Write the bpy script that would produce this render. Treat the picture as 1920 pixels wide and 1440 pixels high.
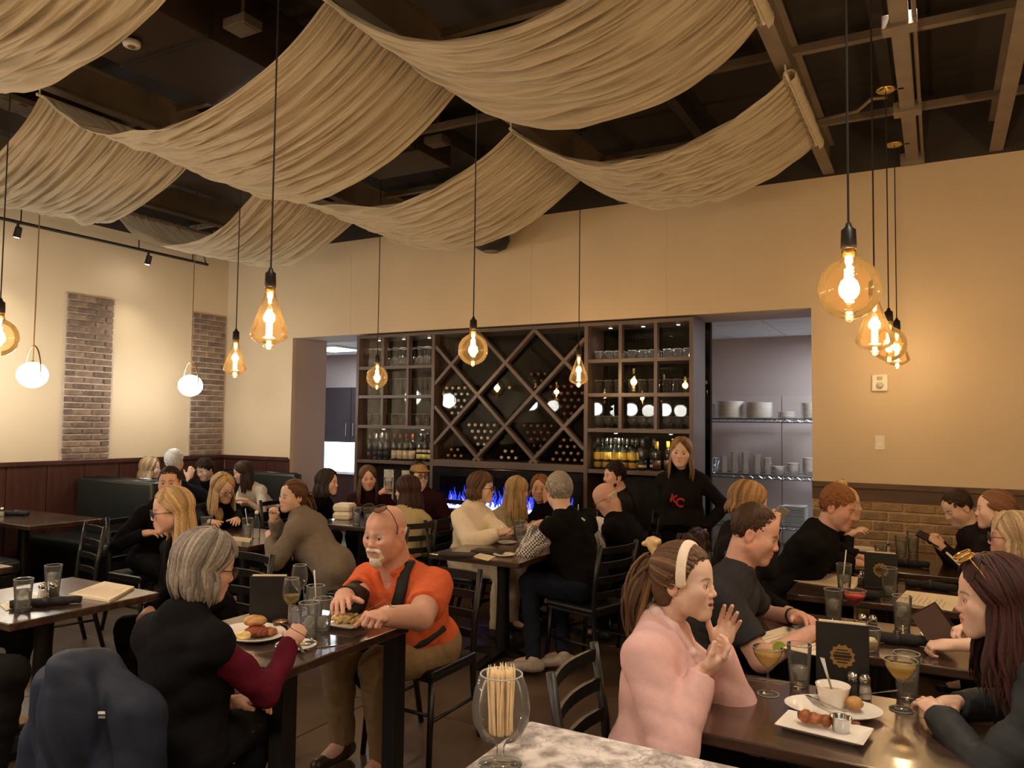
import bpy, bmesh, math, random
import numpy as np
from mathutils import Vector, Matrix
from mathutils.bvhtree import BVHTree

for o in list(bpy.data.objects):
    bpy.data.objects.remove(o)
SC = bpy.context.scene
COL = SC.collection
PI = math.pi

# ------------------------------------------------------------------ camera
EYE = 1.66
FPX = 1442.0
YAW, PITCH, ROLL = math.radians(29), math.radians(2.92), .012
_fh = np.array([-math.sin(YAW), math.cos(YAW), 0.])
_r0 = np.array([math.cos(YAW), math.sin(YAW), 0.])
_zz = np.array([0, 0, 1.])
FW = _fh * math.cos(PITCH) + _zz * math.sin(PITCH)
_u0 = np.cross(_r0, FW)
RT = _r0 * math.cos(ROLL) + _u0 * math.sin(ROLL)
UP = _u0 * math.cos(ROLL) - _r0 * math.sin(ROLL)
CAMP = np.array([0, 0, EYE])


def ray(x, y): return FW + (x - 960) / FPX * RT - (y - 720) / FPX * UP
def atz(x, y, z): r = ray(x, y); return CAMP + r * (z - EYE) / r[2]
def atY(x, y, Y): r = ray(x, y); return CAMP + r * Y / r[1]
def atX(x, y, X): r = ray(x, y); return CAMP + r * X / r[0]
def atd(x, y, d): return CAMP + ray(x, y) * d


cam_d = bpy.data.cameras.new('camera')
cam_d.sensor_width = 36
cam_d.lens = FPX / 1920 * 36
cam_d.clip_start = .05
cam = bpy.data.objects.new('camera', cam_d)
COL.objects.link(cam)
cam.matrix_world = Matrix(((RT[0], UP[0], -FW[0], 0), (RT[1], UP[1], -FW[1], 0), (RT[2], UP[2], -FW[2], EYE), (0, 0, 0, 1)))
SC.camera = cam

# ------------------------------------------------------------------ world and exposure
w = bpy.data.worlds.new('room_dark')
SC.world = w
w.use_nodes = True
w.node_tree.nodes['Background'].inputs[0].default_value = (.9, .75, .6, 1)
w.node_tree.nodes['Background'].inputs[1].default_value = .0
SC.view_settings.view_transform = 'Standard'
SC.view_settings.look = 'None'
SC.view_settings.gamma = 1
SC.view_settings.use_curve_mapping = False
SC.view_settings.exposure = EXPOSURE = 0.55
SC.cycles.transparent_max_bounces = 32
SC.cycles.max_bounces = 8

WARM = (1, .77, .52)
SOFT = (1, .9, .78)
COOL = (.80, .88, 1)
BULB_W, GLOBE_W, DOWN_W, TRACK_W = 13.0, 3.0, 60.0, 22.0


def lamp(kind, name, loc, energy, color, size=.05, target=None, angle=80, blend=.6):
    l = bpy.data.lights.new(name, kind)
    l.energy = energy
    l.color = color
    if kind == 'AREA':
        l.size = size
    else:
        l.shadow_soft_size = size
    if kind == 'SPOT':
        l.spot_size = math.radians(angle)
        l.spot_blend = blend
    o = bpy.data.objects.new(name, l)
    COL.objects.link(o)
    o.location = loc
    if target is not None:
        o.rotation_euler = (Vector(target) - Vector(loc)).to_track_quat('-Z', 'Y').to_euler()
    return o


# ------------------------------------------------------------------ materials (all procedural)
MATS = {}


def mat(name, col, rough=.6, metal=0., var=.12, scale=8., bump=0., bscale=60., spec=.5, stretch=(1, 1, 1), coat=0.):
    """plain principled surface whose colour is broken up by noise"""
    if name in MATS:
        return MATS[name]
    m = bpy.data.materials.new(name)
    m.use_nodes = True
    nt = m.node_tree
    b = nt.nodes['Principled BSDF']
    b.inputs['Roughness'].default_value = rough
    b.inputs['Metallic'].default_value = metal
    b.inputs['Specular IOR Level'].default_value = spec
    b.inputs['Coat Weight'].default_value = coat
    b.inputs['Coat Roughness'].default_value = .1
    b.inputs['Coat IOR'].default_value = 1.5
    tc = nt.nodes.new('ShaderNodeTexCoord')
    mp = nt.nodes.new('ShaderNodeMapping')
    mp.inputs['Scale'].default_value = stretch
    nt.links.new(tc.outputs['Object'], mp.inputs[0])
    n = nt.nodes.new('ShaderNodeTexNoise')
    n.inputs['Scale'].default_value = scale
    n.inputs['Detail'].default_value = 4
    nt.links.new(mp.outputs[0], n.inputs['Vector'])
    r = nt.nodes.new('ShaderNodeValToRGB')
    c = np.array(col[:3])
    r.color_ramp.elements[0].position = .3
    r.color_ramp.elements[1].position = .7
    r.color_ramp.elements[0].color = (*np.clip(c * (1 - var), 0, 1), 1)
    r.color_ramp.elements[1].color = (*np.clip(c * (1 + var), 0, 1), 1)
    nt.links.new(n.outputs['Fac'], r.inputs[0])
    nt.links.new(r.outputs[0], b.inputs['Base Color'])
    if bump:
        n2 = nt.nodes.new('ShaderNodeTexNoise')
        n2.inputs['Scale'].default_value = bscale
        nt.links.new(mp.outputs[0], n2.inputs['Vector'])
        bp = nt.nodes.new('ShaderNodeBump')
        bp.inputs['Strength'].default_value = bump
        bp.inputs['Distance'].default_value = .01
        nt.links.new(n2.outputs['Fac'], bp.inputs['Height'])
        nt.links.new(bp.outputs[0], b.inputs['Normal'])
    MATS[name] = m
    return m


def srgb(r, g, b):
    return tuple(((v / 255 + .055) / 1.055) ** 2.4 if v > 10 else v / 255 / 12.92 for v in (r, g, b))


def emis(name, col, strength):
    if name in MATS:
        return MATS[name]
    m = bpy.data.materials.new(name)
    m.use_nodes = True
    nt = m.node_tree
    nt.nodes.clear()
    e = nt.nodes.new('ShaderNodeEmission')
    e.inputs[0].default_value = (*col, 1)
    e.inputs[1].default_value = strength
    o = nt.nodes.new('ShaderNodeOutputMaterial')
    nt.links.new(e.outputs[0], o.inputs[0])
    MATS[name] = m
    return m


def thin_glass(name, tint=(1, 1, 1), refl=1.0, rough=.0, ior=1.5):
    """thin pane: clear transmission and a fresnel reflection"""
    if name in MATS:
        return MATS[name]
    m = bpy.data.materials.new(name)
    m.use_nodes = True
    nt = m.node_tree
    nt.nodes.clear()
    t = nt.nodes.new('ShaderNodeBsdfTransparent')
    t.inputs[0].default_value = (*tint, 1)
    g = nt.nodes.new('ShaderNodeBsdfGlossy')
    g.inputs['Roughness'].default_value = rough
    f = nt.nodes.new('ShaderNodeFresnel')
    f.inputs['IOR'].default_value = ior
    mu = nt.nodes.new('ShaderNodeMath')
    mu.operation = 'MULTIPLY'
    mu.inputs[1].default_value = refl
    nt.links.new(f.outputs[0], mu.inputs[0])
    x = nt.nodes.new('ShaderNodeMixShader')
    nt.links.new(mu.outputs[0], x.inputs[0])
    nt.links.new(t.outputs[0], x.inputs[1])
    nt.links.new(g.outputs[0], x.inputs[2])
    o = nt.nodes.new('ShaderNodeOutputMaterial')
    nt.links.new(x.outputs[0], o.inputs[0])
    MATS[name] = m
    return m


def liquid(name, col, body=.4):
    """clear tinted drink with a little cloudiness"""
    if name in MATS:
        return MATS[name]
    m = thin_glass(name, [.55 + .45 * c for c in col], 1., .02, 1.33)
    nt = m.node_tree
    out = [n for n in nt.nodes if n.type == 'OUTPUT_MATERIAL'][0]
    src = out.inputs[0].links[0].from_socket
    d = nt.nodes.new('ShaderNodeBsdfTranslucent')
    d.inputs[0].default_value = (*col, 1)
    d2 = nt.nodes.new('ShaderNodeBsdfDiffuse')
    d2.inputs[0].default_value = (*col, 1)
    a = nt.nodes.new('ShaderNodeMixShader')
    nt.links.new(d.outputs[0], a.inputs[1])
    nt.links.new(d2.outputs[0], a.inputs[2])
    x = nt.nodes.new('ShaderNodeMixShader')
    x.inputs[0].default_value = body
    nt.links.new(src, x.inputs[1])
    nt.links.new(a.outputs[0], x.inputs[2])
    nt.links.new(x.outputs[0], out.inputs[0])
    return m


def attr_mat(name, rough=.55, spec=.4, bump=0., bscale=200., sss=0., var=.0, vscale=30, stretch=(1, 1, 1)):
    """surface that takes the colour of the thing from its 'Col' attribute"""
    if name in MATS:
        return MATS[name]
    m = bpy.data.materials.new(name)
    m.use_nodes = True
    nt = m.node_tree
    b = nt.nodes['Principled BSDF']
    b.inputs['Roughness'].default_value = rough
    b.inputs['Specular IOR Level'].default_value = spec
    a = nt.nodes.new('ShaderNodeAttribute')
    a.attribute_name = 'Col'
    out = a.outputs['Color']
    tc = nt.nodes.new('ShaderNodeTexCoord')
    mp = nt.nodes.new('ShaderNodeMapping')
    mp.inputs['Scale'].default_value = stretch
    nt.links.new(tc.outputs['Object'], mp.inputs[0])
    if var:
        n = nt.nodes.new('ShaderNodeTexNoise')
        n.inputs['Scale'].default_value = vscale
        n.inputs['Detail'].default_value = 3
        nt.links.new(mp.outputs[0], n.inputs['Vector'])
        mr = nt.nodes.new('ShaderNodeMapRange')
        mr.inputs['From Min'].default_value = .3
        mr.inputs['From Max'].default_value = .7
        mr.inputs['To Min'].default_value = 1 - var
        mr.inputs['To Max'].default_value = 1 + var
        nt.links.new(n.outputs['Fac'], mr.inputs['Value'])
        vm = nt.nodes.new('ShaderNodeVectorMath')
        vm.operation = 'SCALE'
        nt.links.new(out, vm.inputs[0])
        nt.links.new(mr.outputs[0], vm.inputs['Scale'])
        out = vm.outputs[0]
    nt.links.new(out, b.inputs['Base Color'])
    if sss:
        b.inputs['Subsurface Weight'].default_value = sss
        b.inputs['Subsurface Radius'].default_value = (.012, .005, .003)
        b.inputs['Subsurface Scale'].default_value = 1
    if bump:
        n2 = nt.nodes.new('ShaderNodeTexNoise')
        n2.inputs['Scale'].default_value = bscale
        nt.links.new(mp.outputs[0], n2.inputs['Vector'])
        bp = nt.nodes.new('ShaderNodeBump')
        bp.inputs['Strength'].default_value = bump
        bp.inputs['Distance'].default_value = .004
        nt.links.new(n2.outputs['Fac'], bp.inputs['Height'])
        nt.links.new(bp.outputs[0], b.inputs['Normal'])
    MATS[name] = m
    return m


# ------------------------------------------------------------------ objects
def mesh_np(name, V, Fc, cols=None, smooth=True, mats=()):
    """V (n,3) float, Fc list of faces or (m,k) array"""
    me = bpy.data.meshes.new(name)
    V = np.asarray(V, dtype=np.float32)
    if isinstance(Fc, np.ndarray):
        k = Fc.shape[1]
        me.vertices.add(len(V))
        me.vertices.foreach_set('co', V.ravel())
        me.loops.add(Fc.size)
        me.loops.foreach_set('vertex_index', Fc.ravel().astype(np.int32))
        me.polygons.add(len(Fc))
        me.polygons.foreach_set('loop_start', np.arange(0, Fc.size, k, dtype=np.int32))
        me.update(calc_edges=True)
    else:
        me.from_pydata(V.tolist(), [], Fc)
    if cols is not None:
        at = me.attributes.new('Col', 'FLOAT_COLOR', 'POINT')
        c = np.ones((len(V), 4), np.float32)
        c[:, :3] = cols
        at.data.foreach_set('color', c.ravel())
    if smooth:
        me.polygons.foreach_set('use_smooth', np.ones(len(me.polygons), dtype=bool))
    for m in mats:
        me.materials.append(m)
    me.update()
    return me


def link(name, me, parent=None, loc=None, rot=None):
    o = bpy.data.objects.new(name, me)
    COL.objects.link(o)
    if loc is not None:
        o.location = loc
    if rot is not None:
        o.rotation_euler = rot
    if parent is not None:
        o.parent = parent
    return o


def tag(o, label=None, cat=None, group=None, kind=None):
    if label:
        o['label'] = label
    if cat:
        o['category'] = cat
    if group:
        o['group'] = group
    if kind:
        o['kind'] = kind
    return o


def thing(name, label, cat, loc=(0, 0, 0), rz=0., group=None):
    o = bpy.data.objects.new(name, None)
    o.empty_display_size = .05
    COL.objects.link(o)
    o.location = loc
    o.rotation_euler = (0, 0, rz)
    return tag(o, label, cat, group)


def copy_tree(o, parent=None):
    c = o.copy()
    COL.objects.link(c)
    c.parent = parent
    for ch in list(o.children):
        copy_tree(ch, c)
    return c


class MB:
    """collects boxes, bars, tubes and turned shapes into one mesh"""
    def __init__(s):
        s.v, s.f = [], []

    def add(s, V, Fc):
        n = len(s.v)
        s.v.extend([tuple(map(float, p)) for p in V])
        s.f.extend([tuple(i + n for i in f) for f in Fc])
        return s

    def box(s, a, b, M=None):
        x0, y0, z0 = a
        x1, y1, z1 = b
        P = [(x0, y0, z0), (x1, y0, z0), (x1, y1, z0), (x0, y1, z0), (x0, y0, z1), (x1, y0, z1), (x1, y1, z1), (x0, y1, z1)]
        if M is not None:
            P = [M @ Vector(p) for p in P]
        return s.add(P, [(0, 3, 2, 1), (4, 5, 6, 7), (0, 1, 5, 4), (1, 2, 6, 5), (2, 3, 7, 6), (3, 0, 4, 7)])

    def bar(s, p, q, wx, wz, up=(0, 0, 1)):
        """box-section bar from p to q"""
        p, q = Vector(p), Vector(q)
        d = (q - p).normalized()
        u = Vector(up)
        if abs(d.dot(u)) > .97:
            u = Vector((0, 1, 0))
        x = d.cross(u).normalized() * wx / 2
        z = x.cross(d).normalized() * wz / 2
        P = [p - x - z, p + x - z, p + x + z, p - x + z, q - x - z, q + x - z, q + x + z, q - x + z]
        return s.add(P, [(0, 1, 2, 3), (4, 7, 6, 5), (0, 4, 5, 1), (1, 5, 6, 2), (2, 6, 7, 3), (3, 7, 4, 0)])

    def tube(s, pts, r, seg=8, cap=True):
        pts = [Vector(p) for p in pts]
        rs = r if isinstance(r, (list, tuple)) else [r] * len(pts)
        V, Fc = [], []
        ref = None
        for i, p in enumerate(pts):
            d = (pts[min(i + 1, len(pts) - 1)] - pts[max(i - 1, 0)]).normalized()
            if ref is None:
                ref = Vector((0, 0, 1)) if abs(d.z) < .9 else Vector((1, 0, 0))
            x = d.cross(ref)
            if x.length < 1e-6:
                x = d.orthogonal()
            x.normalize()
            y = x.cross(d).normalized()
            ref = y
            for k in range(seg):
                a = 2 * PI * k / seg
                V.append(p + (x * math.cos(a) + y * math.sin(a)) * rs[i])
        for i in range(len(pts) - 1):
            for k in range(seg):
                a, b = i * seg + k, i * seg + (k + 1) % seg
                Fc.append((a, b, b + seg, a + seg))
        if cap:
            Fc.append(tuple(range(seg - 1, -1, -1)))
            Fc.append(tuple(range((len(pts) - 1) * seg, len(pts) * seg)))
        return s.add(V, Fc)

    def lathe(s, prof, seg=20, c=(0, 0, 0), sx=1., sy=1., close=False):
        """profile of (radius, z) turned about z"""
        V, Fc = [], []
        n = len(prof)
        for r, z in prof:
            r = max(r, 1e-4)
            for k in range(seg):
                a = 2 * PI * k / seg
                V.append((c[0] + r * math.cos(a) * sx, c[1] + r * math.sin(a) * sy, c[2] + z))
        for i in range(n - 1 + (1 if close else 0)):
            j = (i + 1) % n
            for k in range(seg):
                k2 = (k + 1) % seg
                Fc.append((i * seg + k, i * seg + k2, j * seg + k2, j * seg + k))
        return s.add(V, Fc)

    def ball(s, c, r, seg=12, ring=8):
        r = r if isinstance(r, (tuple, list)) else (r, r, r)
        prof = [(math.sin(PI * i / ring), -math.cos(PI * i / ring)) for i in range(ring + 1)]
        m = MB().lathe(prof, seg)
        return s.add([(c[0] + x * r[0], c[1] + y * r[1], c[2] + z * r[2]) for x, y, z in m.v], m.f)

    def prism(s, poly, z0, z1):
        n = len(poly)
        V = [(x, y, z0) for x, y in poly] + [(x, y, z1) for x, y in poly]
        Fc = [tuple(range(n - 1, -1, -1)), tuple(range(n, 2 * n))]
        Fc += [(i, (i + 1) % n, n + (i + 1) % n, n + i) for i in range(n)]
        return s.add(V, Fc)

    def clampz(s):
        s.v = [(x, y, max(z, 0)) for x, y, z in s.v]
        return s

    def xf(s, M):
        s.v = [tuple(M @ Vector(p)) for p in s.v]
        return s

    def mesh(s, name, m, smooth=False, bevel=0., seg=2):
        me = bpy.data.meshes.new(name)
        me.from_pydata(s.v, [], s.f)
        if bevel:
            bm = bmesh.new()
            bm.from_mesh(me)
            bmesh.ops.recalc_face_normals(bm, faces=bm.faces)
            ed = [e for e in bm.edges if len(e.link_faces) == 2 and e.calc_face_angle(0) > .6]
            bmesh.ops.bevel(bm, geom=ed, offset=bevel, segments=seg, profile=.5, affect='EDGES')
            bm.to_mesh(me)
            bm.free()
        else:
            bm = bmesh.new()
            bm.from_mesh(me)
            bmesh.ops.recalc_face_normals(bm, faces=bm.faces)
            bm.to_mesh(me)
            bm.free()
        if smooth:
            for p in me.polygons:
                p.use_smooth = True
        if m is not None:
            me.materials.append(m)
        return me

    def build(s, name, m, parent=None, smooth=False, bevel=0., seg=2, loc=None):
        return link(name, s.mesh(name, m, smooth, bevel, seg), parent, loc)


def sharp_smooth(o, ang=40):
    """smooth shading that keeps the hard edges"""
    me = o.data
    bm = bmesh.new()
    bm.from_mesh(me)
    for e in bm.edges:
        if len(e.link_faces) == 2 and e.calc_face_angle(0) > math.radians(ang):
            e.smooth = False
    for f in bm.faces:
        f.smooth = True
    bm.to_mesh(me)
    bm.free()
    return o
# ------------------------------------------------------------------ the room
RND = random.Random(7)
XL, YB, ZW, ZD = -8.07, 6.9, 3.78, 4.35
XR, YF = 3.4, -5.0
OX0, OX1, OZ = -6.9, -.93, 2.67          # opening in the back wall
M_tan = mat('tan_paint', srgb(200, 181, 150), .55, var=.03, scale=2, bump=.03, bscale=300)
M_mauve = mat('grey_mauve_paint', srgb(182, 166, 160), .6, var=.03, scale=2)
M_black = mat('black_ceiling_paint', srgb(46, 38, 32), .8, var=.2, scale=3)
M_beam = mat('dark_painted_steel', srgb(112, 98, 82), .6, var=.15, scale=5)
M_wood_dk = mat('dark_stained_wood', srgb(62, 34, 27), .32, var=.3, scale=5, stretch=(6, 6, .6), bump=.05, bscale=20)
M_wood_br = mat('brown_stained_wood', srgb(84, 62, 46), .4, var=.25, scale=5, stretch=(.6, 6, 6), bump=.05, bscale=20)
M_mortar = mat('grey_mortar', srgb(188, 176, 158), .9, var=.1, scale=20, bump=.4, bscale=80)
M_mortar2 = mat('tan_mortar', srgb(196, 172, 134), .9, var=.1, scale=20, bump=.4, bscale=80)
M_bk = [mat('grey_brown_brick_%d' % i, c, .9, var=.3, scale=25, bump=.6, bscale=60) for i, c in
        enumerate((srgb(120, 100, 86), srgb(108, 90, 79), srgb(132, 110, 94)))]
M_bk2 = [mat('tan_brick_%d' % i, c, .9, var=.25, scale=25, bump=.6, bscale=60) for i, c in
         enumerate((srgb(148, 120, 88), srgb(134, 110, 82), srgb(158, 130, 96)))]


def struct(name, mb, m, parent=None, **k):
    o = mb.build(name, m, parent, **k)
    if parent is None:
        o['kind'] = 'structure'
    return o


# floor: stained concrete slabs with open joints
def floor_mat():
    m = mat('stained_concrete', srgb(84, 66, 52), .36, var=.3, scale=1.6, bump=.06, bscale=14)
    return m


fl = struct('floor', MB().box((XL - .3, YF - .3, -.2), (XR + .3, 9.8, -.012)), mat('joint_filler', srgb(58, 45, 35), .8))
slab = MB().box((-.896, -.896, -.011), (.896, .896, 0)).mesh('slab', floor_mat(), bevel=.003, seg=1)
for i in range(7):
    for j in range(9):
        link('slab', slab, fl, (XL - .3 + .9 + i * 1.8, YF - .3 + .9 + j * 1.8, 0))

# back wall with the wide opening the wine cabinet stands in
wb = MB()
wb.box((XL - .2, YB, 0), (OX0, YB + .06, ZW)).box((OX0, YB, OZ), (OX1, YB + .06, ZW)).box((OX1, YB, 0), (XR, YB + .06, ZW))
wall_back = struct('wall_back', wb, M_tan)
jb = MB()
jb.box((XL - .2, YB + .06, 0), (OX0, YB + .6, ZD)).box((OX0, YB + .06, OZ), (OX1, YB + .6, ZD)).box((OX1, YB + .06, 0), (XR, YB + .6, ZD))
struct('jamb', jb, M_mauve, wall_back)
for zz in (-1,):
    for x in (-6.0, -3.62, -2.2):           # drywall joints that show as faint lines
        struct('seam', MB().box((x, YB - .002, OZ), (x + .006, YB, ZW)), M_tan, wall_back)
wall_left = struct('wall_left', MB().box((XL - .2, YF, 0), (XL, YB, ZW)), M_tan)
struct('wall_right', MB().box((XR, YF, 0), (XR + .2, YB + .6, ZD)), M_tan)
struct('wall_front', MB().box((XL - .2, YF - .2, 0), (XR + .2, YF, ZD)), M_tan)
dk = MB().box((XL - .2, YB, ZW), (XR, YB + .06, ZD)).box((XL - .2, YF, ZW), (XL, YB, ZD))
struct('trim_1', dk, M_black)
ceiling = struct('ceiling', MB().box((XL - .2, YF - .2, ZD), (XR + .2, YB + .6, ZD + .2)), M_black)
# steel beams run away from the camera, lighter bars cross them
for x in (-6.95, -5.05, -2.62, -.78, .42, 2.3):
    b = MB().box((x - .045, YF, 3.80), (x + .045, YB, 3.815)).box((x - .008, YF, 3.81), (x + .008, YB, 4.05)).box((x - .045, YF, 4.04), (x + .045, YB, 4.055))
    struct('beam', b, M_beam, ceiling)
for y in (-1.2, .6, 2.1, 3.8, 5.0, 6.3):
    struct('cross_bar', MB().box((XL, y - .025, 4.0), (XR, y + .025, 4.05)), M_beam, ceiling)
for x in (-6.0, -3.9, -1.8, -.3, 1.2):
    struct('joist', MB().box((x - .04, YF, 4.2), (x + .04, YB, 4.35)), M_black, ceiling)
for y in (.2, 1.6, 2.85, 4.4, 5.55):
    struct('purlin', MB().box((XL, y - .03, 4.25), (XR, y + .03, 4.35)), M_black, ceiling)
# ducts
def duct(x0, x1, y0, y1, z0, z1, label):
    t = thing('air_duct', label, 'duct', ((x0 + x1) / 2, (y0 + y1) / 2, z0))
    sharp_smooth(MB().box((x0 - (x0 + x1) / 2, y0 - (y0 + y1) / 2, 0), (x1 - (x0 + x1) / 2, y1 - (y0 + y1) / 2, z1 - z0)).build('duct_body', mat('brown_black_duct', srgb(58, 42, 34), .55, var=.1), t, bevel=.01))
    for k in range(5):
        yy = (y0 - y1) / 2 + (k + .5) * (y1 - y0) / 5
        MB().box((-(x1 - x0) / 2 - .012, yy - .012, -.012), ((x1 - x0) / 2 + .012, yy + .012, z1 - z0)).build('flange', M_black, t)
    return t


d1 = duct(-4.55, -3.75, .4, 5.6, 3.92, 4.34, 'broad rectangular black air duct above the cream drapes')
d2 = duct(-6.6, -5.9, -2, 6.8, 3.98, 4.34, 'narrower black air duct running beside the brick wall strips')
# slotted grille and pale boxes on the ducts
g = thing('ceiling_vent', 'slotted metal air vent on the black duct above the drape corner', 'vent', (-5.75, 3.35, 3.90))
MB().box((-.12, -.55, -.02), (.12, .55, .02)).build('frame', M_beam, g)
for k in range(9):
    MB().box((-.1, -.5 + k * .118, -.032), (.1, -.45 + k * .118, -.02)).build('slat', mat('bare_metal_slat', srgb(150, 140, 128), .35, .8), g)
for i, (x, y, lb) in enumerate(((455, 44, 'pale junction box on the black ceiling above the long swag'), (820, 262, 'small pale junction box above the gap between two drape rows'))):
    p = atz(x, y, 4.0)
    t = thing('junction_box', lb, 'junction box', (p[0], p[1], 3.99))
    MB().box((-.09, -.07, -.03), (.09, .07, .03)).build('box_body', M_beam, t, bevel=.006)
    MB().box((-.075, -.055, -.036), (.075, .055, -.03)).build('cover_plate', M_beam, t)
    MB().tube([(0, 0, .03), (0, 0, .34)], .012).build('conduit', M_beam, t)
# smoke detector style white disc
p = atz(247, 78, 3.9)
t = thing('smoke_detector', 'small round white detector under the black duct', 'detector', (p[0], p[1], 3.87))
MB().lathe([(0, 0), (.045, 0), (.05, .012), (.05, .03), (0, .03)], 24).build('detector_body', mat('white_plastic', srgb(225, 220, 205), .4), t, smooth=True)
MB().lathe([(0, -.006), (.02, -.006), (.022, 0), (0, .001)], 16).build('sensor_ring', M_beam, t, smooth=True)

# conduit run with boxes that carries the right-hand pendants
cr = thing('lighting_conduit', 'tan metal conduit run with boxes carrying the four grouped bulb pendants', 'conduit', (-.15, 4.3, 3.78))
MB().box((-.045, -6, 0), (.045, 2.58, .05)).build('raceway', M_beam, cr, bevel=.006)
MB().tube([(.07, -6, .03), (.07, 2.58, .03)], .012).build('pipe', M_beam, cr)
for y in (-1.1, .16, 1.4, 2.5):
    MB().box((-.085, y - .05, -.02), (.085, y + .05, .06)).build('connector_box', M_beam, cr, bevel=.006)
for y in (1.24,):
    MB().tube([(-.62, y + .1, .02), (-.3, y + .05, .02), (-.2, y - .12, .02), (-.11, y - .1, .02)], .012).build('elbow_pipe', M_beam, cr, smooth=True)

# left wall: dark wood dado of boards and a cap rail
dado = struct('trim_2', MB().box((XL, YF, 0), (XL + .02, YB, 1.19)), M_wood_dk)
k = 0
y = YF + .05
board = MB().box((0, -.195, 0), (.012, .195, 1.12)).mesh('board', M_wood_dk, bevel=.002, seg=1)
while y < YB - .2:
    link('board', board, dado, (XL + .02, y + .2, .06))
    y += .4
MB().box((XL + .02, YF, 1.17), (XL + .055, YB - .06, 1.215)).build('cap_rail', M_wood_dk, dado, bevel=.004)
dado2 = struct('trim_3', MB().box((XL + .06, YB - .02, 0), (OX0, YB, 1.19)), M_wood_dk)
for i in range(3):
    MB().box((XL + .08 + i * .37, YB - .032, .06), (XL + .44 + i * .37, YB - .02, 1.16)).build('board', M_wood_dk, dado2, bevel=.002)
MB().box((XL + .02, YB - .055, 1.17), (OX0 + .0, YB - .02, 1.215)).build('cap_rail', M_wood_dk, dado2, bevel=.004)
# right of the opening: cap rail, wood band and brick below
dado3 = struct('trim_4', MB().box((OX1, YB - .012, 0), (XR, YB, 1.19)), M_mortar2)
MB().box((OX1, YB - .05, 1.165), (XR, YB - .012, 1.21)).build('cap_rail', M_wood_br, dado3, bevel=.004)
MB().box((OX1, YB - .03, 1.065), (XR, YB - .012, 1.165)).build('wood_band', M_wood_br, dado3, bevel=.002)


def brick_mesh(w, h, dpt, m, seed):
    r = random.Random(seed)
    j = lambda: r.uniform(-.004, .004)
    b = MB()
    b.box((-w / 2, -h / 2, 0), (w / 2, h / 2, dpt))
    b.v = [(x + j(), y + j() * .6, z + (r.uniform(-.004, .003) if z > 0 else 0)) for x, y, z in b.v]
    return b.mesh('brick', m, bevel=.006, seg=1)


full2 = [brick_mesh(.215, .063, .016, M_bk2[i % 3], i) for i in range(5)]
half2 = brick_mesh(.1, .063, .016, M_bk2[1], 31)
RM = Matrix.Rotation(PI / 2, 4, 'X')
for r in range(13):
    z = 1.065 - .04 - r * .077
    x = OX1 + .115 + (-.113 if r % 2 else 0)
    n = 0
    while x < 1.45:
        if x - .11 < OX1:
            o = link('brick', half2, dado3, (OX1 + .06, YB - .012, z))
        else:
            o = link('brick', full2[RND.randrange(5)], dado3, (x, YB - .012, z))
        o.rotation_euler = (PI / 2, 0, 0)
        x += .2265

# the two brick strips on the left wall
full1 = [brick_mesh(.2, .055, .02, M_bk[i % 3], 50 + i) for i in range(6)]
half1 = [brick_mesh(.085, .055, .02, M_bk[i % 3], 70 + i) for i in range(3)]
for n, (ya, yb) in enumerate(((4.79, 5.33), (6.36, 6.86))):
    col = struct('trim_%d' % (5 + n), MB().box((XL, ya - .01, 1.215), (XL + .012, yb + .01, 2.985)), M_mortar)
    rows = 26
    for r in range(rows):
        z = 1.215 + (r + .5) * 1.77 / rows
        wtot = yb - ya
        seq = [0.085, .2, .2] if r % 2 else [.2, .2, .085]
        y = ya + .008
        for w_ in seq:
            me = full1[RND.randrange(6)] if w_ > .1 else half1[RND.randrange(3)]
            s = min(1, (yb - y - .006) / w_)
            if s < .2:
                break
            o = link('brick', me, col, (XL + .012, y + w_ * s / 2, z))
            o.rotation_euler = (PI / 2, 0, PI / 2)
            o.scale = (s, 1, 1)
            y += w_ * s + .015

# ------------------------------------------------------------------ rooms behind the opening
Z2 = 2.72
M_tile = mat('white_ceiling_tile', srgb(235, 238, 242), .9, var=.03, scale=60)
M_steel = mat('chrome_wire', srgb(200, 205, 212), .18, 1.0, var=.04)
struct('wall_hall_back', MB().box((-9.4, 9.5, 0), (-5.9, 9.6, Z2)), M_mauve)
struct('wall_hall_end', MB().box((-9.4, 7.5, 0), (-9.3, 9.5, Z2)), M_mauve)
struct('wall_hall_front', MB().box((-9.3, 7.5, 0), (XL - .2, 7.56, Z2)), M_mauve)
struct('wall_hall_side', MB().box((-5.96, 7.36, 0), (-5.9, 9.5, Z2)), M_mauve)
struct('wall_kitchen_back', MB().box((-3.4, 9.5, 0), (.8, 9.6, Z2)), M_mauve)
struct('wall_kitchen_side', MB().box((.75, 7.5, 0), (.8, 9.5, Z2)), M_mauve)
struct('wall_kitchen_end', MB().box((-3.4, 7.86, 0), (-3.36, 9.5, Z2)), M_mauve)
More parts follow.
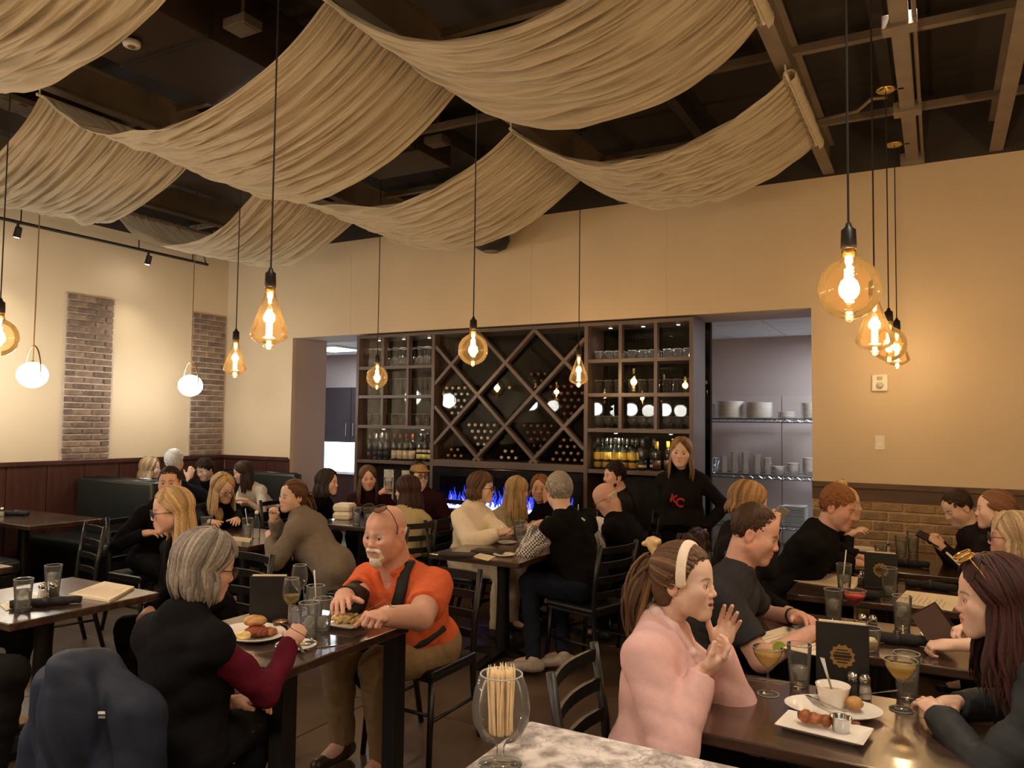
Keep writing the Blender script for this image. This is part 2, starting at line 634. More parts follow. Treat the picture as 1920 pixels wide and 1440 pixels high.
# pale wall panels with joint strips behind the plate racks
for x0, x1 in ((-3.3, -1.62), (-1.61, -.4), (-.39, .74)):
    struct('trim_9', MB().box((x0, 9.485, .3), (x1, 9.5, 2.02)), mat('pale_wall_panel', srgb(188, 174, 168), .35, var=.03))
struct('wall_wine_room', MB().prism([(-5.9, 7.78), (-2.2, 7.78), (-1.95, 7.5), (-1.93, 7.52), (-2.17, 7.84), (-5.9, 7.84)], 0, Z2), mat('very_dark_wall', srgb(38, 32, 28), .7))
for nm, x0, x1 in (('ceiling_hall', -9.3, -5.9), ('ceiling_kitchen', -3.36, .75)):
    c = struct(nm, MB().box((x0, 7.5, Z2), (x1, 9.5, Z2 + .05)), M_black if 'wine' in nm else mat('tile_grid', srgb(190, 192, 196), .5))
    if 'wine' in nm:
        continue
    tm = MB().box((-.295, -.295, -.006), (.295, .295, 0)).mesh('tile', M_tile)
    nx = int((x1 - x0) / .61)
    for i in range(nx + 1):
        for j in range(4):
            xx, yy = x0 + .305 + i * .61, 7.52 + .3 + j * .61
            if xx + .3 > x1 or yy + .3 > 9.5:
                continue
            link('tile', tm, c, (xx, yy, Z2))


def troffer(x, y, label, power):
    t = thing('ceiling_light', label, 'light', (x, y, Z2 - .02))
    MB().box((-.31, -.31, -.012), (.31, .31, .008)).build('frame', mat('white_plastic', srgb(225, 220, 205), .4), t, bevel=.003)
    MB().box((-.28, -.28, -.016), (.28, .28, -.0125)).build('diffuser', emis('cool_panel', COOL, 5), t)
    l = lamp('AREA', 'panel_lamp', (0, 0, -.03), power, COOL, .55)
    l.parent = t
    return t


troffer(-.6, 8.5, 'flat cool white ceiling panel light in the plate room', 26)
troffer(-7.6, 8.4, 'flat cool white ceiling panel light in the side hall', 26)
# hall: dark wall cupboards over a lit white splashback
t = thing('wall_cupboard', 'dark two-door wall cupboard over the bright counter in the hall', 'cupboard', (-8.0, 9.3, 1.33))
MB().box((-.95, 0, 0), (.82, .18, .86)).build('carcass', mat('black_brown_laminate', srgb(52, 44, 46), .45), t)
for sx, xa, xb in ((0, -.94, -.02), (1, .0, .81)):
    d = MB().box((xa, -.02, .01), (xb, 0, .85)).build('door', mat('black_brown_laminate', srgb(52, 44, 46), .45), t, bevel=.004)
    MB().tube([(xb - .06 if not sx else xa + .06, -.045, .1), (xb - .06 if not sx else xa + .06, -.045, .3)], .008).build('handle', M_steel, d)
MB().box((-.9, .02, -.03), (.8, .1, 0)).build('under_light', emis('counter_light', (.78, .95, 1), 4), t)
l = lamp('AREA', 'under_cupboard_lamp', (-.05, -.05, -.05), 9, (.75, .95, 1), .5)
l.parent = t
t = thing('back_counter', 'white back counter with tall splashback in the side hall', 'counter', (-8.0, 9.3, 0))
MB().box((-.95, -.3, 0), (.82, .15, .86)).build('base', M_wood_dk, t)
MB().box((-.97, -.32, .86), (.84, .18, .9)).build('counter_top', mat('white_laminate', srgb(225, 232, 232), .3), t, bevel=.004)
MB().box((-.95, .16, .9), (.82, .185, 1.3)).build('splashback', mat('white_laminate', srgb(225, 232, 232), .3), t)

# strobe and switch on the right wall
wp = mat('white_plastic', srgb(225, 220, 205), .4)
p = atY(1650, 718, YB)
t = thing('fire_strobe', 'square white alarm strobe on the tan wall beneath the bulbs', 'alarm', (p[0], YB, p[2]))
MB().box((-.06, -.03, -.07), (.06, 0, .07)).build('housing', wp, t, bevel=.012)
MB().lathe([(0, 0), (.028, 0), (.024, .02), (0, .026)], 20).xf(Matrix.Translation((0, -.03, -.022)) @ Matrix.Rotation(PI / 2, 4, 'X')).build('lens', mat('clear_lens', srgb(190, 188, 178), .15), t, smooth=True)
MB().box((-.02, -.036, .02), (.02, -.03, .05)).build('sounder', mat('grey_plastic', srgb(170, 165, 150), .5), t, bevel=.004)
p = atY(1650, 830, YB)
t = thing('light_switch', 'white rocker light switch on the tan wall below the strobe', 'switch', (p[0], YB, p[2]))
MB().box((-.036, -.008, -.058), (.036, 0, .058)).build('plate', wp, t, bevel=.004)
MB().box((-.017, -.014, -.033), (.017, -.008, .033)).build('rocker', wp, t, bevel=.003)
# round black speaker hung near the top of the back wall
p = atY(921, 452, 6.7)
t = thing('hanging_speaker', 'black bowl-shaped speaker hung high against the back wall', 'speaker', tuple(p))
MB().lathe([(0, -.11), (.09, -.105), (.16, -.07), (.19, 0), (.185, .06), (.1, .1), (.03, .13), (0, .13)], 28).build('speaker_body', mat('matt_black_plastic', srgb(30, 27, 25), .6), t, smooth=True)
MB().tube([(0, 0, .12), (0, 0, 4.34 - p[2])], .006).build('cable', M_black, t)
MB().lathe([(0, -.112), (.085, -.107), (.085, -.112), (0, -.117)], 28).build('grille', M_beam, t, smooth=True)
# ------------------------------------------------------------------ wine cabinet in the opening
M_wal = mat('walnut_laminate', srgb(84, 68, 59), .38, var=.22, scale=4, stretch=(5, 5, .5))
M_walh = mat('walnut_laminate_cross', srgb(84, 68, 59), .38, var=.22, scale=4, stretch=(.5, 5, 5))
CX0, CX1, CY0, CY1, CZ = -5.89, -1.94, 6.9, 7.3, 2.65
SH = (2.29, 1.96, 1.62, 1.225)
cab = thing('wine_cabinet', 'tall walnut wine cabinet with cubbies and diamond rack filling the opening', 'cabinet', (0, 0, 0))
BL, BR = -4.81, -3.0
for x in (CX0 + .02, BL, BR, CX1 - .02):
    MB().box((x - .02, CY0 - (.003 if x in (BL, BR) else 0), 0), (x + .02, CY1, CZ - .035)).build('post', M_wal, cab, bevel=.002)
MB().box((CX0, CY0 - .004, CZ - .035), (CX1, CY1, CZ)).build('top_board', M_walh, cab, bevel=.002)
MB().box((CX0, CY0, 0), (CX1, CY1, .1)).build('plinth', M_walh, cab)
colsL, colsR = (-5.51, -5.16), (-2.65, -2.3)
for a, b, cs in ((CX0 + .04, BL - .02, colsL), (BR + .02, CX1 - .04, colsR)):
    for z in SH + (.62,):
        MB().box((a, CY0 + .004, z - .036), (b, CY1 - .01, z)).build('shelf', M_walh, cab, bevel=.0015)
    for x in cs:
        for z0, z1 in ((SH[0], CZ - .035), (SH[1], SH[0] - .036), (SH[2], SH[1] - .036)):
            MB().box((x - .016, CY0 + .006, z0), (x + .016, CY0 + .07, z1)).build('divider', M_wal, cab)
    MB().box((a, CY1 - .02, .1), (b, CY1, 1.18)).build('back_board', mat('very_dark_wall', srgb(38, 32, 28), .7), cab)
# diamond lattice
hx, xs0 = .335, -3.905
zb, zt = 1.26, CZ - .035
MB().box((BL + .02, CY0, 1.19), (BR - .02, CY1, zb)).build('rack_sill', M_walh, cab)
zc = 1.955


def clipline(p, d):
    """clip the infinite 45 degree line through p to the rack"""
    lo, hi = -9., 9.
    for o, dd, a, b in ((p[0], d[0], BL + .02, BR - .02), (p[1], d[1], zb, zt)):
        t0, t1 = (a - o) / dd, (b - o) / dd
        lo, hi = max(lo, min(t0, t1)), min(hi, max(t0, t1))
    return (None if hi - lo < .06 else ((p[0] + d[0] * lo, p[1] + d[1] * lo), (p[0] + d[0] * hi, p[1] + d[1] * hi)))


nodes = [-4.245 + i * .67 for i in range(-2, 5)]
for sgn in (1, -1):
    for x in nodes:
        seg = clipline((x, zc), (hx, sgn * .3275))
        if seg:
            (ax, az), (bx, bz) = seg
            off = .0 if sgn > 0 else .002
            MB().bar((ax, CY0 + .036 + off, az), (bx, CY0 + .036 + off, bz), .066, .034, up=(0, 0, 1)).build('lattice_bar', M_walh, cab)
# glass of the wine room behind the cabinet
for n, (x0, x1) in enumerate(((CX0, BL - .01), (BL + .01, BR - .01), (BR + .01, CX1))):
    struct('window_%d' % (n + 1), MB().box((x0, 7.498, .1), (x1, 7.502, CZ + .02)), thin_glass('dark_pane', (.55, .56, .55), .5))

for x0, x1, z0 in ((CX0 + .04, BL - .02, 1.23), (BL + .02, BR - .02, 1.26), (BR + .02, CX1 - .04, 1.23)):
    MB().box((x0, 6.984, z0), (x1, 6.987, CZ - .036)).build('glass_pane', thin_glass('front_pane', (.98, .98, .98), .42), cab)

# little puck lights under the shelves
for n, (x, z) in enumerate([(x, SH[2] - .037) for x in (-5.6, -5.05, -2.75, -2.2)] + [(x, CZ - .036) for x in (-5.69, -5.335, -4.98, -2.81, -2.475, -2.13)]):
    pk = MB().lathe([(0, 0), (.024, 0), (.024, -.008), (.019, -.009), (0, -.009)], 16).build('puck_light', mat('puck_steel', srgb(180, 178, 172), .3, .8), cab, smooth=True, loc=(x, 7.06, z))
    MB().lathe([(0, -.0095), (.017, -.0095), (.015, -.011), (0, -.0115)], 14).build('lens', emis('puck_lens', (1, .88, .7), 10), pk, smooth=True)
    l = lamp('SPOT', 'puck_lamp', (0, 0, -.016), 3.0 if z < 2 else 1.1, SOFT, .015, None, 150, .6)
    l.parent = pk

# electric fire below the diamonds
fp = thing('electric_fireplace', 'wide black glass electric fireplace with blue flames under the rack', 'fireplace', (-3.905, 6.9, .68))
hw = (BR - BL) / 2 - .02
mk = mat('gloss_black_panel', srgb(16, 15, 16), .18)
MB().box((-hw, .25, 0), (hw, .3, .5)).build('back_panel', mk, fp)
MB().box((-hw, -.01, .41), (hw, .25, .5)).box((-hw, -.01, -.08), (hw, .25, .07)).box((-hw, -.01, .07), (-hw + .1, .25, .41)).box((hw - .1, -.01, .07), (hw, .25, .41)).build('surround', mk, fp, bevel=.004)
MB().box((-hw + .1, .06, .07), (hw - .1, .2, .095)).build('ember_bed', emis('ember_glow', (.55, .6, 1), 1.6), fp)
MB().box((-hw + .1, .012, .07), (hw - .1, .016, .41)).build('glass_front', thin_glass('clear_pane', (1, 1, 1), 1.), fp)
rf = random.Random(3)
fmats = [emis('flame_blue', (.03, .06, 1), 1.3), emis('flame_violet', (.18, .14, 1), 2.2), emis('flame_white', (.6, .65, 1), 3.2)]
for i in range(120):
    x = rf.uniform(-hw + .13, hw - .13)
    h = rf.choice((.05, .07, .1, .13, .17, .21)) * rf.uniform(.7, 1.2)
    wd = rf.uniform(.006, .016)
    y0 = rf.uniform(.08, .18)
    ph, sw = rf.uniform(0, 6), rf.uniform(.004, .015)
    pts = [(x + sw * math.sin(ph + k * 1.3), y0, .09 + h * k / 6) for k in range(7)]
    rad = [wd * (.7, 1, .95, .75, .5, .28, .05)[k] for k in range(7)]
    k = 2 if h < .07 else (1 if h < .13 else 0)
    MB().tube(pts, rad, 6).build('flame', fmats[k], fp, smooth=True)

# ------------------------------------------------------------------ bottles
M_gl_dk = mat('dark_bottle_glass', srgb(16, 20, 14), .08, var=.1, coat=.5)
M_gl_gr = mat('green_black_bottle_glass', srgb(20, 30, 18), .08, var=.1, coat=.5)
BOT = [(0, 0), (.036, .0), (.0375, .006), (.0375, .185), (.034, .205), (.02, .225), (.0145, .24), (.0135, .295), (.0155, .297), (.0155, .302), (0, .302)]


def bottle_proto(name, glass, label, cap, lab_z=(.05, .14), band=None, caph=.06, tall=1.):
    t = thing(name, 'x', 'bottle')
    MB().lathe([(r, z * tall) for r, z in BOT], 16).build('bottle_body', glass, t, smooth=True)
    MB().lathe([(.0152, .3035 * tall), (.0155, (.302 - caph) * tall), (.0165, (.302 - caph) * tall), (.0168, .304 * tall), (0, .305 * tall)], 14).build('foil', cap, t, smooth=True)
    MB().lathe([(.0379, lab_z[0]), (.0382, lab_z[0]), (.0382, lab_z[1]), (.0379, lab_z[1])], 16).build('paper_label', label, t, smooth=True)
    if band:
        MB().lathe([(.0384, band[0]), (.0384, band[1])], 16).build('label_band', band[2], t, smooth=True)
    return t


m_blue = mat('dark_blue_label', srgb(38, 46, 62), .5)
m_white = mat('cream_label', srgb(205, 190, 165), .6)
m_yel = mat('yellow_label', srgb(214, 180, 70), .5)
m_pale = mat('pale_yellow_label', srgb(215, 205, 120), .5)
m_copper = mat('copper_foil', srgb(170, 90, 55), .3, .7)
m_black = mat('black_foil', srgb(28, 26, 26), .35)
m_grey = mat('silver_grey_foil', srgb(150, 148, 145), .3, .7)
m_yf = mat('yellow_foil', srgb(220, 180, 50), .35)
kinds = {
    'blue': (bottle_proto('wine_bottle', M_gl_dk, m_blue, m_grey, (.04, .1), None, .1), 'tall dark wine bottle with navy label and silver neck on the cabinet shelf', 'navy label bottles'),
    'cream': (bottle_proto('wine_bottle', M_gl_dk, m_white, m_copper, (.02, .115)), 'dark wine bottle with cream label and copper foil on the cabinet shelf', 'cream label bottles'),
    'pale': (bottle_proto('wine_bottle', M_gl_dk, m_pale, m_black, (.03, .08), (.1, .13, m_white)), 'dark wine bottle with split pale yellow label on the cabinet shelf', 'pale yellow label bottles'),
    'yellow': (bottle_proto('wine_bottle', M_gl_gr, m_yel, m_grey, (.02, .165), (.07, .095, m_black)), 'green-black wine bottle with tall yellow label and black band', 'tall yellow label bottles'),
    'whiteband': (bottle_proto('wine_bottle', M_gl_dk, m_black, m_grey, (.03, .1), (.03, .055, m_white)), 'dark bottle with low white band label beside the yellow ones', 'white band bottles'),
    'yfoil': (bottle_proto('wine_bottle', M_gl_dk, mat('brown_red_label', srgb(90, 60, 45), .5), m_yf, (.02, .1), None, .08, .92), 'short dark bottle with bright yellow neck foil', 'yellow foil bottles'),
    'emblem': (bottle_proto('wine_bottle', M_gl_dk, m_black, m_black, (.03, .12), (.07, .1, mat('gold_grey_label', srgb(130, 118, 90), .5))), 'all dark bottle with dull gold emblem label near the waitress', 'dull gold emblem bottles'),
}
lay = []
for i in range(4):
    lay.append(('blue', -5.78 + i * .083, 7.04))
    lay.append(('cream', -5.42 + i * .081, 7.04))
    lay.append(('pale', -5.07 + i * .078, 7.04))
for i in range(5):
    for yy in (7.04, 7.15):
        lay.append(('yellow', -2.93 + i * .09, yy))
for i in range(2):
    lay.append(('whiteband', -2.47 + i * .078, 7.04 + i * .1))
    lay.append(('yfoil', -2.33 + i * .078, 7.04 + i * .1))
    lay.append(('emblem', -2.17 + i * .095, 7.04))
    lay.append(('emblem', -2.17 + i * .095, 7.16))
used = set()
for k, x, y in lay:
    pr_, lab, grp = kinds[k]
    o = pr_ if k not in used else copy_tree(pr_)
    used.add(k)
    o.location = (x, y, SH[3])
    o.rotation_euler = (0, 0, RND.uniform(0, 6))
    rowtxt = '' if k not in ('yellow', 'emblem') else (' in the front row' if y < 7.1 else ' in the back row')
    tag(o, lab + rowtxt, 'bottle', grp + rowtxt)

# wine lying in the diamonds, necks towards the room
lie = MB().lathe(BOT, 12).xf(Matrix.Translation((0, .15, 0)) @ Matrix.Rotation(PI / 2, 4, 'X')).mesh('lying_bottle', M_gl_dk, smooth=True)
caps = [MB().lathe([(.0158, .286), (.0165, .302), (.013, .308), (0, .3085)], 12).xf(Matrix.Translation((0, .15, 0)) @ Matrix.Rotation(PI / 2, 4, 'X')).mesh('foil', m, smooth=True)
        for m in (mat('ivory_foil', srgb(225, 215, 190), .4), mat('tan_foil', srgb(180, 140, 100), .45), mat('wine_foil', srgb(110, 60, 62), .4))]
pts = []


def vee(cx, zlow, rows, ci, where, xa=-9, xb=9, half=None):
    """pile of bottles resting in the bottom corner of a diamond"""
    p = .078
    for r in range(rows):
        n = r + 1 if half is None else half
        z = zlow + .075 + r * .068
        for k in range(r + 1):
            x = cx + (k - r / 2) * p
            if BL + .07 < x < BR - .07 and xa < x < xb and z > zb + .03:
                pts.append((x, z, ci, where))


vee(-3.91, 1.955, 1, 0, 'lying alone on a lattice crossing')
vee(-4.245, 1.29, 5, 0, 'in the low diamond on the flute side')
vee(-3.575, 1.29, 5, 2, 'in the low diamond on the yellow-label side')
vee(-4.58, 1.62, 6, 0, 'in the half diamond against the flute cubbies')
vee(-3.24, 1.62, 6, 2, 'in the diamond against the rocks-glass cubbies')
vee(-3.575, 1.955, 3, 2, 'in the top diamond of the rack')
for r in range(4):                      # flat rows on the sill between the lower diamonds
    n = (5, 4, 3, 2)[r]
    for k in range(n):
        pts.append((-3.24 + (k - (n - 1) / 2) * .08, zb + .042 + r * .066, 1, 'on the sill next to the yellow-label bottles'))
        if r < 2 and k < 3 - r:
            pts.append((-4.58 + (k - (2 - r) / 2) * .085, zb + .042 + r * .066, 1, 'on the sill next to the cream-label bottles'))
            pts.append((-3.91 + (k - (2 - r) / 2) * .085, zb + .042 + r * .066, 0, 'on the sill in the middle of the rack'))
for x, z, ci, wh in pts:
    t = link('wine_bottle', lie, None, (x, 7.15 + RND.uniform(-.004, .004), z))
    tag(t, '%s-capped dark wine bottle %s' % (('ivory', 'tan', 'red')[ci], wh), 'bottle', '%s-capped bottles %s' % (('ivory', 'tan', 'red')[ci], wh))
    link('foil', caps[ci], t)

# glassware in the cubbies
G_clear = liquid('clear_glass', (.9, .9, .88), .04)  # slight white body stands in for highlights on the clear glass
G_edge_glint = liquid('edge_glint', (.95, .94, .9), .55)  # paler colour paints the highlight along lip and foot
def gmesh(prof, seg=14):
    """thin glass with pale rings that paint highlights on lip and foot"""
    b = MB().lathe(prof, seg)
    n = len(b.f)
    zs = [z for r_, z in prof]
    for zz in (max(zs), min(zs)):
        rr_ = max(r_ for r_, z in prof if abs(z - zz) < .006)
        b.tube([(rr_ * math.cos(a), rr_ * math.sin(a), zz) for a in np.linspace(0, 2 * PI, 15)], .0016, 4, cap=False)
    me = bpy.data.meshes.new('glass')
    me.from_pydata(b.v, [], b.f)
    me.materials.append(G_clear)
    me.materials.append(G_edge_glint)
    for k, p in enumerate(me.polygons):
        p.use_smooth = True
        p.material_index = 0 if k < n else 1
    return me

g_wine = gmesh([(0, .215), (.034, .215), (.034, .21), (.006, .205), (.0045, .12), (.012, .115), (.04, .09), (.043, .05), (.034, .002), (.031, .002), (.04, .05), (.037, .088), (0, .112)])
g_flute = gmesh([(0, 0), (.03, 0), (.03, .004), (.004, .01), (.004, .07), (.012, .085), (.024, .13), (.026, .19), (.023, .19), (.021, .13), (.0, .09)])
g_tumb = gmesh([(0, .008), (.028, .008), (.037, .13), (.04, .13), (.032, 0), (0, 0)])
g_rock = gmesh([(0, .01), (.034, .01), (.039, .085), (.043, .085), (.038, 0), (0, 0)])
g_snif = gmesh([(0, 0), (.03, 0), (.03, .004), (.005, .01), (.005, .03), (.02, .04), (.042, .07), (.042, .09), (.03, .12), (.027, .12), (.038, .09), (.038, .07), (.0, .036)])


def fill(me, name, x0, x1, z, n, ys, lab, grp):
    for yy in ys:
        for k in range(n):
            x = x0 + (k + .5) * (x1 - x0) / n
            o = link(name, me, None, (x + RND.uniform(-.004, .004), yy, z + .0005))
            tag(o, lab, 'glass', grp)


cl = (CX0 + .045, -5.53, -5.49, -5.18, -5.14, BL - .025)
cr_ = (BR + .025, -2.67, -2.63, -2.32, -2.28, CX1 - .045)
WL = ('hall-side cubby', 'middle cubby over the cream labels', 'cubby touching the diamond rack')
WR = ('cubby touching the diamond rack', 'middle right cubby', 'end cubby beside the plate room')
for i in range(3):
    a, b = cl[2 * i], cl[2 * i + 1]
    fill(g_wine, 'wine_glass', a, b, SH[0], 3, (7.04, 7.13, 7.22), 'upturned clear wine glass on the top shelf, ' + WL[i], 'wine glasses, ' + WL[i])
    fill(g_flute, 'champagne_flute', a + .04, b, SH[1], 4, (7.03, 7.12), 'slim clear champagne flute on the second shelf, ' + WL[i], 'flutes, ' + WL[i])
    fill(g_tumb, 'tumbler', a, b, SH[2], 3, (7.04, 7.14), 'clear straight tumbler above the standing bottles, ' + WL[i], 'low tumblers, ' + WL[i])
    a, b = cr_[2 * i], cr_[2 * i + 1]
    fill(g_rock, 'rocks_glass', a, b, SH[0], 3, (7.04, 7.13, 7.22), 'low clear rocks glass on the top shelf, ' + WR[i], 'rocks glasses, ' + WR[i])
    fill(g_tumb, 'tumbler', a, b, SH[1], 3, (7.04, 7.14), 'clear tumbler on the second shelf, ' + WR[i], 'tumblers, ' + WR[i])
    fill(g_snif, 'snifter', a, b, SH[2], 3, (7.04, 7.14), 'small clear stemmed snifter on the third shelf, ' + WR[i], 'snifters, ' + WR[i])
# menus standing in the lower bay
for i, (x, lb) in enumerate(((-5.45, 'upright printed menu card in the open base of the wine cabinet'), (-5.2, 'second printed menu card standing behind the brown-haired drinker'))):
    t = thing('menu_card', lb, 'menu', (x, 6.98, .62), .2)
    MB().box((-.06, 0, .0), (.06, .008, .5)).build('card', mat('grey_print_paper', srgb(180, 178, 165), .6, var=.25, scale=30), t)
    MB().box((-.065, -.02, -.0), (.065, .03, .012)).build('stand', m_black, t)
# ------------------------------------------------------------------ pendants with filament bulbs
M_cord = mat('black_cord', srgb(28, 22, 18), .7)
M_sock = mat('black_socket', srgb(32, 26, 22), .4)
M_brass = mat('pale_brass', srgb(200, 165, 90), .25, .9)
G_amb = liquid('amber_glass', (1.0, .68, .28), .009)
M_fil = emis('filament', (1, .66, .26), 34)
M_fil2 = emis('filament_stem', (1, .72, .3), 7)
GLOBE = [(.021, .135), (.0235, .125), (.024, .112), (.03, .102), (.052, .09), (.078, .068), (.096, .036), (.103, 0), (.1, -.03), (.088, -.06), (.066, -.085), (.036, -.102), (.012, -.108), (.006, -.118), (0, -.12)]
TEAR = [(.02, .165), (.0225, .155), (.022, .14), (.027, .12), (.045, .07), (.066, .01), (.082, -.035), (.086, -.055), (.082, -.068), (.066, -.084), (.04, -.096), (.026, -.1), (.022, -.112), (.012, -.122), (0, -.124)]


def filament_mesh(h, r):
    pts = [(r * math.cos(a * .7), r * math.sin(a * .7), -h / 2 + h * a / 90) for a in range(91)]
    return MB().tube(pts, .0042, 5)


fil_g = filament_mesh(.115, .0125).xf(Matrix.Translation((0, 0, .01)))
fil_t = filament_mesh(.125, .0115).xf(Matrix.Translation((0, 0, -.005)))
bulb_me = {}


def pendant(px, py, kind, X=None, loc=None, label='', pw=1., top=3.8, grp=None):
    p = atX(px, py, X) if loc is None else np.array(loc, float)
    t = thing('pendant_lamp', label, 'pendant lamp', tuple(p), group=grp)
    G = GLOBE if kind == 'globe' else TEAR
    zt = G[0][1]
    if kind not in bulb_me:
        bulb_me[kind] = (MB().lathe(G, 32).mesh('bulb_glass', G_amb, smooth=True),
                         (fil_g if kind == 'globe' else fil_t).mesh('filament', M_fil, smooth=True),
                         MB().lathe([(.012, zt - .02), (.013, zt - .045), (.009, zt - .055), (.007, zt - .075), (0, zt - .08)], 12).mesh('glass_stem', M_fil2, smooth=True),
                         MB().lathe([(.0, zt + .09), (.008, zt + .09), (.012, zt + .075), (.024, zt + .065), (.026, zt + .01), (.0255, zt), (.022, zt - .001), (0, zt)], 18).mesh('socket', M_sock, smooth=True),
                         MB().lathe([(.018, zt + .002), (.02, zt - .012), (.018, zt - .026), (0, zt - .026)], 16).mesh('screw_cap', M_brass, smooth=True))
    b = link('bulb', bulb_me[kind][0], t)
    link('filament', bulb_me[kind][1], b)
    link('glass_stem', bulb_me[kind][2], b)
    s = link('socket', bulb_me[kind][3], t)
    link('screw_cap', bulb_me[kind][4], s)
    top = 4.349 if (p[0] < -1 or p[0] > 1) else top
    MB().tube([(0, 0, zt + .08), (0, 0, top - p[2])], .0042, 6).build('cord', M_cord, t)
    MB().lathe([(0, top - p[2] + .0), (.055, top - p[2]), (.06, top - p[2] - .012), (.05, top - p[2] - .022), (0, top - p[2] - .024)], 20).build('canopy', M_brass if X is not None and X > -1 else M_sock, t, smooth=True)
    if -1 < p[0] < 1:
        MB().box((.03, -.012, top - p[2] - .02), (.1, .012, top - p[2] + .0)).build('bracket', M_sock, t)
    l = lamp('POINT', 'bulb_lamp', (0, 0, 0), BULB_W * pw, WARM, .035)
    l.parent = t
    return t


pendant(1592, 540, 'globe', -.26, label='big amber globe bulb pendant, foremost of four hung in line by the tan wall')
pendant(1640, 618, 'teardrop', -.26, label='amber teardrop bulb pendant directly behind the big globe of the line of four')
pendant(1667, 645, 'globe', -.26, label='amber globe bulb pendant, third in the line of four over the window-side tables', pw=.8)
pendant(1682, 660, 'teardrop', -.26, label='amber teardrop bulb pendant, last of the four and closest to the wall strobe', pw=.55)
pendant(505, 605, 'teardrop', -2.7, label='large amber teardrop bulb pendant above the table of the orange-shirted man')
pendant(887, 655, 'globe', -2.78, label='amber globe bulb pendant hanging before the diamond wine rack')
pendant(1085, 700, 'teardrop', -2.8, label='small amber teardrop bulb pendant beside the right cubbies of the cabinet', pw=.8)
pendant(-2, 632, 'globe', -4.7, label='amber globe bulb pendant near the round white lantern at the booths')
pendant(441, 678, 'teardrop', -4.73, label='small amber teardrop bulb pendant in front of the tan corner')
pendant(707, 707, 'globe', -4.72, label='small amber globe bulb pendant in front of the left cabinet cubbies', pw=.8)
# unseen pendants added behind and beside the camera as frontal fill
for x, y, k in ((-.26, -1.0, 'globe'), (-.26, -2.4, 'teardrop'), (-2.7, .75, 'globe'), (-2.7, -1.1, 'teardrop'), (-4.7, .6, 'teardrop'), (1.6, .6, 'globe'), (1.6, -1.2, 'teardrop'), (1.7, 2.6, 'globe'), (1.7, 4.6, 'teardrop')):
    pendant(0, 0, k, None, (x, y, 2.14), 'amber %s bulb pendant added as fill over the unseen bar side' % k, pw=2.2, grp='%s fill pendants added over the bar side' % k)

# ------------------------------------------------------------------ white globe lanterns with brass loops
M_loop = mat('brushed_brass', srgb(165, 130, 78), .3, .9)
M_milk = emis('lit_opal_glass', (1, .96, .88), 34)


def lantern(p, label, grp=None, pw=1.):
    t = thing('globe_lantern', label, 'lantern', tuple(p), group=grp)
    MB().ball((0, 0, 0), (.128, .128, .118), 28, 16).build('opal_globe', M_milk, t, smooth=True)
    arc = [(.125 * math.cos(a), 0, .02 + .25 * math.sin(a)) for a in np.linspace(0, PI, 25)]
    MB().tube([(.128, 0, -.03)] + arc + [(-.128, 0, -.03)], .0065, 8).build('loop', M_loop, t, smooth=True)
    MB().tube([(0, 0, .11), (0, 0, 4.349 - p[2])], .0055, 8).build('stem', M_loop, t)
    MB().lathe([(0, .135), (.012, .13), (.02, .115), (0, .11)], 12).build('finial', M_loop, t, smooth=True)
    l = lamp('POINT', 'lantern_lamp', (0, 0, 0), GLOBE_W * pw, (1, .9, .76), .14)
    l.parent = t
    return t


lantern(atX(61, 703, -7.3), 'round white lantern in a brass loop over the empty booth table')
lantern(atX(357, 723, -7.3), 'round white lantern in a brass loop before the corner brick strip')
for p in ((-7.3, 3.03, 2.03), (-7.3, -.03, 2.05), (-5.72, .33, 1.95), (-5.16, -.06, 1.95), (-4.57, -.31, 1.95)):
    lantern(p, 'round white lantern in a brass loop over the near booths', 'lanterns over the near booths', .6)

# ------------------------------------------------------------------ track lights along the left wall
tr = thing('light_track', 'black pipe track with short hangers high along the left wall', 'light track', (-7.7, 5.0, 3.53))
MB().tube([(0, -3, .0), (0, 1.27, 0)], .016, 10).build('track_pipe', M_sock, tr)
for y in (-2.4, -.9, .35, 1.05):
    MB().tube([(0, y, 0), (0, y, 3.8 - 3.53)], .007, 6).build('hanger', M_sock, tr)
MB().tube([(0, 1.25, 0), (.0, 1.13, .27)], .008, 6).build('end_strut', M_sock, tr)
for px, py, lb in ((33, 440, 'black spotlight on the wall track above the first brick strip'), (278, 493, 'black spotlight on the wall track between the two brick strips')):
    p = atX(px, py, -7.7)
    p[2] = 3.43
    t = thing('track_spotlight', lb, 'spotlight', tuple(p))
    MB().tube([(0, 0, .085), (0, 0, .03)], .012, 10).build('stem', M_sock, t)
    R_ = Matrix.Rotation(.35, 4, 'Y')
    MB().lathe([(0, .055), (.026, .055), (.03, .045), (.033, -.04), (.036, -.045), (.03, -.045), (.026, -.03), (0, -.028)], 18).xf(R_).build('can', M_sock, t, smooth=True)
    MB().lathe([(0, -.042), (.028, -.042), (.024, -.048), (0, -.052)], 16).xf(R_).build('lens', emis('spot_lens', (1, .96, .9), 60), t, smooth=True)
    l = lamp('SPOT', 'track_lamp', (-.03, 0, -.065), TRACK_W, (1, .88, .7), .02, None, 100, .8)
    l.rotation_euler = (0, -.12, 0)
    l.parent = t

